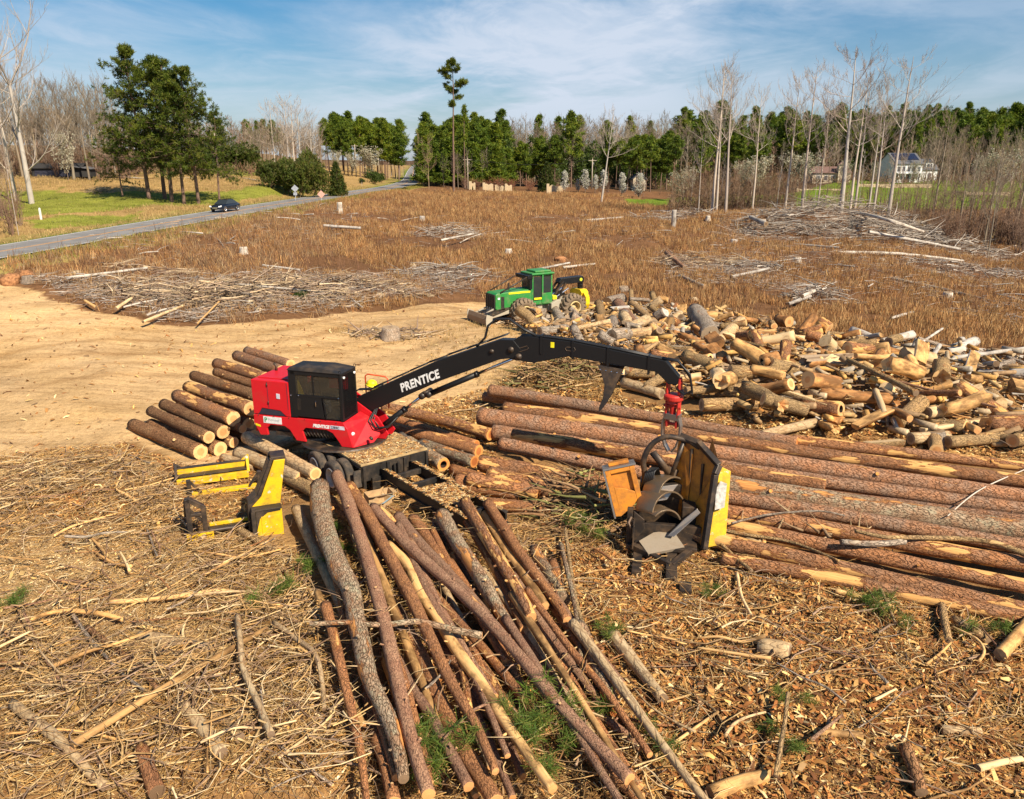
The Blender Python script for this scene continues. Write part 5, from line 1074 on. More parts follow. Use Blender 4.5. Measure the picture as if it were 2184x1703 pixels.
# arch, boom and grapple
for y in (.42,-.42):
    mb=MB(); mb.bar((-.75,y,1.45),(-1.75,y*.8,2.62),.12,.14); mb.bar((-1.3,y,1.42),(-1.95,y*.8,2.5),.12,.12); mb.build('arch_leg',M['steel_dark'],SK)
    mb=MB(); mb.tube([(-.6,y*.9,1.3),(-2.2,y*.8,2.1)],.06,8); mb.build('arch_cylinder',M['chrome'],SK)
mb=MB(); mb.prism([(-1.45,2.55),(-1.7,2.38),(-3.55,2.42),(-3.62,2.72),(-3.5,2.88),(-1.6,2.82)],'y',-.28,.28); ab=mb.build('arch_beam',M['paint_black'],SK,bevel=.03)
mb=MB(); mb.lathe([(.001,0),(.12,0),(.12,.01),(.001,.012)],(-3.32,.285,2.64),(0,1,0),16); mb.build('round_badge',M['yellow_green'],ab)
mb=MB(); mb.box(-3.6,-3.3,-.15,.15,1.92,2.42); mb.tube([(-3.45,-.25,2.2),(-3.45,.25,2.2)],.07,8); mb.build('swivel',M['paint_black'],SK,bevel=.02)
mb=MB(); mb.prism([(-.85,1.45),(.55,1.45),(.65,1.75),(.4,1.95),(-.6,1.95),(-.9,1.75)],'x',-3.75,-3.15); gh=mb.build('grapple_head',M['paint_yellow_clean'],SK,bevel=.03)
for s in (1,-1):
    mb=MB(); t_=[(-3.45,.55*s,1.8),(-3.45,.95*s,1.45),(-3.45,.98*s,.95),(-3.45,.78*s,.55),(-3.45,.45*s,.35)]
    for a,b_ in zip(t_[:-1],t_[1:]): mb.bar(a,b_,.34,.10,up=(0,1,0))
    mb.build('tong',M['paint_yellow_clean'] if s>0 else M['steel_dark'],gh,bevel=.012)
mb=MB(); mb.box(-.95,-.6,.1,.8,1.47,1.75); mb.build('yellow_cover',M['hivis'],SK,bevel=.05)
# ================================================================ dark sedan on the road
cp=Vector((-35.6,100.5,0)); cz=float(np.interp(100.5,RP[:,1],RP[:,2]))
CA=thing('sedan_car','dark blue black sedan driving along the country road','car',(cp.x,cp.y,cz+.01),math.atan2(-.985,-.17))
st=[(-2.40,.55,.80,.62),(-2.30,.35,.92,.80),(-1.6,.28,.98,.88),(-.9,.26,.97,.90),(.6,.26,.95,.90),(1.3,.28,.90,.88),(2.0,.30,.80,.82),(2.32,.36,.66,.66),(2.40,.45,.58,.5)]
mb=MB(); vs=[];n=10
for x,zb,zt,hw in st:
    for (a,b_) in ((-.92,0),(-1,.25),(-1,.62),(-.93,.9),(-.75,1),(.75,1),(.93,.9),(1,.62),(1,.25),(.92,0)): vs.append((x,a*hw,zb+(zt-zb)*b_))
fs=[(i*n+j,i*n+(j+1)%n,(i+1)*n+(j+1)%n,(i+1)*n+j) for i in range(len(st)-1) for j in range(n)]+[tuple(range(n)),tuple(range((len(st)-1)*n,len(st)*n))]
mb.add(vs,fs); mb.build('body',M['car_paint'],CA,True)
gv=[]
for x,zz,hw in ((-2.0,.95,.74),(-1.05,1.40,.60),(.25,1.42,.60),(1.15,.93,.76)): gv+=[(x,-hw,zz),(x,hw,zz)]
mb=MB(); mb.add(gv+[(-2.0,-.74,.9),(-2.0,.74,.9),(1.15,-.76,.88),(1.15,.76,.88)],[(0,1,3,2),(4,5,7,6),(0,2,4,6),(1,7,5,3)]); mb.build('windows',M['dark_glass'],CA)
mb=MB(); mb.prism([(-1.12,-.60),(-1.12,.60),(.3,.60),(.3,-.60)],'z',1.405,1.45); mb.build('roof',M['car_paint'],CA,bevel=.03)
for x in (1.45,-1.45):
    for s in (1,-1): wheel(CA,(x,s*.80,.33),(0,s,0),.33,.22,.22,M['tyre'],M['chrome'],dish=.02)
for s in (1,-1):
    mb=MB(); mb.add([(2.36,s*.62,.60),(2.30,s*.80,.68),(2.12,s*.80,.80),(2.2,s*.60,.78)],[(0,1,2,3)]); mb.slab([(2.38,s*.45,.60),(2.30,s*.78,.64),(2.22,s*.80,.76),(2.33,s*.46,.72)],(1,0,.2),.03); mb.build('headlight',M['lamp_white'],CA)
mb=MB(); mb.box(2.38,2.43,-.32,.32,.42,.60); mb.build('front_grille',M['chrome'],CA); 
# ================================================================ logs
ALLPX={}
def spline(P,step):
    P=[Vector(p) for p in P]; L_=sum((b-a).length for a,b in zip(P[:-1],P[1:])); per=max(2,int(L_/step/(len(P)-1))+1)
    if len(P)==2: return [P[0].lerp(P[1],i/per) for i in range(per+1)]
    return [Vector(q) for q in catmull(P,per)]
def log_obj(P,R,bk,end,label,group=None,name='log',cat='log',n=14,rough=.05,half=None,hollow=False,stubs=0,splinter=0,knot=None,seed=None,flat=None):
    """one felled log: P world points along its axis, R radius (m) at each end; half = share of the section split away"""
    rs=random.Random(seed if seed is not None else hash((round(P[0][0],2),round(P[0][1],2)))&0xffff)
    r0,r1=(R if isinstance(R,(tuple,list)) else (R,R)); pts=spline(P,max(.22,min(.45,r0*1.2)))
    o=pts[0]; zax=(pts[-1]-pts[0]).normalized(); xax=zax.cross(Vector((0,0,1))); xax=xax.normalized() if xax.length>.01 else Vector((1,0,0)); yax=zax.cross(xax)  # y local points down
    Mx=Matrix((xax,yax,zax)).transposed().to_4x4(); Mx.translation=o; Mi=Mx.inverted(); k=len(pts); vs=[];so_=rs.uniform(0,99)
    loc=[Mi@p for p in pts]; spin=rs.uniform(-.5,.5) if half is not None else 0
    for i,p in enumerate(loc):
        t=i/(k-1); r=r0+(r1-r0)*t; d=(loc[min(i+1,k-1)]-loc[max(i-1,0)]).normalized(); a=d.cross(Vector((0,1,0))).normalized(); b=a.cross(d)
        for j in range(n):
            th=2*PI*j/n; q=Vector((math.cos(th),math.sin(th)))
            rr=r*(1+rough*1.7*noise.noise(Vector((q.x*1.1+so_,q.y*1.1,p.z*.9)))+rough*.9*noise.noise(Vector((q.x*2.6+so_,q.y*2.6,p.z*3.5))))
            X,Y=q.x*rr,q.y*rr
            if half is not None: Y=max(Y,-r*(1-2*half)+.03*r*noise.noise(Vector((X*9,p.z*2,so_))))
            e=0
            if splinter and (i in (0,k-1)): e=(1 if i else -1)*rs.random()*splinter
            if half is not None: c,s=math.cos(spin),math.sin(spin); X,Y=X*c-Y*s,X*s+Y*c
            vs.append(p+a*(-X)+b*(-Y)+d*e if False else p+Vector((1,0,0))*X+Vector((0,1,0))*Y+d*e)
    fs=[];mi=[]
    for i in range(k-1):
        for j in range(n):
            f=(i*n+j,i*n+(j+1)%n,(i+1)*n+(j+1)%n,(i+1)*n+j); fs.append(f); m=0
            if half is not None:
                th=2*PI*(j+.5)/n
                if math.sin(th)< -(1-2*half)-.02: m=1
            mi.append(m)
    def cap(base,p,d,rev):
        if hollow and not rev or hollow==2:
            b0=len(vs)
            for j in range(n): vs.append(p+(vs[base+j]-p)*.52)
            b1=len(vs)
            for j in range(n): vs.append(p+(vs[base+j]-p)*.45+d*.5)
            for j in range(n):
                jj=(j+1)%n; fs.append((base+j,base+jj,b0+jj,b0+j)); mi.append(1); fs.append((b0+j,b0+jj,b1+jj,b1+j)); mi.append(2)
            fs.append(tuple(range(b1,b1+n))); mi.append(2)
        else:
            c=len(vs); vs.append(p+d*(-.01))
            for j in range(n): fs.append((base+j,base+(j+1)%n,c)); mi.append(1)
    cap(0,loc[0],Vector((0,0,1)),False); cap((k-1)*n,loc[-1],Vector((0,0,-1)),True)
    mb=MB(); mb.v=[tuple(v) for v in vs]; mb.f=fs; mb.m=mi
    for s_ in range(stubs):       # cut branch stubs
        t=rs.uniform(.05,.95); p=loc[0].lerp(loc[-1],t); ii=min(k-1,int(t*(k-1))); p=loc[ii]; r=r0+(r1-r0)*t; th=rs.uniform(PI*.85,PI*2.15); q=Vector((math.cos(th),math.sin(th),0))
        rr=r*rs.uniform(.12,.24); base=p+q*r*.8; tip=p+q*(r+rs.uniform(.015,.09))+Vector((0,0,rs.uniform(-.04,.04))); b0=len(mb.v)
        mb.tube([base,tip],[rr*1.25,rr],7,0,True); mb.m[-1]=1
    me=mb.mesh(name,[M[bk],M[end],M['rot']]); me.polygons.foreach_set('use_smooth',[m_==0 for m_ in np.array([p.material_index for p in me.polygons])])
    ob=bpy.data.objects.new(name,me); COL.objects.link(ob); ob.matrix_world=Mx; tag(ob,label,cat,group); return ob
def dep(v): return v[1]*CP+(CAMZ-v[2])*SP
def PX(pts,z,rpx,bk,end,label,group=None,ground=False,straight=0,**kw):
    """log through picture points lying at height(s) z above the yard; rpx = half its drawn thickness"""
    n=len(pts); z=z if isinstance(z,(list,tuple)) else (z,z); rp=rpx if isinstance(rpx,(list,tuple)) else (rpx,rpx)
    P=[]
    for i,q in enumerate(pts):
        zz=z[0]+(z[1]-z[0])*i/(n-1)
        if ground: 
            g=gp(*q); zz=g.z+zz
        P.append(pz(q[0],q[1],zz))
    if straight and n>2:
        d0=P[0]; D=P[-1]-P[0]; L2=D.length_squared
        P=[d0+D*((p-d0).dot(D)/L2)+(p-(d0+D*((p-d0).dot(D)/L2)))*(1-straight) for p in P]
    return log_obj(P,(rp[0]*dep(P[0])/F,rp[1]*dep(P[-1])/F),bk,end,label,group,**kw)
# ---- stack of cut pine logs behind the loader
LS='cut logs stacked beside the loader'; vec=Vector((-3.9,2.85,0))
for q,z,r,far,bk,lab in [((428,963),.31,.30,(285,906),'bark_dark','nearest bottom log of the left stack, thick dark bark, round pale end'),
  ((470,957),.31,.29,None,'bark_dark','bottom log of the left stack with broad pale end, second from the near side'),
  ((446,932),.86,.235,(322,876),'bark_dark','slim log on the second tier of the left stack, knotty pale end in full sun'),
  ((476,921),.90,.26,(350,862),'bark_dark','second tier log of the left stack with half shaded flat end'),
  ((499,943),.42,.21,None,'bark_dark','small shaded log low in the left stack'),
  ((498,893),1.18,.30,(378,843),'bark_pine_worn','third tier log of the left stack with golden half shaded end'),
  ((518,914),.80,.18,None,'bark_dark','smallest log wedged in the middle of the left stack'),
  ((533,871),1.32,.28,(401,824),'bark_pine_worn','ridged tan log of the left stack pointing at the engine housing'),
  ((553,846),1.25,.27,(414,801),'bark_dark','dark log of the left stack running behind the red housing'),
  ((560,827),1.15,.23,(461,793),'bark_dark','slim upper log of the left stack, dark all along'),
  ((566,806),1.25,.29,(462,775),'bark_pine_worn','upper log of the left stack with peeled pale far end'),
  ((600,791),1.2,.29,(505,758),'bark_pine','second log from the back of the left stack'),
  ((620,777),1.0,.27,(527,748),'bark_pine','rearmost log of the left stack, tip showing past the cab'),
  ((530,905),.40,.28,None,'bark_dark','log in deep shade under the red engine housing'),
  ((541,932),.36,.30,None,'bark_dark','bottom log of the left stack close to the loader leg'),
  ((560,885),.75,.28,None,'bark_dark','log of the left stack hidden under the loader tail')]:
    a=pz(*q,z); b=pz(*far,z) if far else a+vec*rng.uniform(.92,1.08)
    log_obj([a,b],(r,r*.93),bk,'end_fresh',lab,LS,stubs=2)
log_obj([pz(478,800,.62),pz(590,846,.62)],(.26,.24),'bark_dark','end_fresh','lower log seen through the gap of the left stack',LS)
# ---- grey logs between saw frame and trailer wheels
GL='grey logs by the trailer wheels'
PX([(673,1010),(600,970),(527,932)],(.85,.75),(13.5,14),'bark_smooth','end_fresh','upper grey barked log by the trailer wheel, pale round end',GL,stubs=2)
PX([(643,1020),(575,992),(509,966)],(.50,.35),(15,15),'bark_smooth','end_fresh','middle grey log behind the yellow tower',GL)
PX([(676,1048),(640,1030),(598,1008)],(.42,.3),(15,15),'bark_oak','end_fresh','lowest tan log touching the trailer tyre',GL)
PX([(560,962),(640,935)],(.3,.25),(12,12),'bark_smooth','end_old','splintered grey log under the loader tail',GL,splinter=.3)
PX([(545,995),(475,975)],(.2,.2),(9,9),'bark_smooth','end_old','thin grey log lying behind the rear yellow rail',GL)
# ---- logs lying behind the trailer deck
ML='brown logs behind the trailer deck'
for pts,z,rp,bk,lab,kw in [([(820,868),(930,893),(1046,926)],.55,(12,13),'bark_pine_worn','log with long bare strip, farthest of those behind the trailer deck',{}),
  ([(842,893),(1016,948)],.75,(9,10),'bark_red','slim dark red log in the middle behind the trailer deck',{}),
  ([(828,909),(930,935),(1021,962)],.85,(12,14),'bark_red','thick smooth log crossing just behind the trailer deck',{}),
  ([(900,946),(1012,984)],.75,(12,13),'bark_lichen','green tinged log ending above the hollow log',{}),
  ([(946,990),(890,955),(850,930)],.6,(15,14),'bark_lichen','hollow log with orange ring end under the deck corner',{'hollow':1}),
  ([(965,1000),(1030,1020)],.35,(12,12),'bark_red','short red log in the shade beside the hollow log',{}),
  ([(800,905),(870,925)],.5,(11,11),'bark_red','dark log end showing under the boom foot',{})]:
    PX(pts,z,rp,bk,'end_orange',lab,ML,stubs=3,**kw)
# ---- long pine stems in the middle and right
RL='long pine stems lying across the right half'
for pts,z,rp,bk,lab,kw in [
  ([(1046,832),(1170,848),(1291,867),(1407,889),(1550,925),(1700,944)],(.95,.9),(13,13),'bark_pine','rearmost long stem passing right under the heel plates',{}),
  ([(1690,938),(1950,968),(2250,1002)],(.85,.8),(13,11),'bark_pine_worn','rearmost long stem of the right end, broad stripped patch',{}),
  ([(1033,845),(1200,862),(1450,905)],(.5,.5),(11,11),'bark_pine','shaded stem butt tucked behind the rearmost long stem',{}),
  ([(1076,870),(1291,897),(1480,940),(1620,968),(1900,1001),(2250,1035)],(1.05,.8),(14.5,15),'bark_pine_worn','second long stem with pale scars, butt overlapping the thick one',{}),
  ([(1024,887),(1291,928),(1545,985),(1900,1032),(2250,1068)],(.85,.7),(20,17),'bark_pine','thickest rear stem, butt end farthest to the left',{}),
  ([(1053,921),(1200,945),(1420,985),(1545,1010),(1900,1058),(2250,1095)],(.55,.6),(17,15),'bark_pine','brown stem under the slim one, half hidden',{}),
  ([(1095,927),(1291,953),(1545,1000),(1760,1036)],(.85,.75),(15,14),'bark_pine_worn','stem with yellow scars behind the slim stem',{}),
  ([(1068,945),(1170,966),(1271,987),(1400,1018),(1500,1036)],(.95,.85),(13.5,15),'bark_pine','slim stem with square cut butt above the dark gap',{}),
  ([(1480,1020),(1545,1038),(1760,1075),(2000,1106),(2250,1142)],(.72,.65),(23,22),'bark_lichen','big grey scaly stem, coarsest bark of the right stems',{}),
  ([(1470,1046),(1700,1082),(2000,1138),(2250,1175)],(.42,.45),(17,16),'bark_pine','brown stem directly in front of the big grey stem',{}),
  ([(1500,1085),(1700,1105),(1950,1160),(2250,1214)],(.50,.45),(18,17),'bark_pine_worn','stem with ragged bare patch right of the delimber plate',{}),
  ([(1515,1112),(1700,1150),(1960,1210),(2250,1262)],(.48,.50),(16,16),'bark_pine_worn','stem in front of the ragged patched one, long peeled top',{}),
  ([(1480,1140),(1700,1190),(1930,1243),(2230,1310)],(.46,.46),(18,17),'bark_pine_worn','front stem half covered by thin branches',{}),
  ([(1540,1190),(1760,1222),(1990,1280),(2200,1320)],(.38,.40),(14,17),'bark_pine_worn','frontmost right stem sinking into the chips',{}),
  ([(1560,1030),(1900,1083),(2250,1118)],(.42,.5),(14,14),'bark_pine','dark lower stem in the gap behind the big grey stem',{}),
  ([(1024,987),(1110,998),(1215,1016),(1290,1030)],(.55,.45),(18,15),'bark_pine_worn','reddish stem above the thick short one, left of the delimber',{}),
  ([(1043,1016),(1110,1028),(1190,1046),(1280,1064)],(.62,.5),(22,19),'bark_pine_worn','thick stem with bare yellow belly and butt left of the delimber',{}),
  ([(975,1028),(1030,1036),(1110,1052)],(.42,.36),(19,16),'bark_red','stem with raw orange butt at the trailer frame tip',{}),
  ([(999,1020),(1050,1032),(1150,1052)],(.66,.5),(14,13),'bark_pine_worn','short stem with pale band near its butt, wedged between thicker butts',{}),
  ([(962,1068),(1040,1070),(1140,1076),(1240,1092)],(.42,.3),(14,13),'bark_red','stem lying lowest across the heads of the small logs',{})]:
    PX(pts,z,rp,bk,'end_orange',lab,RL,stubs=2,rough=.06,straight=.78,**kw)
# ---- small logs fanned out in the foreground
FL='small logs fanned out in the foreground'
def TA(p): return [(567+x*.4084,1008+y*.4084) for x,y in p]
for pts,z,rp,bk,end,lab,kw in [
  ([(280,75),(290,250),(380,500),(440,600),(490,850),(530,1060),(640,1270),(700,1480),(720,1600)],(1.15,.85),(21,12),'bark_lichen','end_old','thickest foreground log, crooked and grey with lichen',{'stubs':14}),
  ([(370,10),(440,170),(500,330),(580,600),(640,850),(690,1100),(760,1400),(850,1680)],(1.25,.9),(13,15),'bark_plum','end_fresh','long dark straight log right of the thick grey one, leaning on the tyre',{'stubs':9}),
  ([(440,70),(540,230),(640,420),(760,640),(870,880),(930,1020),(1020,1180),(1110,1330),(1200,1560)],(1.1,.85),(13,9),'bark_red','end_fresh','reddish log with peeled patches starting beside the tyre',{'stubs':10}),
  ([(640,380),(740,470),(800,620),(900,760),(990,920),(1110,1080),(1200,1230),(1300,1380),(1400,1520),(1500,1650)],(.75,.7),(12,11),'wood_bare','end_fresh','peeled yellow pole snaking through the foreground logs',{'stubs':5}),
  ([(560,180),(700,340),(880,500),(1020,620),(1200,800),(1350,980),(1500,1170),(1680,1370),(1900,1600)],(1.05,.8),(11,14),'bark_plum','end_fresh','longest purple brown log running to the bottom right',{'stubs':4}),
  ([(690,230),(800,370),(930,500),(1100,680),(1220,830)],(.85,.55),(13,11),'bark_plum','end_fresh','purple brown log with ragged head right of the cardboard',{'stubs':4}),
  ([(770,240),(900,420),(980,560),(1060,680)],(.6,.5),(13,11),'bark_red','end_fresh','short reddish log beneath the ragged headed one',{'stubs':4}),
  ([(920,220),(1000,360),(1120,540),(1210,700),(1300,855)],(.95,.7),(16,13),'bark_lichen','end_fresh','grey lichen log with pale sawn end',{'stubs':8}),
  ([(980,140),(1100,330),(1200,500),(1280,660),(1345,818)],(.75,.5),(9,8),'bark_red','end_fresh','slim log right of the lichen log, small pale end',{'stubs':5}),
  ([(1040,150),(1140,320),(1250,500),(1340,660),(1388,755)],(1.0,.75),(13,12),'bark_pine_worn','end_fresh','log with broad sunlit stripe and big round pale end',{'stubs':9}),
  ([(1130,200),(1280,440),(1400,600),(1458,698)],(.65,.55),(10,10),'wood_gold','end_fresh','golden log under the striped one, end lit',{'stubs':3}),
  ([(1160,160),(1260,320),(1380,500),(1480,620),(1572,768)],(.95,.6),(12,9),'bark_red','end_fresh','rightmost red log of the fan with knotty tip',{'stubs':9}),
  ([(1400,400),(1500,560),(1560,670)],(.4,.3),(13,13),'bark_lichen','end_old','short mottled log at the right rim of the fan',{'stubs':2}),
  ([(560,530),(700,760),(830,1000),(900,1180),(1000,1400),(1100,1560),(1200,1720)],(.5,.55),(15,18),'bark_red','end_fresh','broad brown log low in the centre, running off the bottom',{'stubs':5}),
  ([(610,830),(740,1090),(850,1250),(950,1430),(1060,1640)],(.65,.65),(11,12),'bark_plum','end_fresh','dark log between the two long ones, knobbly lower half',{'stubs':7}),
  ([(720,430),(850,600),(950,720),(1100,880),(1250,1050),(1400,1250),(1480,1340)],(.6,.45),(10,9),'bark_red','end_fresh','thin red log left of the longest purple log',{'stubs':4}),
  ([(160,190),(260,400),(400,700),(430,800),(520,1000)],(.45,.35),(12,12),'bark_smooth','end_old','tan log beneath the thick grey one at the left',{}),
  ([(270,620),(340,830),(420,1060),(510,1330)],(.55,.4),(8,8),'wood_gold','end_fresh','peeled ribbed pole at the left rim of the fan',{'stubs':9}),
  ([(960,970),(1030,1010),(1050,1100),(1060,1250)],(.65,.5),(9,9),'bark_pine_worn','end_fresh','short crooked elbow of a log near the yellow pole',{}),
  ([(1060,900),(1200,1150),(1350,1330)],(.4,.35),(12,12),'bark_red','end_fresh','brown log half covered right of the yellow pole',{'stubs':2}),
  ([(580,1380),(620,1500),(670,1720)],(.5,.5),(14,15),'bark_red','end_fresh','short thick log at the bottom edge, left of the fan',{'stubs':3}),
  ([(500,1000),(540,1250),(590,1420)],(.35,.3),(13,13),'bark_red','end_fresh','shaded log under the thick grey one, lower part',{}),
  ([(1010,1020),(1120,1230),(1280,1330)],(.3,.3),(11,10),'bark_plum','end_fresh','shaded brown log under the yellow pole',{}),
  ([(340,140),(430,240),(520,330),(580,380)],(.6,.6),(10,9),'bark_pine_worn','end_fresh','bent log by the tyre joining the yellow pole',{'stubs':3}),
  ([(590,200),(650,260),(700,330)],(.85,.7),(14,12),'bark_pine_worn','end_fresh','stubby log head beside the cardboard box',{}),
  ([(640,800),(700,980),(780,1200),(850,1400)],(.35,.35),(11,11),'bark_red','end_fresh','shadowed log in the gap left of the broad brown log',{}),
  ([(1000,550),(1080,700),(1180,850)],(.4,.4),(11,10),'bark_red','end_fresh','shadowed log between lichen log and purple log',{}),
  ([(1380,1010),(1600,1160),(1850,1340),(1960,1440)],(.35,.3),(9,9),'bark_plum','end_fresh','thin brown log right of the longest one, half buried',{'stubs':3}),
  ([(1640,800),(1710,960),(1800,1180),(1832,1248)],(.45,.4),(15,15),'bark_lichen','end_orange','grey log with orange sawn end right of the fan',{'stubs':3}),
  ([(1640,1440),(1760,1540),(1960,1700)],(.3,.3),(13,13),'bark_red','end_fresh','log in the chips at the bottom right of the fan',{'stubs':2}),
  ([(1470,640),(1530,560),(1500,470)],(.3,.3),(12,11),'bark_red','end_orange','short orange ended log at the head of the right branches',{}),
  ([(230,790),(430,775),(600,790),(780,765),(900,790),(1000,820),(1130,850)],(1.15,1.0),(5,8),'bark_lichen','end_fresh','crooked branch lying crosswise over the foreground logs',{'stubs':3}),
  ([(1540,370),(1620,700),(1650,1010)],(.55,.45),(5,5),'bark_lichen','end_old','thin grey stem standing off to the right of the fan',{}),
  ([(930,1390),(1080,1230),(1250,1180)],(.8,.75),(3,3),'bark_plum','end_old','thin bent stick over the lower foreground logs',{})]:
    PX(TA(pts),z,rp,bk,end,lab,FL,rough=.085,straight=.2,**kw)
# ---- fill of the fan, between and beneath the traced ones
def fanline(f,t0,t1):   # f 0..1 across the fan
    A=[(640,1060),(700,1300),(760,1520),(790,1760)]; B=[(1030,1060),(1170,1250),(1350,1480),(1560,1760)]; o=[]
    for k in range(4):
        t=t0+(t1-t0)*k/3; i=min(2,int(t*3)); q=t*3-i; a=[A[i][j]+(A[i+1][j]-A[i][j])*q for j in (0,1)]; b=[B[i][j]+(B[i+1][j]-B[i][j])*q for j in (0,1)]; o.append((a[0]+(b[0]-a[0])*f+rng.gauss(0,4),a[1]+(b[1]-a[1])*f+rng.gauss(0,4)))
    return o
for k in range(34):
    f=(k+.5)/34+rng.gauss(0,.015); t0=rng.uniform(.02,.45); t1=min(1,t0+rng.uniform(.35,.75)); up=k%3==0; bk=rng.choice(('bark_red','bark_red','bark_plum','bark_pine_worn','wood_gold','bark_smooth','bark_pine_worn'))
    PX(fanline(f,t0,t1),(rng.uniform(.62,.95) if up else rng.uniform(.25,.6),rng.uniform(.5,.75) if up else rng.uniform(.2,.5)),(rng.uniform(7,12),rng.uniform(6,10)),bk,'end_fresh',f"{'slender' if up else 'low lying'} {dict(bark_red='red brown',bark_plum='dark brown',bark_pine_worn='patchy orange',wood_gold='golden peeled',bark_smooth='tan')[bk]} log packed among the foreground fan",'logs packed in the foreground fan',rough=.08,stubs=3)
# ---- jumbled heap of offcuts: traced pieces first
JL='offcuts in the jumbled log heap'
for pts,dz,rp,bk,end,lab,kw in [
  ([(1648,829),(1769,870)],.5,15,'bark_oak','wood_pale','barked log with flat pale split face in front of the heap',{'half':.22}),
  ([(1557,792),(1658,796)],.7,15,'bark_oak','end_old','tan barked log lying level behind the red grapple',{}),
  ([(1624,926),(1720,905),(1812,886)],.3,(9,11),'bark_smooth','end_old','long smooth curved log at the foot of the heap',{}),
  ([(1806,765),(1880,800),(1954,838)],.9,(5,7),'bark_oak','end_old','long slim limb sloping down the middle of the heap',{}),
  ([(1829,789),(1980,830),(2125,868)],.8,(2.5,3),'bark_plum','end_old','thin brown pole slanting over the right of the heap',{}),
  ([(1937,853),(2030,842),(2112,832)],.6,(5,7),'bark_oak','end_old','level brown pole crossing the right part of the heap',{}),
  ([(1967,915),(2129,889)],.4,(8,10),'wood_pale','wood_pale','long split slab with bright clean face at the right',{'half':.35}),
  ([(1977,880),(2048,872)],.5,13,'wood_pale','end_old','short barkless cream log at the right of the heap',{}),
  ([(1725,769),(1816,760)],.9,(16,10),'wood_orange','end_old','orange splintered log with a round sawn face',{'half':.3,'splinter':.5}),
  ([(1484,665),(1516,716)],1.0,(19,21),'bark_weather','end_old','upright grey barked log on the crest, coarse furrows',{}),
  ([(1533,728),(1580,685)],1.0,(13,12),'bark_smooth','end_dark','pale log on the crest pointing its dark core at the viewer',{}),
  ([(1462,759),(1547,789)],.8,15,'bark_oak','end_old','thick brown log behind the hose loops',{}),
  ([(1462,833),(1560,826),(1644,826)],.5,9,'bark_oak','end_old','long grey brown log right of the red rotator',{}),
  ([(1610,718),(1648,756)],1.0,12,'wood_gold','end_old','golden barkless log leaning on the crest',{}),
  ([(1759,838),(1900,853)],.5,(14,11),'wood_orange','end_fresh','reddish stripped log in the middle front of the heap',{'splinter':.3}),
  ([(1893,749),(2018,789)],.7,12,'bark_oak','wood_orange','dark log with orange torn side at the right of the heap',{'half':.2}),
  ([(1819,742),(1890,745)],.9,14,'bark_oak','wood_orange','level bark log with red torn face, back right of the crest',{'half':.2}),
  ([(1496,863),(1617,860)],.4,14,'bark_oak','end_old','barked log just beyond the rear long stem, by the grapple',{}),
  ([(1846,947),(1924,941)],.3,11,'bark_oak','wood_pale','half log at the foot of the heap with pale face',{'half':.3}),
  ([(1942,935),(2021,931)],.35,13,'bark_smooth','end_old','short log at the heap foot with cream round end',{}),
  ([(2021,942),(2156,930)],.35,13,'bark_oak','end_old','barked log at the right foot of the heap',{}),
  ([(1990,925),(1998,960)],.4,14,'bark_oak','end_fresh','squat log standing on end at the right foot of the heap',{}),
  ([(1483,735),(1550,769)],.9,8,'wood_orange','end_orange','orange barkless pole behind the hose loops',{}),
  ([(1456,715),(1513,741)],.95,8,'wood_orange','end_orange','red orange splintered pole on the near crest',{'splinter':.4}),
  ([(1317,648),(1363,709)],.8,(13,15),'bark_plum','end_old','dark purple log sloping down from the left crest',{}),
  ([(1346,648),(1395,688)],.7,9,'bark_oak','end_old','brown log right of the dark purple one',{}),
  ([(1277,648),(1285,688)],.7,10,'bark_oak','end_old','upright tan log just right of the yellow grapple',{}),
  ([(1294,646),(1326,637)],.6,12,'bark_weather','end_dark','grey log at the back of the heap beside the skidder',{}),
  ([(1228,726),(1275,697),(1322,667)],.9,3.5,'bark_oak','end_old','thin straight pole leaning across the left of the heap',{}),
  ([(1306,684),(1307,716)],.7,13,'bark_weather','end_dark','short grey log tipped toward the viewer, left of centre',{}),
  ([(1332,792),(1430,796)],.4,13,'bark_oak','end_old','tan log seen right of the heel plates, upper',{}),
  ([(1329,815),(1412,840)],.3,11,'bark_smooth','end_old','smooth log right of the heel plates, lower',{}),
  ([(1196,695),(1230,691)],.5,8,'wood_gold','end_dark','short golden log near the skidder wheels',{}),
  ([(1180,655),(1200,690)],.6,10,'bark_weather','end_dark','grey log leaning at the skidder belly',{}),
  ([(1120,668),(1165,672)],.5,15,'bark_weather','end_dark','brown stump end before the skidder front wheel',{}),
  ([(1410,700),(1450,670)],.7,9,'bark_smooth','end_old','forked pale branch wood on the left crest',{}),
  ([(1480,690),(1540,700)],.8,12,'bark_weather','end_dark','grey log lying under the upright one on the crest',{}),
  ([(1817,705),(1862,722)],.7,10,'wood_silver','end_old','silver log raised at the far back of the heap',{}),
  ([(1880,730),(1945,713)],.6,9,'wood_silver','end_old','silver broken log at the far right back',{}),
  ([(2020,748),(2080,728)],.4,11,'wood_silver','end_old','pale silver log with knots at the right back',{}),
  ([(1985,778),(2040,770)],.4,11,'wood_silver','end_dark','silver log with hollow end at the right',{'hollow':1}),
  ([(2090,780),(2140,772)],.3,9,'wood_silver','end_old','silver split board at the far right of the heap',{'half':.3}),
  ([(2112,840),(2135,862)],.5,14,'bark_oak','wood_pale','pale block standing at the right end of the level pole',{}),
  ([(2160,940),(2200,930)],.4,14,'bark_oak','end_fresh','dark log cut by the right picture edge',{})]:
    mx=sum(p[0] for p in pts)/len(pts); my=sum(p[1] for p in pts)/len(pts); g=gp(mx,my+12); PX(pts,(g.z+dz,g.z+dz*.8),rp,bk,end,lab,JL,name='offcut',cat='log offcut',rough=.07,**kw)
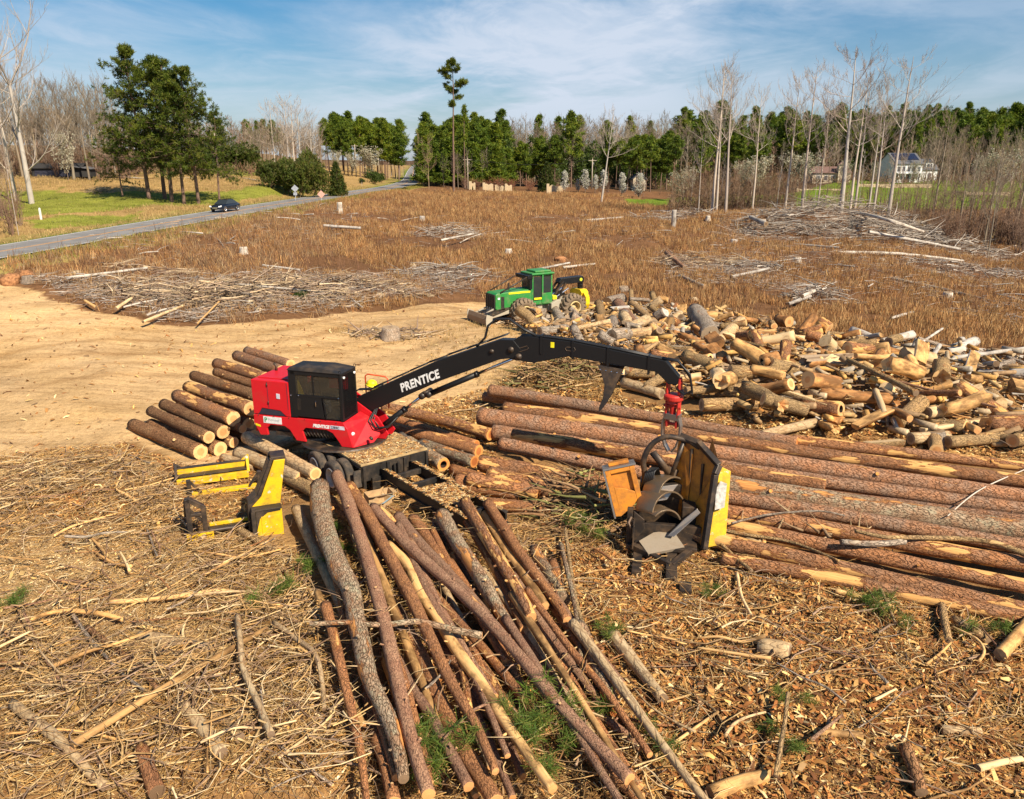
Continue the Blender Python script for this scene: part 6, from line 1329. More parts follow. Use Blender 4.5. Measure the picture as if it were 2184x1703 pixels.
# the rest of the heap
HP=wpoly([(1130,672),(1210,690),(1290,655),(1345,652),(1500,672),(1640,690),(1740,722),(1880,742),(2060,758),(2230,775),(2230,965),(1900,935),(1600,905),(1480,860),(1330,820),(1300,760),(1200,740),(1120,715)])
HS=wpoly([(1780,715),(1900,722),(2230,745),(2230,850),(2050,820),(1900,770)])
pts_=[];tries=0
while len(pts_)<250 and tries<20000:
    tries+=1; x=rng.uniform(HP[:,0].min(),HP[:,0].max()); y=rng.uniform(HP[:,1].min(),HP[:,1].max())
    if not inpoly(np.array([x]),np.array([y]),HP)[0]: continue
    if any((x-a)**2+(y-b)**2<.70**2 for a,b,_ in pts_): continue
    pts_.append((x,y,0))
MIXES={'near':[('bark_oak','end_fresh',4),('bark_smooth','end_fresh',1),('wood_gold','end_fresh',3),('wood_orange','end_fresh',3),('wood_pale','wood_pale',1),('bark_pine_worn','end_fresh',3)],
 'left':[('bark_weather','end_old',3),('bark_oak','end_old',3),('bark_smooth','end_old',2),('bark_red','end_old',1),('wood_gold','end_old',2)],
 'silver':[('wood_silver','end_old',3),('wood_grey','end_dark',3),('bark_weather','end_dark',2),('bark_oak','end_old',1)]}
TONE={'bark_red':'red brown barked','bark_oak':'tan barked','bark_smooth':'smooth grey brown','wood_gold':'golden barkless','wood_orange':'orange torn','wood_pale':'cream split','bark_pine_worn':'red brown patchy','bark_weather':'grey weathered','wood_grey':'grey barkless','wood_silver':'silver bleached'}
for x,y,_ in pts_:
    z0=h1(x,y); px,py=proj((x,y,z0)); zone='silver' if inpoly(np.array([x]),np.array([y]),HS)[0] else ('left' if px<1460 and py<760 else 'near')
    opts=MIXES[zone]; bk,end,_=rng.choices(opts,[o[2] for o in opts])[0]
    r=rng.choice((.14,.19,.23,.27,.31,.36)) if zone!='silver' else rng.choice((.08,.12,.16,.2,.26)); ln=rng.uniform(.7,2.0)*(1.25 if r<.2 else 1)
    yaw=rng.gauss(.2,.85) if rng.random()<.7 else rng.uniform(0,PI); pit=rng.gauss(0,.22); zz=z0+r*.8+rng.choice((.05,.25,.5,.75))*rng.uniform(.6,1.2)
    if zone=='left': yaw=rng.uniform(0,PI); pit=rng.gauss(0,.4)
    d=Vector((math.cos(yaw)*math.cos(pit),math.sin(yaw)*math.cos(pit),math.sin(pit)))*ln/2; c=Vector((x,y,zz)); 
    if d.y>0 and rng.random()<.6: d=-d
    side='crosswise' if abs(math.sin(yaw))<.55 else 'end on'
    size='stubby' if ln/r<5.5 else ('slim' if r<.17 else 'stout')
    # where it lies in the heap
    wx='beside the skidder' if px<1240 else 'on the left crest' if px<1460 and py<740 else 'behind the heel plates' if px<1430 else 'near the red grapple' if px<1600 and py>735 else 'on the main crest' if px<1650 and py<=770 else 'at the heap foot' if py>860 and px<1900 else 'in the heap centre' if px<1830 else 'at the bleached back edge' if zone=='silver' else 'at the right front' if py>850 else 'on the right'
    kw={}
    if rng.random()<.28: kw['half']=rng.uniform(.2,.45)
    if rng.random()<.25: kw['splinter']=.25
    if rng.random()<.12: kw['hollow']=2
    if kw.get('half'): kw.pop('hollow',None)
    bend=Vector((rng.gauss(0,.02),rng.gauss(0,.02),rng.gauss(0,.02)))*ln
    w_='split' if kw.get('half') else ('hollow' if kw.get('hollow') else TONE[bk].split()[-1])
    lab=f"{size} {TONE[bk]}{' half' if kw.get('half') else ' hollow' if kw.get('hollow') else ''} log {side} {wx}"
    log_obj([c-d,c+bend,c+d],(r,r*rng.uniform(.8,1.05)),bk,end if not kw.get('half') else rng.choice(('wood_pale','wood_gold','wood_orange') if zone=='near' else ('wood_grey','wood_gold')),lab,'loose offcuts of the jumbled heap','offcut','log offcut',n=12,rough=.09,**kw)
# ================================================================ sticks, chips and pine sprays on the near ground
BR='branches strewn in the foreground'
def ST(pts,z,rp,bk,lab,group=BR,name='branch',cat='branch',end='end_old',**kw):
    n=len(pts); rp=rp if isinstance(rp,tuple) else (rp,rp*.7); z=z if isinstance(z,tuple) else (z,z); P=[]
    for i,q in enumerate(pts):
        g=gp(*q); P.append(g+Vector((0,0,z[0]+(z[1]-z[0])*i/(n-1))))
    return log_obj(P,(rp[0]*dep(P[0])/F,rp[1]*dep(P[-1])/F),bk,end,lab,group,name,cat,n=8,rough=.10,**kw)
for pts,z,rp,bk,lab in [
 ([(159,1618),(360,1490),(571,1364)],.30,(8.5,6),'wood_gold','long straight peeled pole lying diagonally at bottom left'),
 ([(511,1348),(516,1400),(524,1466),(555,1540),(583,1610)],.45,(6,8),'bark_smooth','bent brown limb crossing over the long peeled pole'),
 ([(54,1323),(80,1380),(105,1428),(140,1482)],.2,(4,3),'bark_plum','thin crooked dark branch near the left edge'),
 ([(159,1329),(190,1375),(222,1412),(262,1455),(311,1494)],.25,4.5,'bark_weather','grey sinuous branch left of the dark limb'),
 ([(190,1355),(240,1395),(286,1428),(340,1488)],.22,(7,6),'bark_dark','dark straight limb in the bottom left litter'),
 ([(32,1520),(127,1593),(180,1650),(228,1697)],.2,(12,10),'bark_smooth','tan broken log at the bottom left corner'),
 ([(305,1624),(318,1665),(340,1720)],.3,(15,18),'bark_red','thick brown stub standing out at the bottom edge'),
 ([(301,1361),(400,1378),(501,1402)],.05,(14,12),'bark_smooth','broad pale bark log sunk in sawdust'),
 ([(324,1393),(380,1403),(428,1415)],.05,(11,10),'bark_smooth','second sunken log just below the broad pale one'),
 ([(397,1520),(440,1575),(476,1621)],.15,(16,14),'bark_smooth','smooth buried log right of the peeled pole'),
 ([(444,1520),(480,1555),(514,1586)],.12,(13,12),'bark_oak','tan buried log next to the bent brown limb'),
 ([(587,1355),(640,1395),(676,1428),(690,1490),(694,1545)],.35,(6,5),'bark_smooth','curved branch beside the fan of logs'),
 ([(0,1075),(148,1028),(240,1005),(334,989)],.12,(4,3),'bark_oak','long thin branch curving toward the yellow frame, upper'),
 ([(-10,1108),(90,1072),(192,1034),(349,995)],.12,(5,4),'bark_oak','long branch sweeping to the yellow frame, lower'),
 ([(71,1341),(105,1327),(148,1321),(210,1326),(268,1340)],.25,(4,6),'wood_gold','bow shaped peeled branch on the sawdust'),
 ([(237,1297),(320,1292),(400,1282),(479,1273),(518,1291)],.18,(5,6),'wood_bare','pale splintered branch below the saw frame'),
 ([(33,1282),(50,1330),(68,1365),(100,1412)],.2,(4,3),'bark_oak','thin brown branch rising from the left edge'),
 ([(500,1128),(545,1158),(592,1190)],.12,(8,8),'bark_oak','short round stick in front of the yellow tower'),
 ([(429,1158),(473,1122)],.15,(4,3),'wood_pale','pale slat leaning on the cross rail'),
 ([(1675,1523),(1670,1570),(1664,1610),(1648,1705)],.5,(4.5,5.5),'bark_oak','thin upright stick in the lower right chips'),
 ([(1306,1375),(1360,1445),(1412,1512)],.25,(15,13),'bark_smooth','grey brown log with orange tip in the chips'),
 ([(1618,1390),(1684,1402)],.12,(23,22),'bark_smooth','pale short block in the middle of the chips'),
 ([(1924,1620),(1945,1670),(1960,1720)],.3,(13,14),'bark_dark','dark log end at the bottom right'),
 ([(2081,1658),(2130,1645),(2174,1637)],.2,(9,7),'wood_pale','cream broken slab near the bottom right corner'),
 ([(2005,1569),(2089,1574)],.15,(11,10),'bark_smooth','short tan log lying level at lower right'),
 ([(2128,1422),(2160,1385),(2200,1340)],.3,(14,14),'wood_gold','golden barkless log at the right edge'),
 ([(1742,1574),(1836,1582)],.15,(9,8),'wood_gold','golden split piece with square end in the chips'),
 ([(2005,1307),(2010,1345),(2019,1390)],.3,(9,8),'bark_oak','upright tan stub below the front stem'),
 ([(2030,1337),(2070,1360),(2106,1382)],.2,(12,11),'bark_oak','tan log beside the upright stub'),
 ([(1514,1710),(1570,1685),(1632,1668)],.15,(20,14),'wood_gold','big weathered golden log at the bottom centre right'),
 ([(1483,1144),(1530,1185),(1560,1215),(1600,1250)],.45,(5,4),'bark_oak','branch bending down from the delimber plate'),
 ([(1483,1150),(1580,1172),(1685,1190),(1786,1233)],.5,(4.5,3),'bark_oak','long branch over the front stems, left'),
 ([(1786,1207),(1850,1212),(1922,1206)],.75,(6,7),'bark_weather','grey smooth limb on the front stems'),
 ([(1815,1186),(1880,1200),(1954,1201),(2040,1204),(2110,1214),(2190,1245)],.8,(4,7),'bark_oak','long bowed limb lying along the front stems'),
 ([(1556,1165),(1640,1145),(1740,1138),(1795,1148)],.75,(2.5,2),'bark_weather','arched thin twig over the front stems'),
 ([(1205,1160),(1215,1240),(1230,1330),(1260,1420)],.5,(4,5),'bark_oak','thin limb dropping along the right of the fan'),
 ([(1190,1080),(1290,1075),(1330,1090)],.5,(3,3),'bark_oak','twig bundle stick at the delimber foot'),
 ([(1570,1240),(1580,1290),(1600,1330)],.25,(4,3),'wood_pale','pale sliver below the front stems'),
 ([(1780,1275),(1840,1290),(1905,1310)],.2,(6,4),'wood_bare','pale bowed sliver in the right chips'),
 ([(1860,1240),(1880,1290),(1905,1350)],.3,(4,3),'bark_oak','slanting brown stick in the right chips'),
 ([(1440,1480),(1520,1530),(1560,1610)],.2,(4,3),'bark_oak','long brown stick right of the orange tipped log'),
 ([(1390,1640),(1460,1590),(1530,1540)],.25,(4,3),'wood_bare','pale stick crossing the lower chips'),
 ([(1700,1370),(1760,1400),(1830,1420)],.2,(4,4),'bark_plum','dark stick right of the pale block'),
 ([(2010,1160),(2080,1100),(2184,1050)],.9,(1.5,1.2),'wood_grey','wispy twig over the right stems')]:
    ST(pts,z,rp,bk,lab)
# random branches
ZL=wpoly([(-60,985),(330,985),(420,1140),(640,1180),(700,1350),(800,1715),(-100,1715)])
ZR=wpoly([(1140,1120),(1260,1080),(1330,1200),(1520,1180),(2250,1340),(2250,1715),(1380,1715),(1290,1500),(1180,1300)])
ZF=wpoly([(690,1080),(1150,1080),(1300,1500),(1400,1715),(800,1715)])
ZM=wpoly([(0,970),(270,945),(420,1000),(900,900),(1060,840),(1060,960),(960,1060),(640,1060),(420,1130),(0,1090)])
ZD=wpoly([(1140,1040),(1280,1010),(1310,1160),(1260,1180),(1150,1130)])
ZH=wpoly([(1120,770),(1310,760),(1330,860),(1200,840),(1060,822)])
def rnd_in(Z,n,bias=0.):
    lo=Z.min(0);hi=Z.max(0); o=[]
    while len(o)<n:
        k=4*n+50; x=nr.uniform(lo[0],hi[0],k); y=nr.uniform(lo[1],hi[1],k); m=inpoly(x,y,Z); o+=list(zip(x[m],y[m]))
    return o[:n]
TN={'bark_oak':'tan','bark_smooth':'grey brown','wood_gold':'golden peeled','wood_bare':'pale peeled','bark_weather':'grey','bark_plum':'dark brown','wood_pale':'cream split','bark_red':'red brown'}
for Z,n,zn,r0,r1,l0,l1 in [(ZL,120,'left litter',.012,.05,.7,2.8),(ZR,82,'right chips',.012,.045,.4,1.7),(ZF,26,'log fan gaps',.01,.03,.5,1.6),(ZM,22,'bark floor',.012,.04,.8,2.6),(ZD,16,'delimber brush',.012,.03,.6,1.6)]:
    for x,y in rnd_in(Z,n):
        r=r0+(r1-r0)*rng.random()**1.8; ln=rng.uniform(l0,l1); yaw=rng.uniform(0,PI) if zn!='left litter' else rng.choice((rng.gauss(.5,.4),rng.gauss(2.2,.4),rng.uniform(0,PI)))
        d=Vector((math.cos(yaw),math.sin(yaw),0)); s_=Vector((-d.y,d.x,0)); bw=rng.gauss(0,.10)*ln; z=h1(x,y)+r+rng.uniform(.10,.36)+(.3 if zn.startswith('log') else 0)
        c=Vector((x,y,z)); tl=rng.gauss(0,.05)*ln; P=[c-d*ln/2-Vector((0,0,tl)),c-d*ln*.18+s_*bw*.7,c+d*ln*.15+s_*bw*rng.uniform(.2,1.2),c+d*ln/2+Vector((0,0,tl))]
        bk=rng.choice(list(TN)); px,py=proj(c); sl='level' if abs(d.y)<.45 else ('rising' if d.x>0 else 'falling'); lt='long' if ln>1.7 else 'short' if ln<.9 else 'middling'
        q='far' if py<1180 else 'near' if py>1480 else 'middle'; sd='outer left' if px<240 else 'left' if px<600 else 'centre' if px<1200 else 'inner right' if px<1600 else 'right' if px<1950 else 'outer right'
        log_obj(P,(r,r*.6),bk,'wood_bare',f"{lt} {'thick' if r>.03 else 'thin'} {TN[bk]} stick {sl} in {zn}, {q} {sd}",'loose sticks of the litter','stick','stick',n=7,rough=.12)
SAW=wpoly([(-80,1140),(120,1090),(370,1110),(430,1230),(400,1330),(150,1370),(-80,1350)])
# twig litter (nobody could count it)
def litter(name,zones,label,cat,rmin,rmax,lmin,lmax,cols,zup,k=3):
    P0=[];P1=[];R0=[];R1=[];C=[]
    for Z,n,up in zones:
        xy=np.array(rnd_in(Z,n*2)); dn=vnoise(xy[:,0],xy[:,1],.8,9)+.6*vnoise(xy[:,0],xy[:,1],2.1,2); kp=(dn+nr.normal(0,.5,len(xy))>-.1)&~(inpoly(xy[:,0],xy[:,1],SAW)&(nr.random(len(xy))<.72)); xy=xy[kp][:n]; n=len(xy); z=H(xy[:,0],xy[:,1])+nr.uniform(0.01,zup,n)*up
        yaw=nr.uniform(0,2*PI,n); L_=nr.uniform(lmin,lmax,n)*nr.uniform(.4,1,n); r=nr.uniform(rmin,rmax,n)*nr.uniform(.5,1,n); dz=nr.normal(0,.16,n)
        p=np.stack([xy[:,0],xy[:,1],z],1); col=np.array(cols)[nr.integers(0,len(cols),n)]*nr.uniform(.7,1.2,(n,1)); turn=nr.normal(0,.35,n)
        for i in range(k):
            d=np.stack([np.cos(yaw),np.sin(yaw),dz],1)*(L_/k)[:,None]; q=p+d; q[:,2]=np.maximum(q[:,2],H(q[:,0],q[:,1])+.005)
            P0.append(p);P1.append(q);R0.append(r*(1-.25*i));R1.append(r*(1-.25*(i+1))+.001);C.append(col); p=q; yaw=yaw+turn+nr.normal(0,.2,n); dz=dz*.5+nr.normal(0,.1,n)
    V,Fq=seg_mesh(np.concatenate(P0),np.concatenate(P1),np.concatenate(R0),np.concatenate(R1),3)
    tag(link(name,np_mesh(name,V,Fq,[M['stick_col']],col=np.repeat(np.concatenate(C),3,0))),label,cat,kind='stuff')
TWC=[(.74,.47,.17),(.80,.55,.23),(.64,.38,.12),(.50,.30,.11),(.40,.22,.08),(.26,.14,.055),(.70,.45,.18),(.46,.34,.20),(.20,.10,.04),(.62,.32,.09)]
litter('twig_litter',[(ZL,15000,1.2),(ZR,8500,1),(ZF,5200,1.8),(ZM,6500,.6),(ZD,2200,2.4),(ZH,2200,2.0)],'tangled brown and straw coloured twigs covering the near ground','litter',.004,.014,.25,1.3,TWC,.15)
litter('stick_litter',[(ZL,4200,1.3),(ZR,900,1),(ZF,700,2.2),(ZM,500,.7),(ZD,300,2.4)],'broken sticks and limbs too many to count in the near litter','sticks',.008,.034,.6,2.6,[(.66,.46,.22),(.60,.38,.16),(.42,.27,.14),(.36,.24,.16),(.30,.18,.10),(.74,.56,.32),(.50,.30,.12)],.34,k=4)
def chips(name,spec,label):
    Vs=[];Cs=[]
    for Z,n,lmin,lmax,cols,up in spec:
        xy=np.array(rnd_in(Z,n)); z=H(xy[:,0],xy[:,1])+nr.uniform(.0,.06,n)*up+.01
        L_=lmin+(lmax-lmin)*nr.random(n)**2.5; W=L_*nr.uniform(.10,.36,n); yaw=nr.uniform(0,2*PI,n); D=np.stack([np.cos(yaw),np.sin(yaw),nr.normal(0,.35,n)],1); D/=np.linalg.norm(D,axis=1,keepdims=True)
        S=np.cross(D,np.stack([nr.normal(0,.35,n),nr.normal(0,.35,n),np.ones(n)],1)); S/=np.linalg.norm(S,axis=1,keepdims=True); c=np.stack([xy[:,0],xy[:,1],z+L_*.12],1)
        bend=np.cross(D,S)*(L_*nr.normal(0,.12,n))[:,None]; d=D*(L_/2)[:,None]; s=S*(W/2)[:,None]
        Vs.append(np.stack([c-d-s*.5,c-d*.8+s*.8,c+bend+s,c+d*.9+s*.4,c+d-s*.6,c+bend-s],1).reshape(-1,3)); Cs.append(np.array(cols)[nr.integers(0,len(cols),n)]*nr.uniform(.65,1.2,(n,1)))
    V=np.concatenate(Vs); m=len(V)//6; b=np.arange(m)[:,None]*6
    Fq=np.concatenate([b+np.array([[0,1,2,5]]),b+np.array([[5,2,3,4]])],1).reshape(-1,4)
    tag(link(name,np_mesh(name,V,Fq,[M['chips']],col=np.repeat(np.concatenate(Cs),2,0))),label,'wood chips',kind='stuff')
GOLD=[(.70,.42,.14),(.80,.53,.21),(.60,.31,.09),(.42,.21,.07),(.28,.13,.045),(.86,.64,.32)]; RED=[(.44,.18,.055),(.34,.13,.04),(.54,.25,.07),(.22,.09,.035),(.66,.38,.13)]; PALE=[(.74,.55,.29),(.66,.46,.22),(.80,.63,.38),(.48,.30,.14)]
SAW2=wpoly([(1480,1270),(1700,1260),(1960,1340),(1800,1440),(1560,1450)]); REDZ=wpoly([(1220,1150),(1330,1170),(1500,1170),(1560,1260),(1480,1330),(1300,1330),(1220,1250)]); REDL=wpoly([(-80,1000),(300,970),(420,1010),(400,1100),(100,1110),(-80,1140)])
YD2=YARD; GAP=wpoly([(880,870),(1060,820),(1320,850),(1480,880),(2200,960),(2200,1000),(1420,900),(1050,850),(1060,1010),(960,1060),(900,960)])
chips('wood_chips',[(ZH,6000,.04,.35,GOLD+RED,1),(GAP,16000,.04,.3,GOLD+GOLD+RED,1),(ZL,34000,.02,.14,GOLD+PALE,1),(ZR,95000,.03,.30,GOLD+RED+RED+RED+[(.20,.09,.035),(.15,.07,.03),(.12,.055,.025)],1.8),(ZF,10000,.03,.18,GOLD+RED,1),(ZM,22000,.03,.26,GOLD+RED+RED,1),(SAW,34000,.015,.08,PALE,.6),(SAW2,9000,.02,.12,PALE,1.4),(REDZ,11000,.03,.20,RED+GOLD[:2],1.6),(REDL,9000,.03,.30,RED+GOLD[2:4],1),(ZL,500,.2,.5,PALE+GOLD,1),(ZR,800,.18,.42,PALE+GOLD,1.5),(ZH,2500,.05,.3,RED+GOLD,1),(HP,16000,.06,.5,GOLD+RED+[(.4,.33,.26)],5),(YD2,4200,.05,.4,GOLD+RED+[(.36,.22,.11)],.2)],'golden and reddish wood chips and torn bark spread over the near ground')
# green pine sprays
def spray(seed):
    R=random.Random(seed); tr_=Tree(); cs=[]
    for i in range(5):
        a=R.uniform(0,2*PI); pp,_=wob(R,(0,0,.05),(math.cos(a),math.sin(a),R.uniform(.1,.6)),R.uniform(.35,.7),4,.2,.0); tr_.path(pp,.012,.006,(.24,.14,.07)); cs+=[pp[2],pp[3],pp[4],pp[4]]
    V,Fq,cc=tufts(R,cs,26,.26,.010,[(.11,.19,.03),(.15,.22,.035),(.08,.15,.025),(.20,.22,.05)],.15,.8); return tr_.mesh('twig',M['twig_tree'],4),np_mesh('needles',V,Fq,[M['leafy']],col=cc)
SV=[spray(s) for s in (1,2,3)]
for i,(px,py,dz,s,lab) in enumerate([(570,1282,.15,1.1,'bushy green pine spray left of the log fan'),(668,1222,.3,.9,'green pine spray under the thick grey log'),(735,1150,.5,.6,'small green tuft between grey and dark logs'),(758,1195,.5,.7,'green tuft beside the dark straight log'),(1150,1565,.5,1.2,'large green pine spray low in the fan, left of the longest log'),(1168,1600,.4,1.0,'pine spray hanging below the large one'),(1192,1655,.4,.9,'pine spray at the tip of the yellow pole'),(925,1615,.5,.9,'pine spray between dark log and broad brown log'),(962,1662,.5,1.0,'green spray at the bottom edge in the log fan'),(905,1640,.4,.8,'pine spray near the bottom of the dark straight log'),(1238,1142,.5,.8,'olive needle clump at the delimber foot, upper'),(1262,1160,.4,.7,'olive needle clump at the delimber foot, lower'),(1690,1502,.15,.6,'small green spray right of the thin stick'),(1835,1288,.2,.8,'green spray under the front stem'),(1905,1330,.2,.9,'green spray near the upright tan stub'),(2092,1352,.2,.8,'green spray at the right edge by the golden log'),(1525,1275,.15,.6,'tiny green spray in the red chips'),(1100,1580,.5,.9,'green spray over the brown log'),(1250,1560,.3,.9,'green spray right of the longest log'),(20,1288,.1,.8,'green spray at the left edge'),(1400,1600,.2,.8,'green spray in the lower right chips'),(1670,1590,.2,.7,'green needles round the thin upright stick'),(1290,1365,.25,.7,'green spray beside the sawn log ends')]):
    g=gp(px,py+8); o=thing('pine_spray',lab,'pine spray',g+Vector((0,0,dz)),rng.uniform(0,6),'green pine sprays in the litter'); o.scale=(s,)*3; v=SV[i%3]; link('twig',v[0],o); link('needles',v[1],o)

litter('offcut_litter',[(HP,3600,1)],'splintered bark and broken offcuts filling the log heap','offcuts',.02,.075,.3,1.1,[(.42,.30,.17),(.34,.23,.13),(.62,.40,.18),(.52,.27,.10),(.30,.22,.16),(.46,.40,.33),(.24,.15,.09)],.75,k=2)

litter('bark_shreds',[(ZR,15000,1),(REDZ,3500,1.4),(ZF,3500,1),(GAP,3500,1)],'shredded bark and splinters matted over the right foreground','shreds',.004,.013,.08,.42,RED+GOLD+[(.20,.09,.035),(.84,.62,.32)],.14,k=2)
# bark crumbs caught on the trailer
def deck_chips():
    P=[]
    for n,u0,u1,v0,v1,z in ((2200,-3.6,-.05,-1.28,1.28,1.155),(900,2.4,3.9,-.48,.52,.875),(420,.3,5.2,-.62,-.48,.905),(420,.3,5.2,.52,.66,.905)):
        P.append(np.stack([nr.uniform(u0,u1,n),nr.uniform(v0,v1,n),np.full(n,z)],1))
    P=np.concatenate(P); c,s_=math.cos(rad(-34.8)),math.sin(rad(-34.8)); X=3.57+c*P[:,0]-s_*P[:,1]; Y=-1.16+s_*P[:,0]+c*P[:,1]; kp=(X>1.2)|(Y<-1.15); X,Y,Z=X[kp],Y[kp],P[kp,2]
    c,s_=math.cos(LR),math.sin(LR); wx=LX+c*X-s_*Y; wy=LY+s_*X+c*Y; n=len(wx); L_=nr.uniform(.03,.16,n); a=nr.uniform(0,2*PI,n); D=np.stack([np.cos(a),np.sin(a),nr.normal(0,.15,n)],1)*L_[:,None]/2; S=np.stack([-np.sin(a),np.cos(a),nr.normal(0,.2,n)],1)*(L_*nr.uniform(.15,.4,n))[:,None]/2; C0=np.stack([wx,wy,Z+nr.uniform(.005,.03,n)],1)
    V=np.stack([C0-D-S,C0+D-S*.6,C0+D+S,C0-D+S*.7],1).reshape(-1,3); cols=np.array(GOLD+RED+PALE)[nr.integers(0,len(GOLD+RED+PALE),n)]
    tag(link('deck_litter',np_mesh('deck_litter',V,np.arange(4*n).reshape(-1,4),[M['chips']],col=cols)),'bark crumbs lying on the trailer deck and frame','bark litter',kind='stuff')
deck_chips()
def chunk_litter(n):
    xy=np.array(rnd_in(HP,n)); z=H(xy[:,0],xy[:,1])+nr.uniform(.05,.75,n); yaw=nr.uniform(0,2*PI,n); L_=nr.uniform(.45,1.3,n); r=nr.uniform(.06,.15,n); d=np.stack([np.cos(yaw),np.sin(yaw),nr.normal(0,.25,n)],1)*(L_/2)[:,None]; p=np.stack([xy[:,0],xy[:,1],z],1)
    V,Fq=seg_mesh(p-d,p+d,r,r*nr.uniform(.7,1.1,n),6); b=np.arange(n)[:,None]*12; caps=np.concatenate([b+np.array([[q]]).reshape(1,4) for q in ((3,2,1,0),(5,4,3,0),(6,7,8,9),(6,9,10,11))],0)
    base=np.array([(.52,.34,.15),(.60,.34,.11),(.42,.27,.13),(.68,.40,.13),(.46,.35,.22),(.34,.22,.12),(.40,.35,.28)])[nr.integers(0,7,n)]*nr.uniform(.75,1.15,(n,1)); col=np.concatenate([np.repeat(base,6,0),np.tile(np.clip(base*1.35,0,.85),(4,1))])
    tag(link('split_wood_litter',np_mesh('split_wood_litter',V,np.concatenate([Fq,caps]),[M['stick_col']],col=col)),'broken wood chunks filling the gaps of the log heap','wood chunks',kind='stuff')
chunk_litter(900)
# ================================================================ field vegetation and old slash
def grass(name,xy,hmin,hmax,wd,k,cols,label,spread=.18,lean=.28,hmod=None):
    n=len(xy); xy=np.array(xy); hs=nr.uniform(hmin,hmax,n)
    if hmod is not None: hs=hs*hmod
    B=np.repeat(np.stack([xy[:,0],xy[:,1],H(xy[:,0],xy[:,1])-.03],1),k,0); m=n*k; B[:,:2]+=nr.normal(0,spread,(m,2)); h_=np.repeat(hs,k)*nr.uniform(.5,1.1,m)
    a=nr.uniform(0,2*PI,m); S=np.stack([np.cos(a),np.sin(a),np.zeros(m)],1)*wd/2; ln=np.stack([nr.normal(0,lean,m),nr.normal(0,lean,m),np.ones(m)],1)*h_[:,None]
    V=np.stack([B-S,B+S,B+ln+S*.45,B+ln-S*.45],1).reshape(-1,3); base=np.array(cols)[nr.integers(0,len(cols),n)]*nr.uniform(.75,1.2,(n,1))
    tag(link(name,np_mesh(name,V,np.arange(4*m).reshape(-1,4),[M['grass_col']],col=np.repeat(base,k,0)*nr.uniform(.8,1.2,(m,1)))),label,'grass',kind='stuff')
SIL=[(.46,.40,.33),(.38,.32,.26),(.56,.50,.43),(.30,.235,.18)]; WARM=[(.52,.38,.23),(.38,.28,.20),(.62,.48,.31),(.30,.21,.15)]
BRUSH=[(1800,478,14,7,2.3,1000,SIL,4.5,'huge silvery brush heap before the tall bare trees'),(1960,515,12,6,1.5,560,SIL,5.,'long grey brush heap spilling to the right field edge'),(1690,500,8,5,.8,260,SIL,3,'grey slash heap at the left of the silvery heap'),(960,500,4,3,.9,190,SIL,3,'grey brush heap alone in the middle of the field'),(1430,466,6,3,.8,190,SIL,3,'slash around the upright stub post'),(1480,570,4.5,3,1.0,200,WARM,2.6,'dark root tangle right of the skidder'),(1590,580,4,2.5,.7,170,SIL,2.4,'grey slash right of the root tangle'),(1740,640,2.6,2,.9,150,SIL,2,'small slash heap with pale beams behind the log heap'),(2060,580,7,5,.6,260,SIL,3,'scattered slash at the right of the field'),
   (350,645,4.5,2.4,1.2,300,WARM,2.4,'brush windrow at the yard edge, left'),(480,645,4,2.2,1.2,280,WARM,2.4,'brush windrow at the yard edge, middle'),(620,628,5,2.2,1.1,280,WARM,2.6,'brush windrow at the yard edge, right'),(760,620,5,2,.9,240,WARM,2.6,'grey brush windrow left of the skidder'),(330,590,4,1.6,.5,110,WARM,3,'grey slash near the white pole'),(960,590,5,2.5,.7,180,SIL,2.8,'brush windrow behind the skidder hood'),(830,715,2.6,1.5,.3,120,WARM,1.8,'twigs round the grey stump in the yard'),
   (1190,810,2.2,1.7,1.0,260,[(.50,.34,.17),(.40,.25,.12),(.30,.18,.09),(.24,.22,.08)],1.6,'tan twig heap under the stick boom'),(1290,800,1.6,1.3,.8,190,[(.50,.34,.17),(.40,.25,.12),(.30,.18,.09)],1.4,'twig heap behind the heel plates'),(1235,1110,1.5,1.6,.9,240,[(.46,.28,.14),(.34,.19,.09),(.24,.14,.07),(.28,.27,.09)],1.5,'tangled twigs at the left foot of the delimber'),(1720,1175,3.2,.7,.4,55,[(.52,.38,.22),(.44,.31,.17),(.34,.22,.12)],2.2,'thin branches piled on the front stems'),(1120,690,2.0,1.6,.7,190,[(.44,.27,.15),(.34,.19,.1),(.50,.40,.28)],1.3,'roots and twigs in front of the skidder wheels'),(230,330,3,2,.8,110,WARM,2.4,'small brown brush pile beside the meadow pines'),(215,412,2.4,1.3,.7,110,WARM,2,'dead brush pile left of the meadow clump')]
BC=[(gp(q[0],q[1]),q[2],q[3]) for q in BRUSH]
def field_pts(n,y0,y1,u0,u1,pw=1.0):
    o=np.zeros((0,2))
    while len(o)<n:
        y=y0+(y1-y0)*nr.random(n*2)**pw; x=nr.uniform(u0,u1,n*2)*(y+6); d,_=road_dist(x,y)
        k=(d>5.2)&(x>road_x(y))&~inpoly(x,y,YARD)&~inpoly(x,y,HP)&~inpoly(x,y,LAWN)&~((x>-2)&(y<48)&(x<11))&(y>np.where(x>12,40+.0*x,44))
        o=np.concatenate([o,np.stack([x[k],y[k]],1)])
    return o[:n]
FP=field_pts(62000,40,172,-.75,.82,.85); g_=vnoise(FP[:,0],FP[:,1],.16,3)+.5*vnoise(FP[:,0],FP[:,1],.5,8)
FP=FP[g_>-.42]
for c,rx_,ry_ in BC: FP=FP[((FP[:,0]-c.x)/rx_/1.05)**2+((FP[:,1]-c.y)/ry_/1.3)**2+nr.random(len(FP))*.6>1.0]
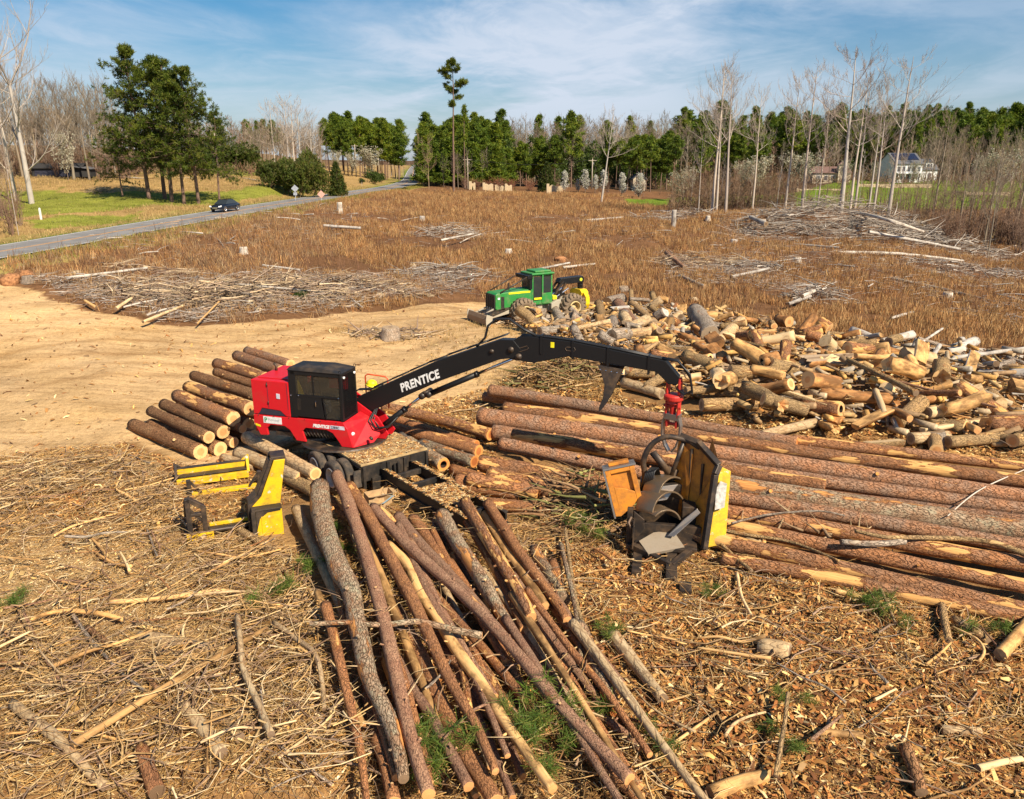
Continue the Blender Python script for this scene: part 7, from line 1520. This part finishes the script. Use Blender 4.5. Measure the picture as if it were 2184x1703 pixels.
yx=inpoly(FP[:,0]+3.2*vnoise(FP[:,0],FP[:,1],.9,5),FP[:,1]-1.5-2.5*np.abs(vnoise(FP[:,0],FP[:,1],.7,2)),YARD); FP=FP[~(yx&(nr.random(len(FP))<.8))]
g_=vnoise(FP[:,0],FP[:,1],.16,3)
RUST=[(.48,.255,.105),(.55,.32,.135),(.39,.20,.08),(.62,.41,.19),(.46,.285,.13)]; BRN_=[(.36,.23,.13),(.42,.29,.17),(.30,.19,.11),(.48,.35,.20)]
lf=(FP[:,0]/FP[:,1]<-.22)&(nr.random(len(FP))<.75)
grass('broom_sedge',FP[~lf],.22,.8,.05,7,RUST,'rust brown broom sedge filling the cut over field')
grass('brown_weeds',FP[lf],.22,.8,.045,7,BRN_+RUST[:2],'grey brown dead weeds on the left of the field',.25,.35)
FP2=field_pts(9000,58,150,-.75,.8); grass('weed_stalks',FP2,.7,1.6,.03,3,[(.24,.13,.08),(.30,.17,.10),(.20,.11,.07)],'thin dark weed stalks standing in the field',.2,.22)
def left_pts(n,y0,y1,xl):
    y=nr.uniform(y0,y1,n*3); x=road_x(y)-4-nr.random(n*3)**1.2*xl; return np.stack([x,y],1)[:n]
ML_=left_pts(15000,66,190,75); gg=np.zeros(len(ML_),bool)
for P in MEADOW_GREEN: gg|=inpoly(ML_[:,0],ML_[:,1],P)
grass('meadow_grass',ML_[~gg],.15,.5,.06,5,[(.50,.35,.15),(.42,.28,.12),(.36,.28,.10),(.56,.40,.18)],'straw coloured meadow grass left of the road',.25,.35)
grass('green_grass',ML_[gg],.10,.28,.06,5,[(.26,.29,.05),(.30,.32,.06),(.36,.34,.10),(.22,.25,.04)],'fresh green grass on the meadow',.25,.35)
VP=np.stack([road_x(yv:=nr.uniform(60,230,6000))+3.7+nr.random(6000)**1.6*3.2,yv],1); grass('verge_grass',VP,.12,.4,.05,5,[(.40,.30,.10),(.34,.30,.07),(.28,.28,.05)],'dry green grass along the near road verge',.2,.3)
YP=np.array(rnd_in(wpoly([(640,700),(1000,690),(1280,690),(1350,650),(1520,680),(1300,760),(1060,830),(940,800),(900,740)]),900)); grass('yard_tufts',YP,.1,.4,.025,7,[(.42,.30,.13),(.50,.36,.16),(.36,.24,.10)],'thin dry tufts at the yard edge',.12,.4)
# old grey slash
GREY=[(.46,.31,.19),(.38,.25,.15),(.46,.40,.34),(.36,.30,.25),(.54,.48,.42),(.36,.28,.23),(.46,.36,.28)]
def band(p): return wpoly(p)
B1=band([(60,592),(190,602),(420,600),(640,588),(1000,580),(1010,625),(760,655),(640,672),(480,686),(330,688),(185,652)]); B2=band([(640,460),(1100,470),(1500,455),(1700,470),(1500,520),(900,530),(640,510)]); B3=band([(1540,462),(2184,500),(2184,700),(1900,640),(1560,600),(1500,540)]); B4=band([(1400,540),(1620,560),(1800,640),(1420,600)]); B5=band([(200,500),(700,440),(900,440),(700,520),(200,560)])
litter('field_slash',[(B1,4200,1.3),(B2,700,1),(B3,4200,1),(B4,1400,1.2),(B5,500,1)],'bleached grey twigs and slash scattered over the field','slash',.012,.05,.5,2.4,GREY,.45)
def brush(name,label,p,rx,ry,hh,n,cols,rmax=.06,lmax=3.2,cat='brush pile',yawb=None,grp='brush heaps on the field'):
    P0=[];P1=[];R0=[];R1=[];C=[]
    for i in range(n):
        a=rng.uniform(0,2*PI); q=math.sqrt(rng.random()); x=p[0]+rx*q*math.cos(a); y=p[1]+ry*q*math.sin(a); z=h1(x,y)+1.25*hh*(1-q*q)*rng.random()+.06
        yaw=rng.uniform(0,PI) if yawb is None else rng.gauss(*yawb); ln=rng.uniform(.3,1)*lmax; d=Vector((math.cos(yaw),math.sin(yaw),rng.gauss(0,.16))); r=rmax*rng.random()**1.8+.012; c=rng.choice(cols); k_=rng.uniform(.7,1.2); c=tuple(v*k_ for v in c); pp,_=wob(rng,(x,y,z),d,ln,4,.12,-.01)
        for j in range(4):
            P0.append(pp[j][:]);P1.append(pp[j+1][:]);R0.append(r*(1-.2*j));R1.append(r*(1-.2*(j+1)));C.append(c)
    V,Fq=seg_mesh(P0,P1,R0,R1,5); o=link(name,np_mesh(name,V-np.array([p[0],p[1],0]),Fq,[M['stick_col']],col=np.repeat(np.array(C),5,0),smooth=True)); o.location=(p[0],p[1],0); tag(o,label,cat,grp); return o
for px,py,rx,ry,hh,n,cols,lm,lab in BRUSH:
    brush('brush_pile',lab,gp(px,py),rx*1.1,ry*1.1,hh*1.3,int(n*1.3),cols,lmax=lm,rmax=.075 if rx>6 else .06)
FD='dead logs lying in the field'
for pts,z,rp,bk,lab in [([(1779,444),(1870,462),(1971,494)],1.0,(3.5,2.5),'wood_silver','long silvery limb draped over the huge brush heap'),([(1853,494),(1950,512),(2048,531)],.5,(3.5,3),'wood_silver','long silver limb in front of the huge brush heap'),([(1786,538),(1920,541),(2055,556)],.3,(4,2.5),'wood_silver','longest bleached log low on the brush slope'),([(1600,462),(1634,477)],.4,(4,6),'wood_silver','white splintered log left of the tall trees'),([(1903,594),(2010,616),(2122,644)],.3,(4,3),'bark_weather','long grey log across the right of the field'),([(1681,648),(1728,631)],.5,(4,4),'wood_silver','pale beam before the small slash heap'),([(1711,631),(1748,615)],.7,(4,4),'wood_silver','second pale beam topping the small slash heap'),([(1900,678),(1947,665)],.3,(3,3),'wood_silver','short pale pole in the right weeds'),([(1449,587),(1503,612)],.3,(4,5),'bark_weather','grey trunk below the root tangle'),([(1421,538),(1460,570)],.6,(5,4),'bark_plum','dark root stem leaning up right of the skidder'),
  ([(138,593),(220,583),(314,571)],.3,(3.5,2.5),'wood_silver','long white pole lying at the left yard edge'),([(305,686),(392,651)],.3,(3.5,3),'wood_pale','bright pale plank at the left yard edge'),([(247,658),(281,635)],.3,(4,3),'wood_pale','short pale plank at the left yard edge'),([(690,481),(770,486)],.3,(3.5,3),'wood_silver','white log lying in the weeds near the road'),([(1250,470),(1330,463)],.3,(3,2),'wood_silver','thin white log left of the upright stub post'),([(940,512),(1010,498)],.6,(2.5,2),'wood_silver','bent silver limb on the middle brush heap'),([(560,565),(640,575)],.3,(2.5,2),'wood_silver','grey limb in the left weeds'),([(1140,575),(1215,560)],.3,(2.5,2),'wood_silver','grey limb in the grass behind the skidder'),([(1690,1000-480),(1790,528)],.3,(3,2.5),'wood_silver','grey limb on the slope below the tall trees'),([(460,615),(540,628)],.5,(3.5,2.5),'bark_weather','grey crooked log in the yard edge windrow'),([(500,605),(690,622)],.5,(2.5,2),'wood_silver','long thin grey limb over the yard edge windrow'),([(420,690),(470,640)],.3,(2,2),'wood_bare','thin tan limb at the windrow foot'),([(180,640),(205,655)],.2,(3,3),'wood_bare','broken tan piece at the yard edge'),([(1200,900-330),(1270,562)],.3,(3,2),'wood_silver','bleached limb right behind the skidder cab'),([(1560,590),(1640,572)],.5,(3.5,3),'wood_silver','pale log on the slash right of the root tangle'),([(2080,480),(2160,500)],.3,(3,2),'wood_silver','silver limb at the far right thicket edge'),([(1950,740),(2010,700)],1.,(3,2.5),'wood_silver','dead white limb sticking up behind the heap'),([(2030,763),(2190,742)],.8,(5,4),'wood_silver','long bleached pole over the back edge of the heap')]:
    PX(pts,z,rp,bk,'end_old',lab,FD,ground=True,n=8,rough=.1,name='dead_log',cat='dead log')
for x,y in rnd_in(B1,40)+rnd_in(B2,24)+rnd_in(B3,52)+rnd_in(B5,16):
    c=Vector((x,y,h1(x,y)+rng.uniform(.15,.5))); yaw=rng.uniform(0,PI); ln=rng.uniform(1.2,3.6); d=Vector((math.cos(yaw),math.sin(yaw),rng.gauss(0,.1)))*ln/2; r=rng.uniform(.025,.085); bk=rng.choice(('wood_silver','wood_silver','wood_grey','bark_weather')); px,py=proj(c)
    log_obj([c-d,c+Vector((rng.gauss(0,.12),rng.gauss(0,.12),.05)),c+d],(r,r*.6),bk,'end_old',f"{'long' if ln>2.5 else 'short' if ln<1.8 else 'medium'} {'stout' if r>.055 else 'thin'} {TONE[bk]} limb {'near the yard edge' if py>575 and px<1100 else 'by the brush slope' if px>1500 and py<560 else 'in the right weeds' if px>1500 else 'high in the field' if py<510 else 'in the middle weeds'}",'grey limbs scattered over the field','dead_limb','dead limb',n=7,rough=.12)
def stump(px,py,r,h_,lab,bk='bark_weather',end='end_old',flare=1.5):
    g=gp(px,py); o=log_obj([g-Vector((0,0,.1)),g+Vector((0,0,h_*.35)),g+Vector((rng.gauss(0,.03),rng.gauss(0,.03),h_))],(r*flare,r),bk,end,lab,'stumps left in the clearing','stump','stump',n=16,rough=.13); return o
for a in [(833,722,.50,.75,'broad grey stump alone in the sandy yard','bark_weather','end_old',1.35),(725,455,.34,1.5,'tall pale broken stump near the road','wood_silver','end_old',1.3),(1436,484,.30,2.3,'upright white stub post in the middle of the field','wood_silver','end_old',1.1),(1625,478,.45,.7,'low white stump left of the brush heap','wood_silver','end_old',1.3),(1510,470,.3,.7,'small pale stump at the field top','wood_silver'),(2020,700-60,.35,.7,'pale stump at the right of the field','wood_silver'),(1330,700-80,.35,.4,'stump behind the crest of the heap'),(60,602,.32,.5,'grey stump beside the orange root ball','bark_weather','end_dark'),(1565,520,.35,.6,'stump in the grass right of the skidder','wood_grey'),(520,540,.3,.6,'small stump in the left weeds','wood_silver'),(900,470,.3,.6,'small pale stump high in the field','wood_silver'),(1085,540,.3,.5,'stump behind the skidder hood','wood_grey'),(1700,560,.35,.6,'stump in the right slash','wood_silver'),(2120,560,.35,.6,'stump near the right thicket','wood_silver'),(1880,560,.3,.5,'stump below the brush slope','wood_grey'),(1995,950,.3,.6,'upright stub at the heap foot')]: stump(*a)
def boulder(px,py,r,lab,c='rock'):
    g=gp(px,py); mb=MB(); mb.ball((0,0,0),r*.85,nu=18,nv=12,sc3=(1.2,.9,.72)); s_=rng.uniform(0,50)
    mb.v=[tuple(Vector(v)*(1+.45*noise.noise(Vector(v)/r*1.1+Vector((s_,0,0)))+.22*noise.noise(Vector(v)/r*3.2+Vector((s_,5,0))))) for v in mb.v]; o=mb.build('boulder',M[c],smooth=True); o.location=g+Vector((0,0,r*.12)); o.rotation_euler=(0,0,rng.uniform(0,6)); tag(o,lab,'boulder','pale boulders along the yard edge')
plain('rock',(.50,.39,.25),.95,0,.2,var=.6,scale=5); plain('root_orange',(.40,.19,.085),.95,0,.2,var=.7,scale=6); plain('stone_tan',(.58,.45,.28),.9); plain('stucco',(.62,.52,.38),.9); plain('roof_red',(.19,.11,.09),.85); plain('siding',(.78,.78,.76),.6); plain('roof_grey',(.10,.105,.12),.7); plain('solar',(.02,.028,.06),.2); plain('pane',(.08,.09,.11),.15); plain('brick_red',(.30,.12,.08),.8); plain('shed_dark',(.03,.028,.027),.85); plain('tin',(.12,.12,.125),.6); plain('pole_wood',(.42,.36,.29),.85); plain('sign_back',(.55,.58,.62),.35,.5); plain('sign_orange',(.70,.38,.30),.5)
for px,py,r,lab in [(159,584,.40,'pale boulder by the white pole at left'),(537,650,.42,'round pale boulder at the middle of the yard edge'),(552,662,.26,'small pale rock beside the round boulder'),(577,624,.40,'tan boulder on the windrow'),(681,640,.62,'largest tan boulder at the yard edge'),(738,622,.45,'pale boulder right of the largest one'),(752,614,.3,'pale stone behind the right boulders'),(812,634,.55,'tan earth boulder at the right of the yard edge'),(917,632,.32,'lone pale boulder nearest the skidder'),(879,567,.35,'pale stone in the weeds behind the yard'),(353,634,.40,'pale stone in the left windrow'),(1480,640,.4,'grey stone beyond the heap')]: boulder(px,py,r,lab)
for px,py,r,lab in [(24,600,.75,'orange root ball at the left edge of the yard'),(55,588,.6,'second orange root ball beside the grey stump'),(672,600,.6,'orange earth root ball on the windrow'),(1195,555,.7,'orange root wad right behind the skidder cab'),(470,632,.35,'small orange clod on the windrow')]: boulder(px,py,r,lab,'root_orange')
for px,py,w_,lab in [(640,640,.8,'small dark green shrub at the yard edge')]: tree('shrub',px,gp(px,py).y,None,lab,'shrub',name='shrub',height=.8)
# ================================================================ far buildings, walls, poles, signs
def gable(name,label,px,y,w_,dp,hw,hr,wall,roof,rz=0,base=None):
    p=at(px,y); o=thing(name,label,'house',(p.x,p.y,p.z-.2),rz)
    mb=MB(); mb.box(-w_/2,w_/2,-dp/2,dp/2,0,hw); mb.prism([(-dp/2,hw),(dp/2,hw),(0,hr-.05)],'x',-w_/2,w_/2); mb.build('wall',M[wall],o)
    mb=MB()
    for s in (-1,1): mb.slab([(-w_/2-.3,s*(dp/2+.4),hw-.22),(w_/2+.3,s*(dp/2+.4),hw-.22),(w_/2+.3,0,hr),(-w_/2-.3,0,hr)],(0,s*.5,1),.15)
    mb.build('roof',M[roof],o); return o
def window(o,x,y,z,w_,h_,face='y',fr='siding'):
    mb=MB()
    if face=='y': mb.box(x-w_/2-.08,x+w_/2+.08,y-.05,y,z-.08,z+h_+.08)
    else: mb.box(x,x+.05,y-w_/2-.08,y+w_/2+.08,z-.08,z+h_+.08)
    f=mb.build('window',M[fr],o); mb=MB()
    if face=='y': mb.box(x-w_/2,x+w_/2,y-.07,y-.052,z,z+h_)
    else: mb.box(x+.052,x+.07,y-w_/2,y+w_/2,z,z+h_)
    mb.build('pane',M['pane'],f)
wh=gable('white_house','two storey white house with solar panels on a grey roof',1915,252,9.5,8,5.6,8.6,'siding','roof_grey',rad(14))
for k in range(5): window(wh,-3.6+k*1.8,-4.0,3.4,.9,1.4); window(wh,-3.6+k*1.8,-4.0,.8,1.0,1.7)
window(wh,4.75,-1.5,3.2,.9,1.4,'x'); window(wh,4.75,1.2,3.2,.9,1.4,'x')
mb=MB(); mb.slab([(-4.2,-2.9,6.65),(4.0,-2.9,6.65),(4.0,-.5,8.42),(-4.2,-.5,8.42)],(0,-.5,1),.2); mb.build('solar_panel',M['solar'],wh)
mb=MB(); mb.slab([(-4.8,-5.6,2.7),(4.8,-5.6,2.7),(4.8,-4.05,3.1),(-4.8,-4.05,3.1)],(0,-.2,1),.12)
for k in range(5): mb.box(-4.6+k*2.3,-4.45+k*2.3,-5.5,-5.35,0,2.72)
mb.build('porch',M['siding'],wh)
wg=gable('white_house_wing','lower white wing with a dormer beside the two storey house',1964,255,5.5,6.5,3.6,6.6,'siding','roof_grey',rad(14))
mb=MB(); mb.box(-1.3,1.3,-2.9,-1.2,4.0,5.7); dm=mb.build('dormer',M['siding'],wg); mb=MB(); mb.prism([(-1.6,5.65),(1.6,5.65),(0,6.7)],'y',-3.1,-.8); mb.build('dormer_roof',M['roof_grey'],dm); window(wg,-.5,-2.9,4.3,.7,1.0); window(wg,.5,-2.9,4.3,.7,1.0); window(wg,0,-3.25,1.0,1.2,1.5)
rh=gable('stucco_house','tan stucco house with low red roof and small tower',1765,250,11,7,3.2,4.8,'stucco','roof_red',rad(-6))
mb=MB(); mb.box(1.6,3.8,-4.6,-2.4,0,5.4); tw_=mb.build('tower',M['stucco'],rh); mb=MB(); mb.add([(1.3,-4.9,5.4),(4.1,-4.9,5.4),(4.1,-2.1,5.4),(1.3,-2.1,5.4),(2.7,-3.5,6.5)],[(0,1,4),(1,2,4),(2,3,4),(3,0,4),(0,3,2,1)]); mb.build('tower_roof',M['roof_red'],tw_)
for x in (-3.8,-1.6,.4): window(rh,x,-3.5,1.0,.9,1.3)
window(rh,2.7,-4.6,3.6,.8,1.1)
yh=gable('yellow_house','narrow cream gabled house half hidden behind white pear trees',1360,215,4.5,3.2,3.0,4.4,'stucco','roof_grey',rad(90)); window(yh,2.25,-.6,1.0,.6,1.1,'x'); window(yh,2.25,.6,1.0,.6,1.1,'x')
sh=gable('dark_shed','low black open shed under the bare woods',130,156,8.5,4,1.7,2.4,'shed_dark','shed_dark',rad(12)); mb=MB(); mb.slab([(2.6,-2.9,1.9),(6.2,-2.7,1.4),(6.2,2.2,1.45),(2.6,2.2,2.2)],(0,0,1),.08); mb.build('lean_to_roof',M['tin'],sh); mb=MB(); mb.box(4.3,5.9,-2.3,2.0,0,1.4); mb.build('lean_to',M['shed_dark'],sh); mb=MB(); mb.box(-3.8,2.2,-2.06,-2.0,.1,1.3); mb.build('bay_shade_panel',M['ink'],sh)  # bay opening is a dark slab, its inner shade put into the colour
def wallpiece(px0,px1,y,h_,lab,th=.5,m='stone_tan'):
    a=at(px0,y);b=at(px1,y); mb=MB(); d=(b-a); L_=d.length; mb.prism([(0,-.4),(L_,-.4),(L_,h_*.9),(L_*.75,h_),(L_*.5,h_*.8),(L_*.25,h_),(0,h_*.9)],'y',-th/2,th/2); mb.box(-.25,.3,-th*.8,th*.8,-.4,h_*1.15); o=mb.build('stone_wall',M[m],bevel=.04); o.location=a; o.rotation_euler=(0,0,math.atan2(d.y,d.x)); tag(o,lab,'stone wall','tan stone walls across the field')
for q in [(1003,1014,181,1.5,'short tan stone pier at the left of the walls'),(1032,1052,181,1.4,'scalloped tan stone wall left of the gate'),(1058,1074,182,1.1,'low grey tan wall between evergreens'),(1079,1092,182,1.4,'short tan wall right of the evergreens'),(1168,1176,170,1.8,'tan stone gate pier by the white trees'),(1178,1200,176,1.2,'round tan garden wall beside the gate pier'),(1700,1800,214,.7,'long low stone wall below the red roofed house'),(1830,1985,224,.7,'long low stone wall below the white house'),(2060,2150,205,.8,'low stone wall at the far right')]: wallpiece(*q)
def pole(px,y,top,lab,arm=True):
    p=at(px,y); h_=max(4,top_z(top,y)-p.z); o=thing('utility_pole',lab,'utility pole',(p.x,p.y,p.z-.2),rad(20),'utility poles along the road'); mb=MB(); mb.tube([(0,0,0),(0,0,h_)],[.17,.11],8); mb.build('shaft',M['pole_wood'],o,True)
    if arm: mb=MB(); mb.box(-1.1,1.1,-.06,.06,h_-.5,h_-.38); mb.build('cross_arm',M['pole_wood'],o); mb=MB(); mb.tube([(.25,.0,h_-1.6),(.25,0,h_-.9)],.2,8); mb.build('transformer',M['tin'],o,True)
    return Vector((p.x,p.y,p.z+h_-.5))
pa=pole(466,172,281,'utility pole in front of the cedar hedge'); pb=pole(998,196,334,'utility pole with transformer right of the lone pine'); pc=pole(760,262,306,'far utility pole left of the road'); pd=pole(809,300,311,'farthest utility pole near the road crest'); pe=pole(1262,205,336,'utility pole hidden among the grey woods')
for a,b,lab in [(pb,pe,'power line strung across the centre woods'),(pc,pd,'power line along the far road')]:
    mb=MB(); mb.tube([a.lerp(b,t)-Vector((0,0,1.2*math.sin(PI*t))) for t in np.linspace(0,1,9)],.03,4); tag(mb.build('power_line',M['hose']),lab,'power line')
def sign(px,y,top,size,m,lab,h_):
    p=at(px,y); o=thing('road_sign',lab,'road sign',(p.x,p.y,p.z-.1),rad(8)); mb=MB(); mb.box(-.04,.04,-.03,.03,0,h_); mb.build('post',M['sign_back'],o); mb=MB(); s=size/2; mb.prism([(0,h_-2*s),(s,h_-s),(0,h_),(-s,h_-s)],'y',-.055,-.035); mb.build('sign_panel',M[m],o); return o
sg=sign(631,128,382,1.15,'sign_back','grey backed diamond road sign by the cedars',2.6); mb=MB(); mb.box(-.28,.28,-.055,-.035,1.0,1.42); mb.build('advisory_plate',M['sign_back'],sg)
sign(686,128,400,1.2,'sign_orange','faded orange diamond work sign by the road',1.75)
p=at(88,88); mb=MB(); mb.box(-.11,.11,-.05,.05,0,1.15); mb.prism([(-.11,1.15),(.11,1.15),(.05,1.27),(-.05,1.27)],'y',-.05,.05); o=mb.build('marker_post',M['white_paint'],bevel=.02); o.location=gp(88,468); tag(o,'white marker post in the grass left of the road','marker post')
p=at(772,196); o=thing('mailbox','dark mailbox at the roadside turn off','mailbox',p); mb=MB(); mb.box(-.05,.05,-.05,.05,0,1.1); mb.build('post',M['pole_wood'],o); mb=MB(); mb.prism([(-.14,1.1),(.14,1.1),(.14,1.25),(.08,1.36),(-.08,1.36),(-.14,1.25)],'y',-.3,.3); mb.build('box',M['paint_black'],o)
# ================================================================ tidy the hierarchy and set repeats apart by label
for o in [o for o in sc.objects if o.name.startswith('trailer') and o.type=='EMPTY']:
    for c in list(o.children): c.matrix_basis=o.matrix_basis@c.matrix_basis; c.parent=o.parent
    bpy.data.objects.remove(o)
def depth(o):
    d=0
    while o.parent: o=o.parent; d+=1
    return d
for o in list(sc.objects):
    while depth(o)>2: q=o.parent; o.matrix_basis=q.matrix_basis@o.matrix_basis; o.parent=q.parent
from collections import defaultdict
bpy.context.view_layer.update()
ORD=['first','second','third','fourth','fifth','sixth','seventh','eighth','ninth','tenth','eleventh','twelfth','thirteenth','fourteenth','fifteenth','sixteenth','seventeenth','eighteenth','nineteenth','twentieth']
NUM={2:'two',3:'three',4:'four',5:'five',6:'six',7:'seven',8:'eight',9:'nine',10:'ten',11:'eleven',12:'twelve',13:'thirteen',14:'fourteen',15:'fifteen',16:'sixteen',17:'seventeen',18:'eighteen',19:'nineteen',20:'twenty'}
def count(k):
    if k<=20: return NUM[k]
    t=['','','twenty','thirty','forty','fifty'][k//10]; return t+('-'+['','one','two','three','four','five','six','seven','eight','nine'][k%10] if k%10 else '')
OE=['','first','second','third','fourth','fifth','sixth','seventh','eighth','ninth']
def ordn(i):
    if i<20: return ORD[i]
    k=i+1; t=['','','twenty','thirty','forty','fifty'][k//10]
    return t+'-'+OE[k%10] if k%10 else {20:'twentieth',30:'thirtieth',40:'fortieth',50:'fiftieth'}[k]
byl=defaultdict(list)
for o in sc.objects:
    if o.parent is None and o.get('label') and o.get('category'): byl[o['label']].append(o)
for lab,os_ in byl.items():
    if len(os_)<2: continue
    def key(o):
        c=sum((o.matrix_world@Vector(b) for b in o.bound_box),Vector())/8 if o.type=='MESH' else o.matrix_world.translation
        return proj(c)[0]
    os_.sort(key=key); k=len(os_); w_=len(lab.split())
    for i,o in enumerate(os_):
        pre='leftmost' if i==0 else 'rightmost' if i==k-1 else ('middle' if k==3 else ordn(i)+' from left')
        o['label']=f"{lab}, {pre} of {count(k)}"
for o in list(sc.objects):      # repeats take Blender's own suffix
    pass
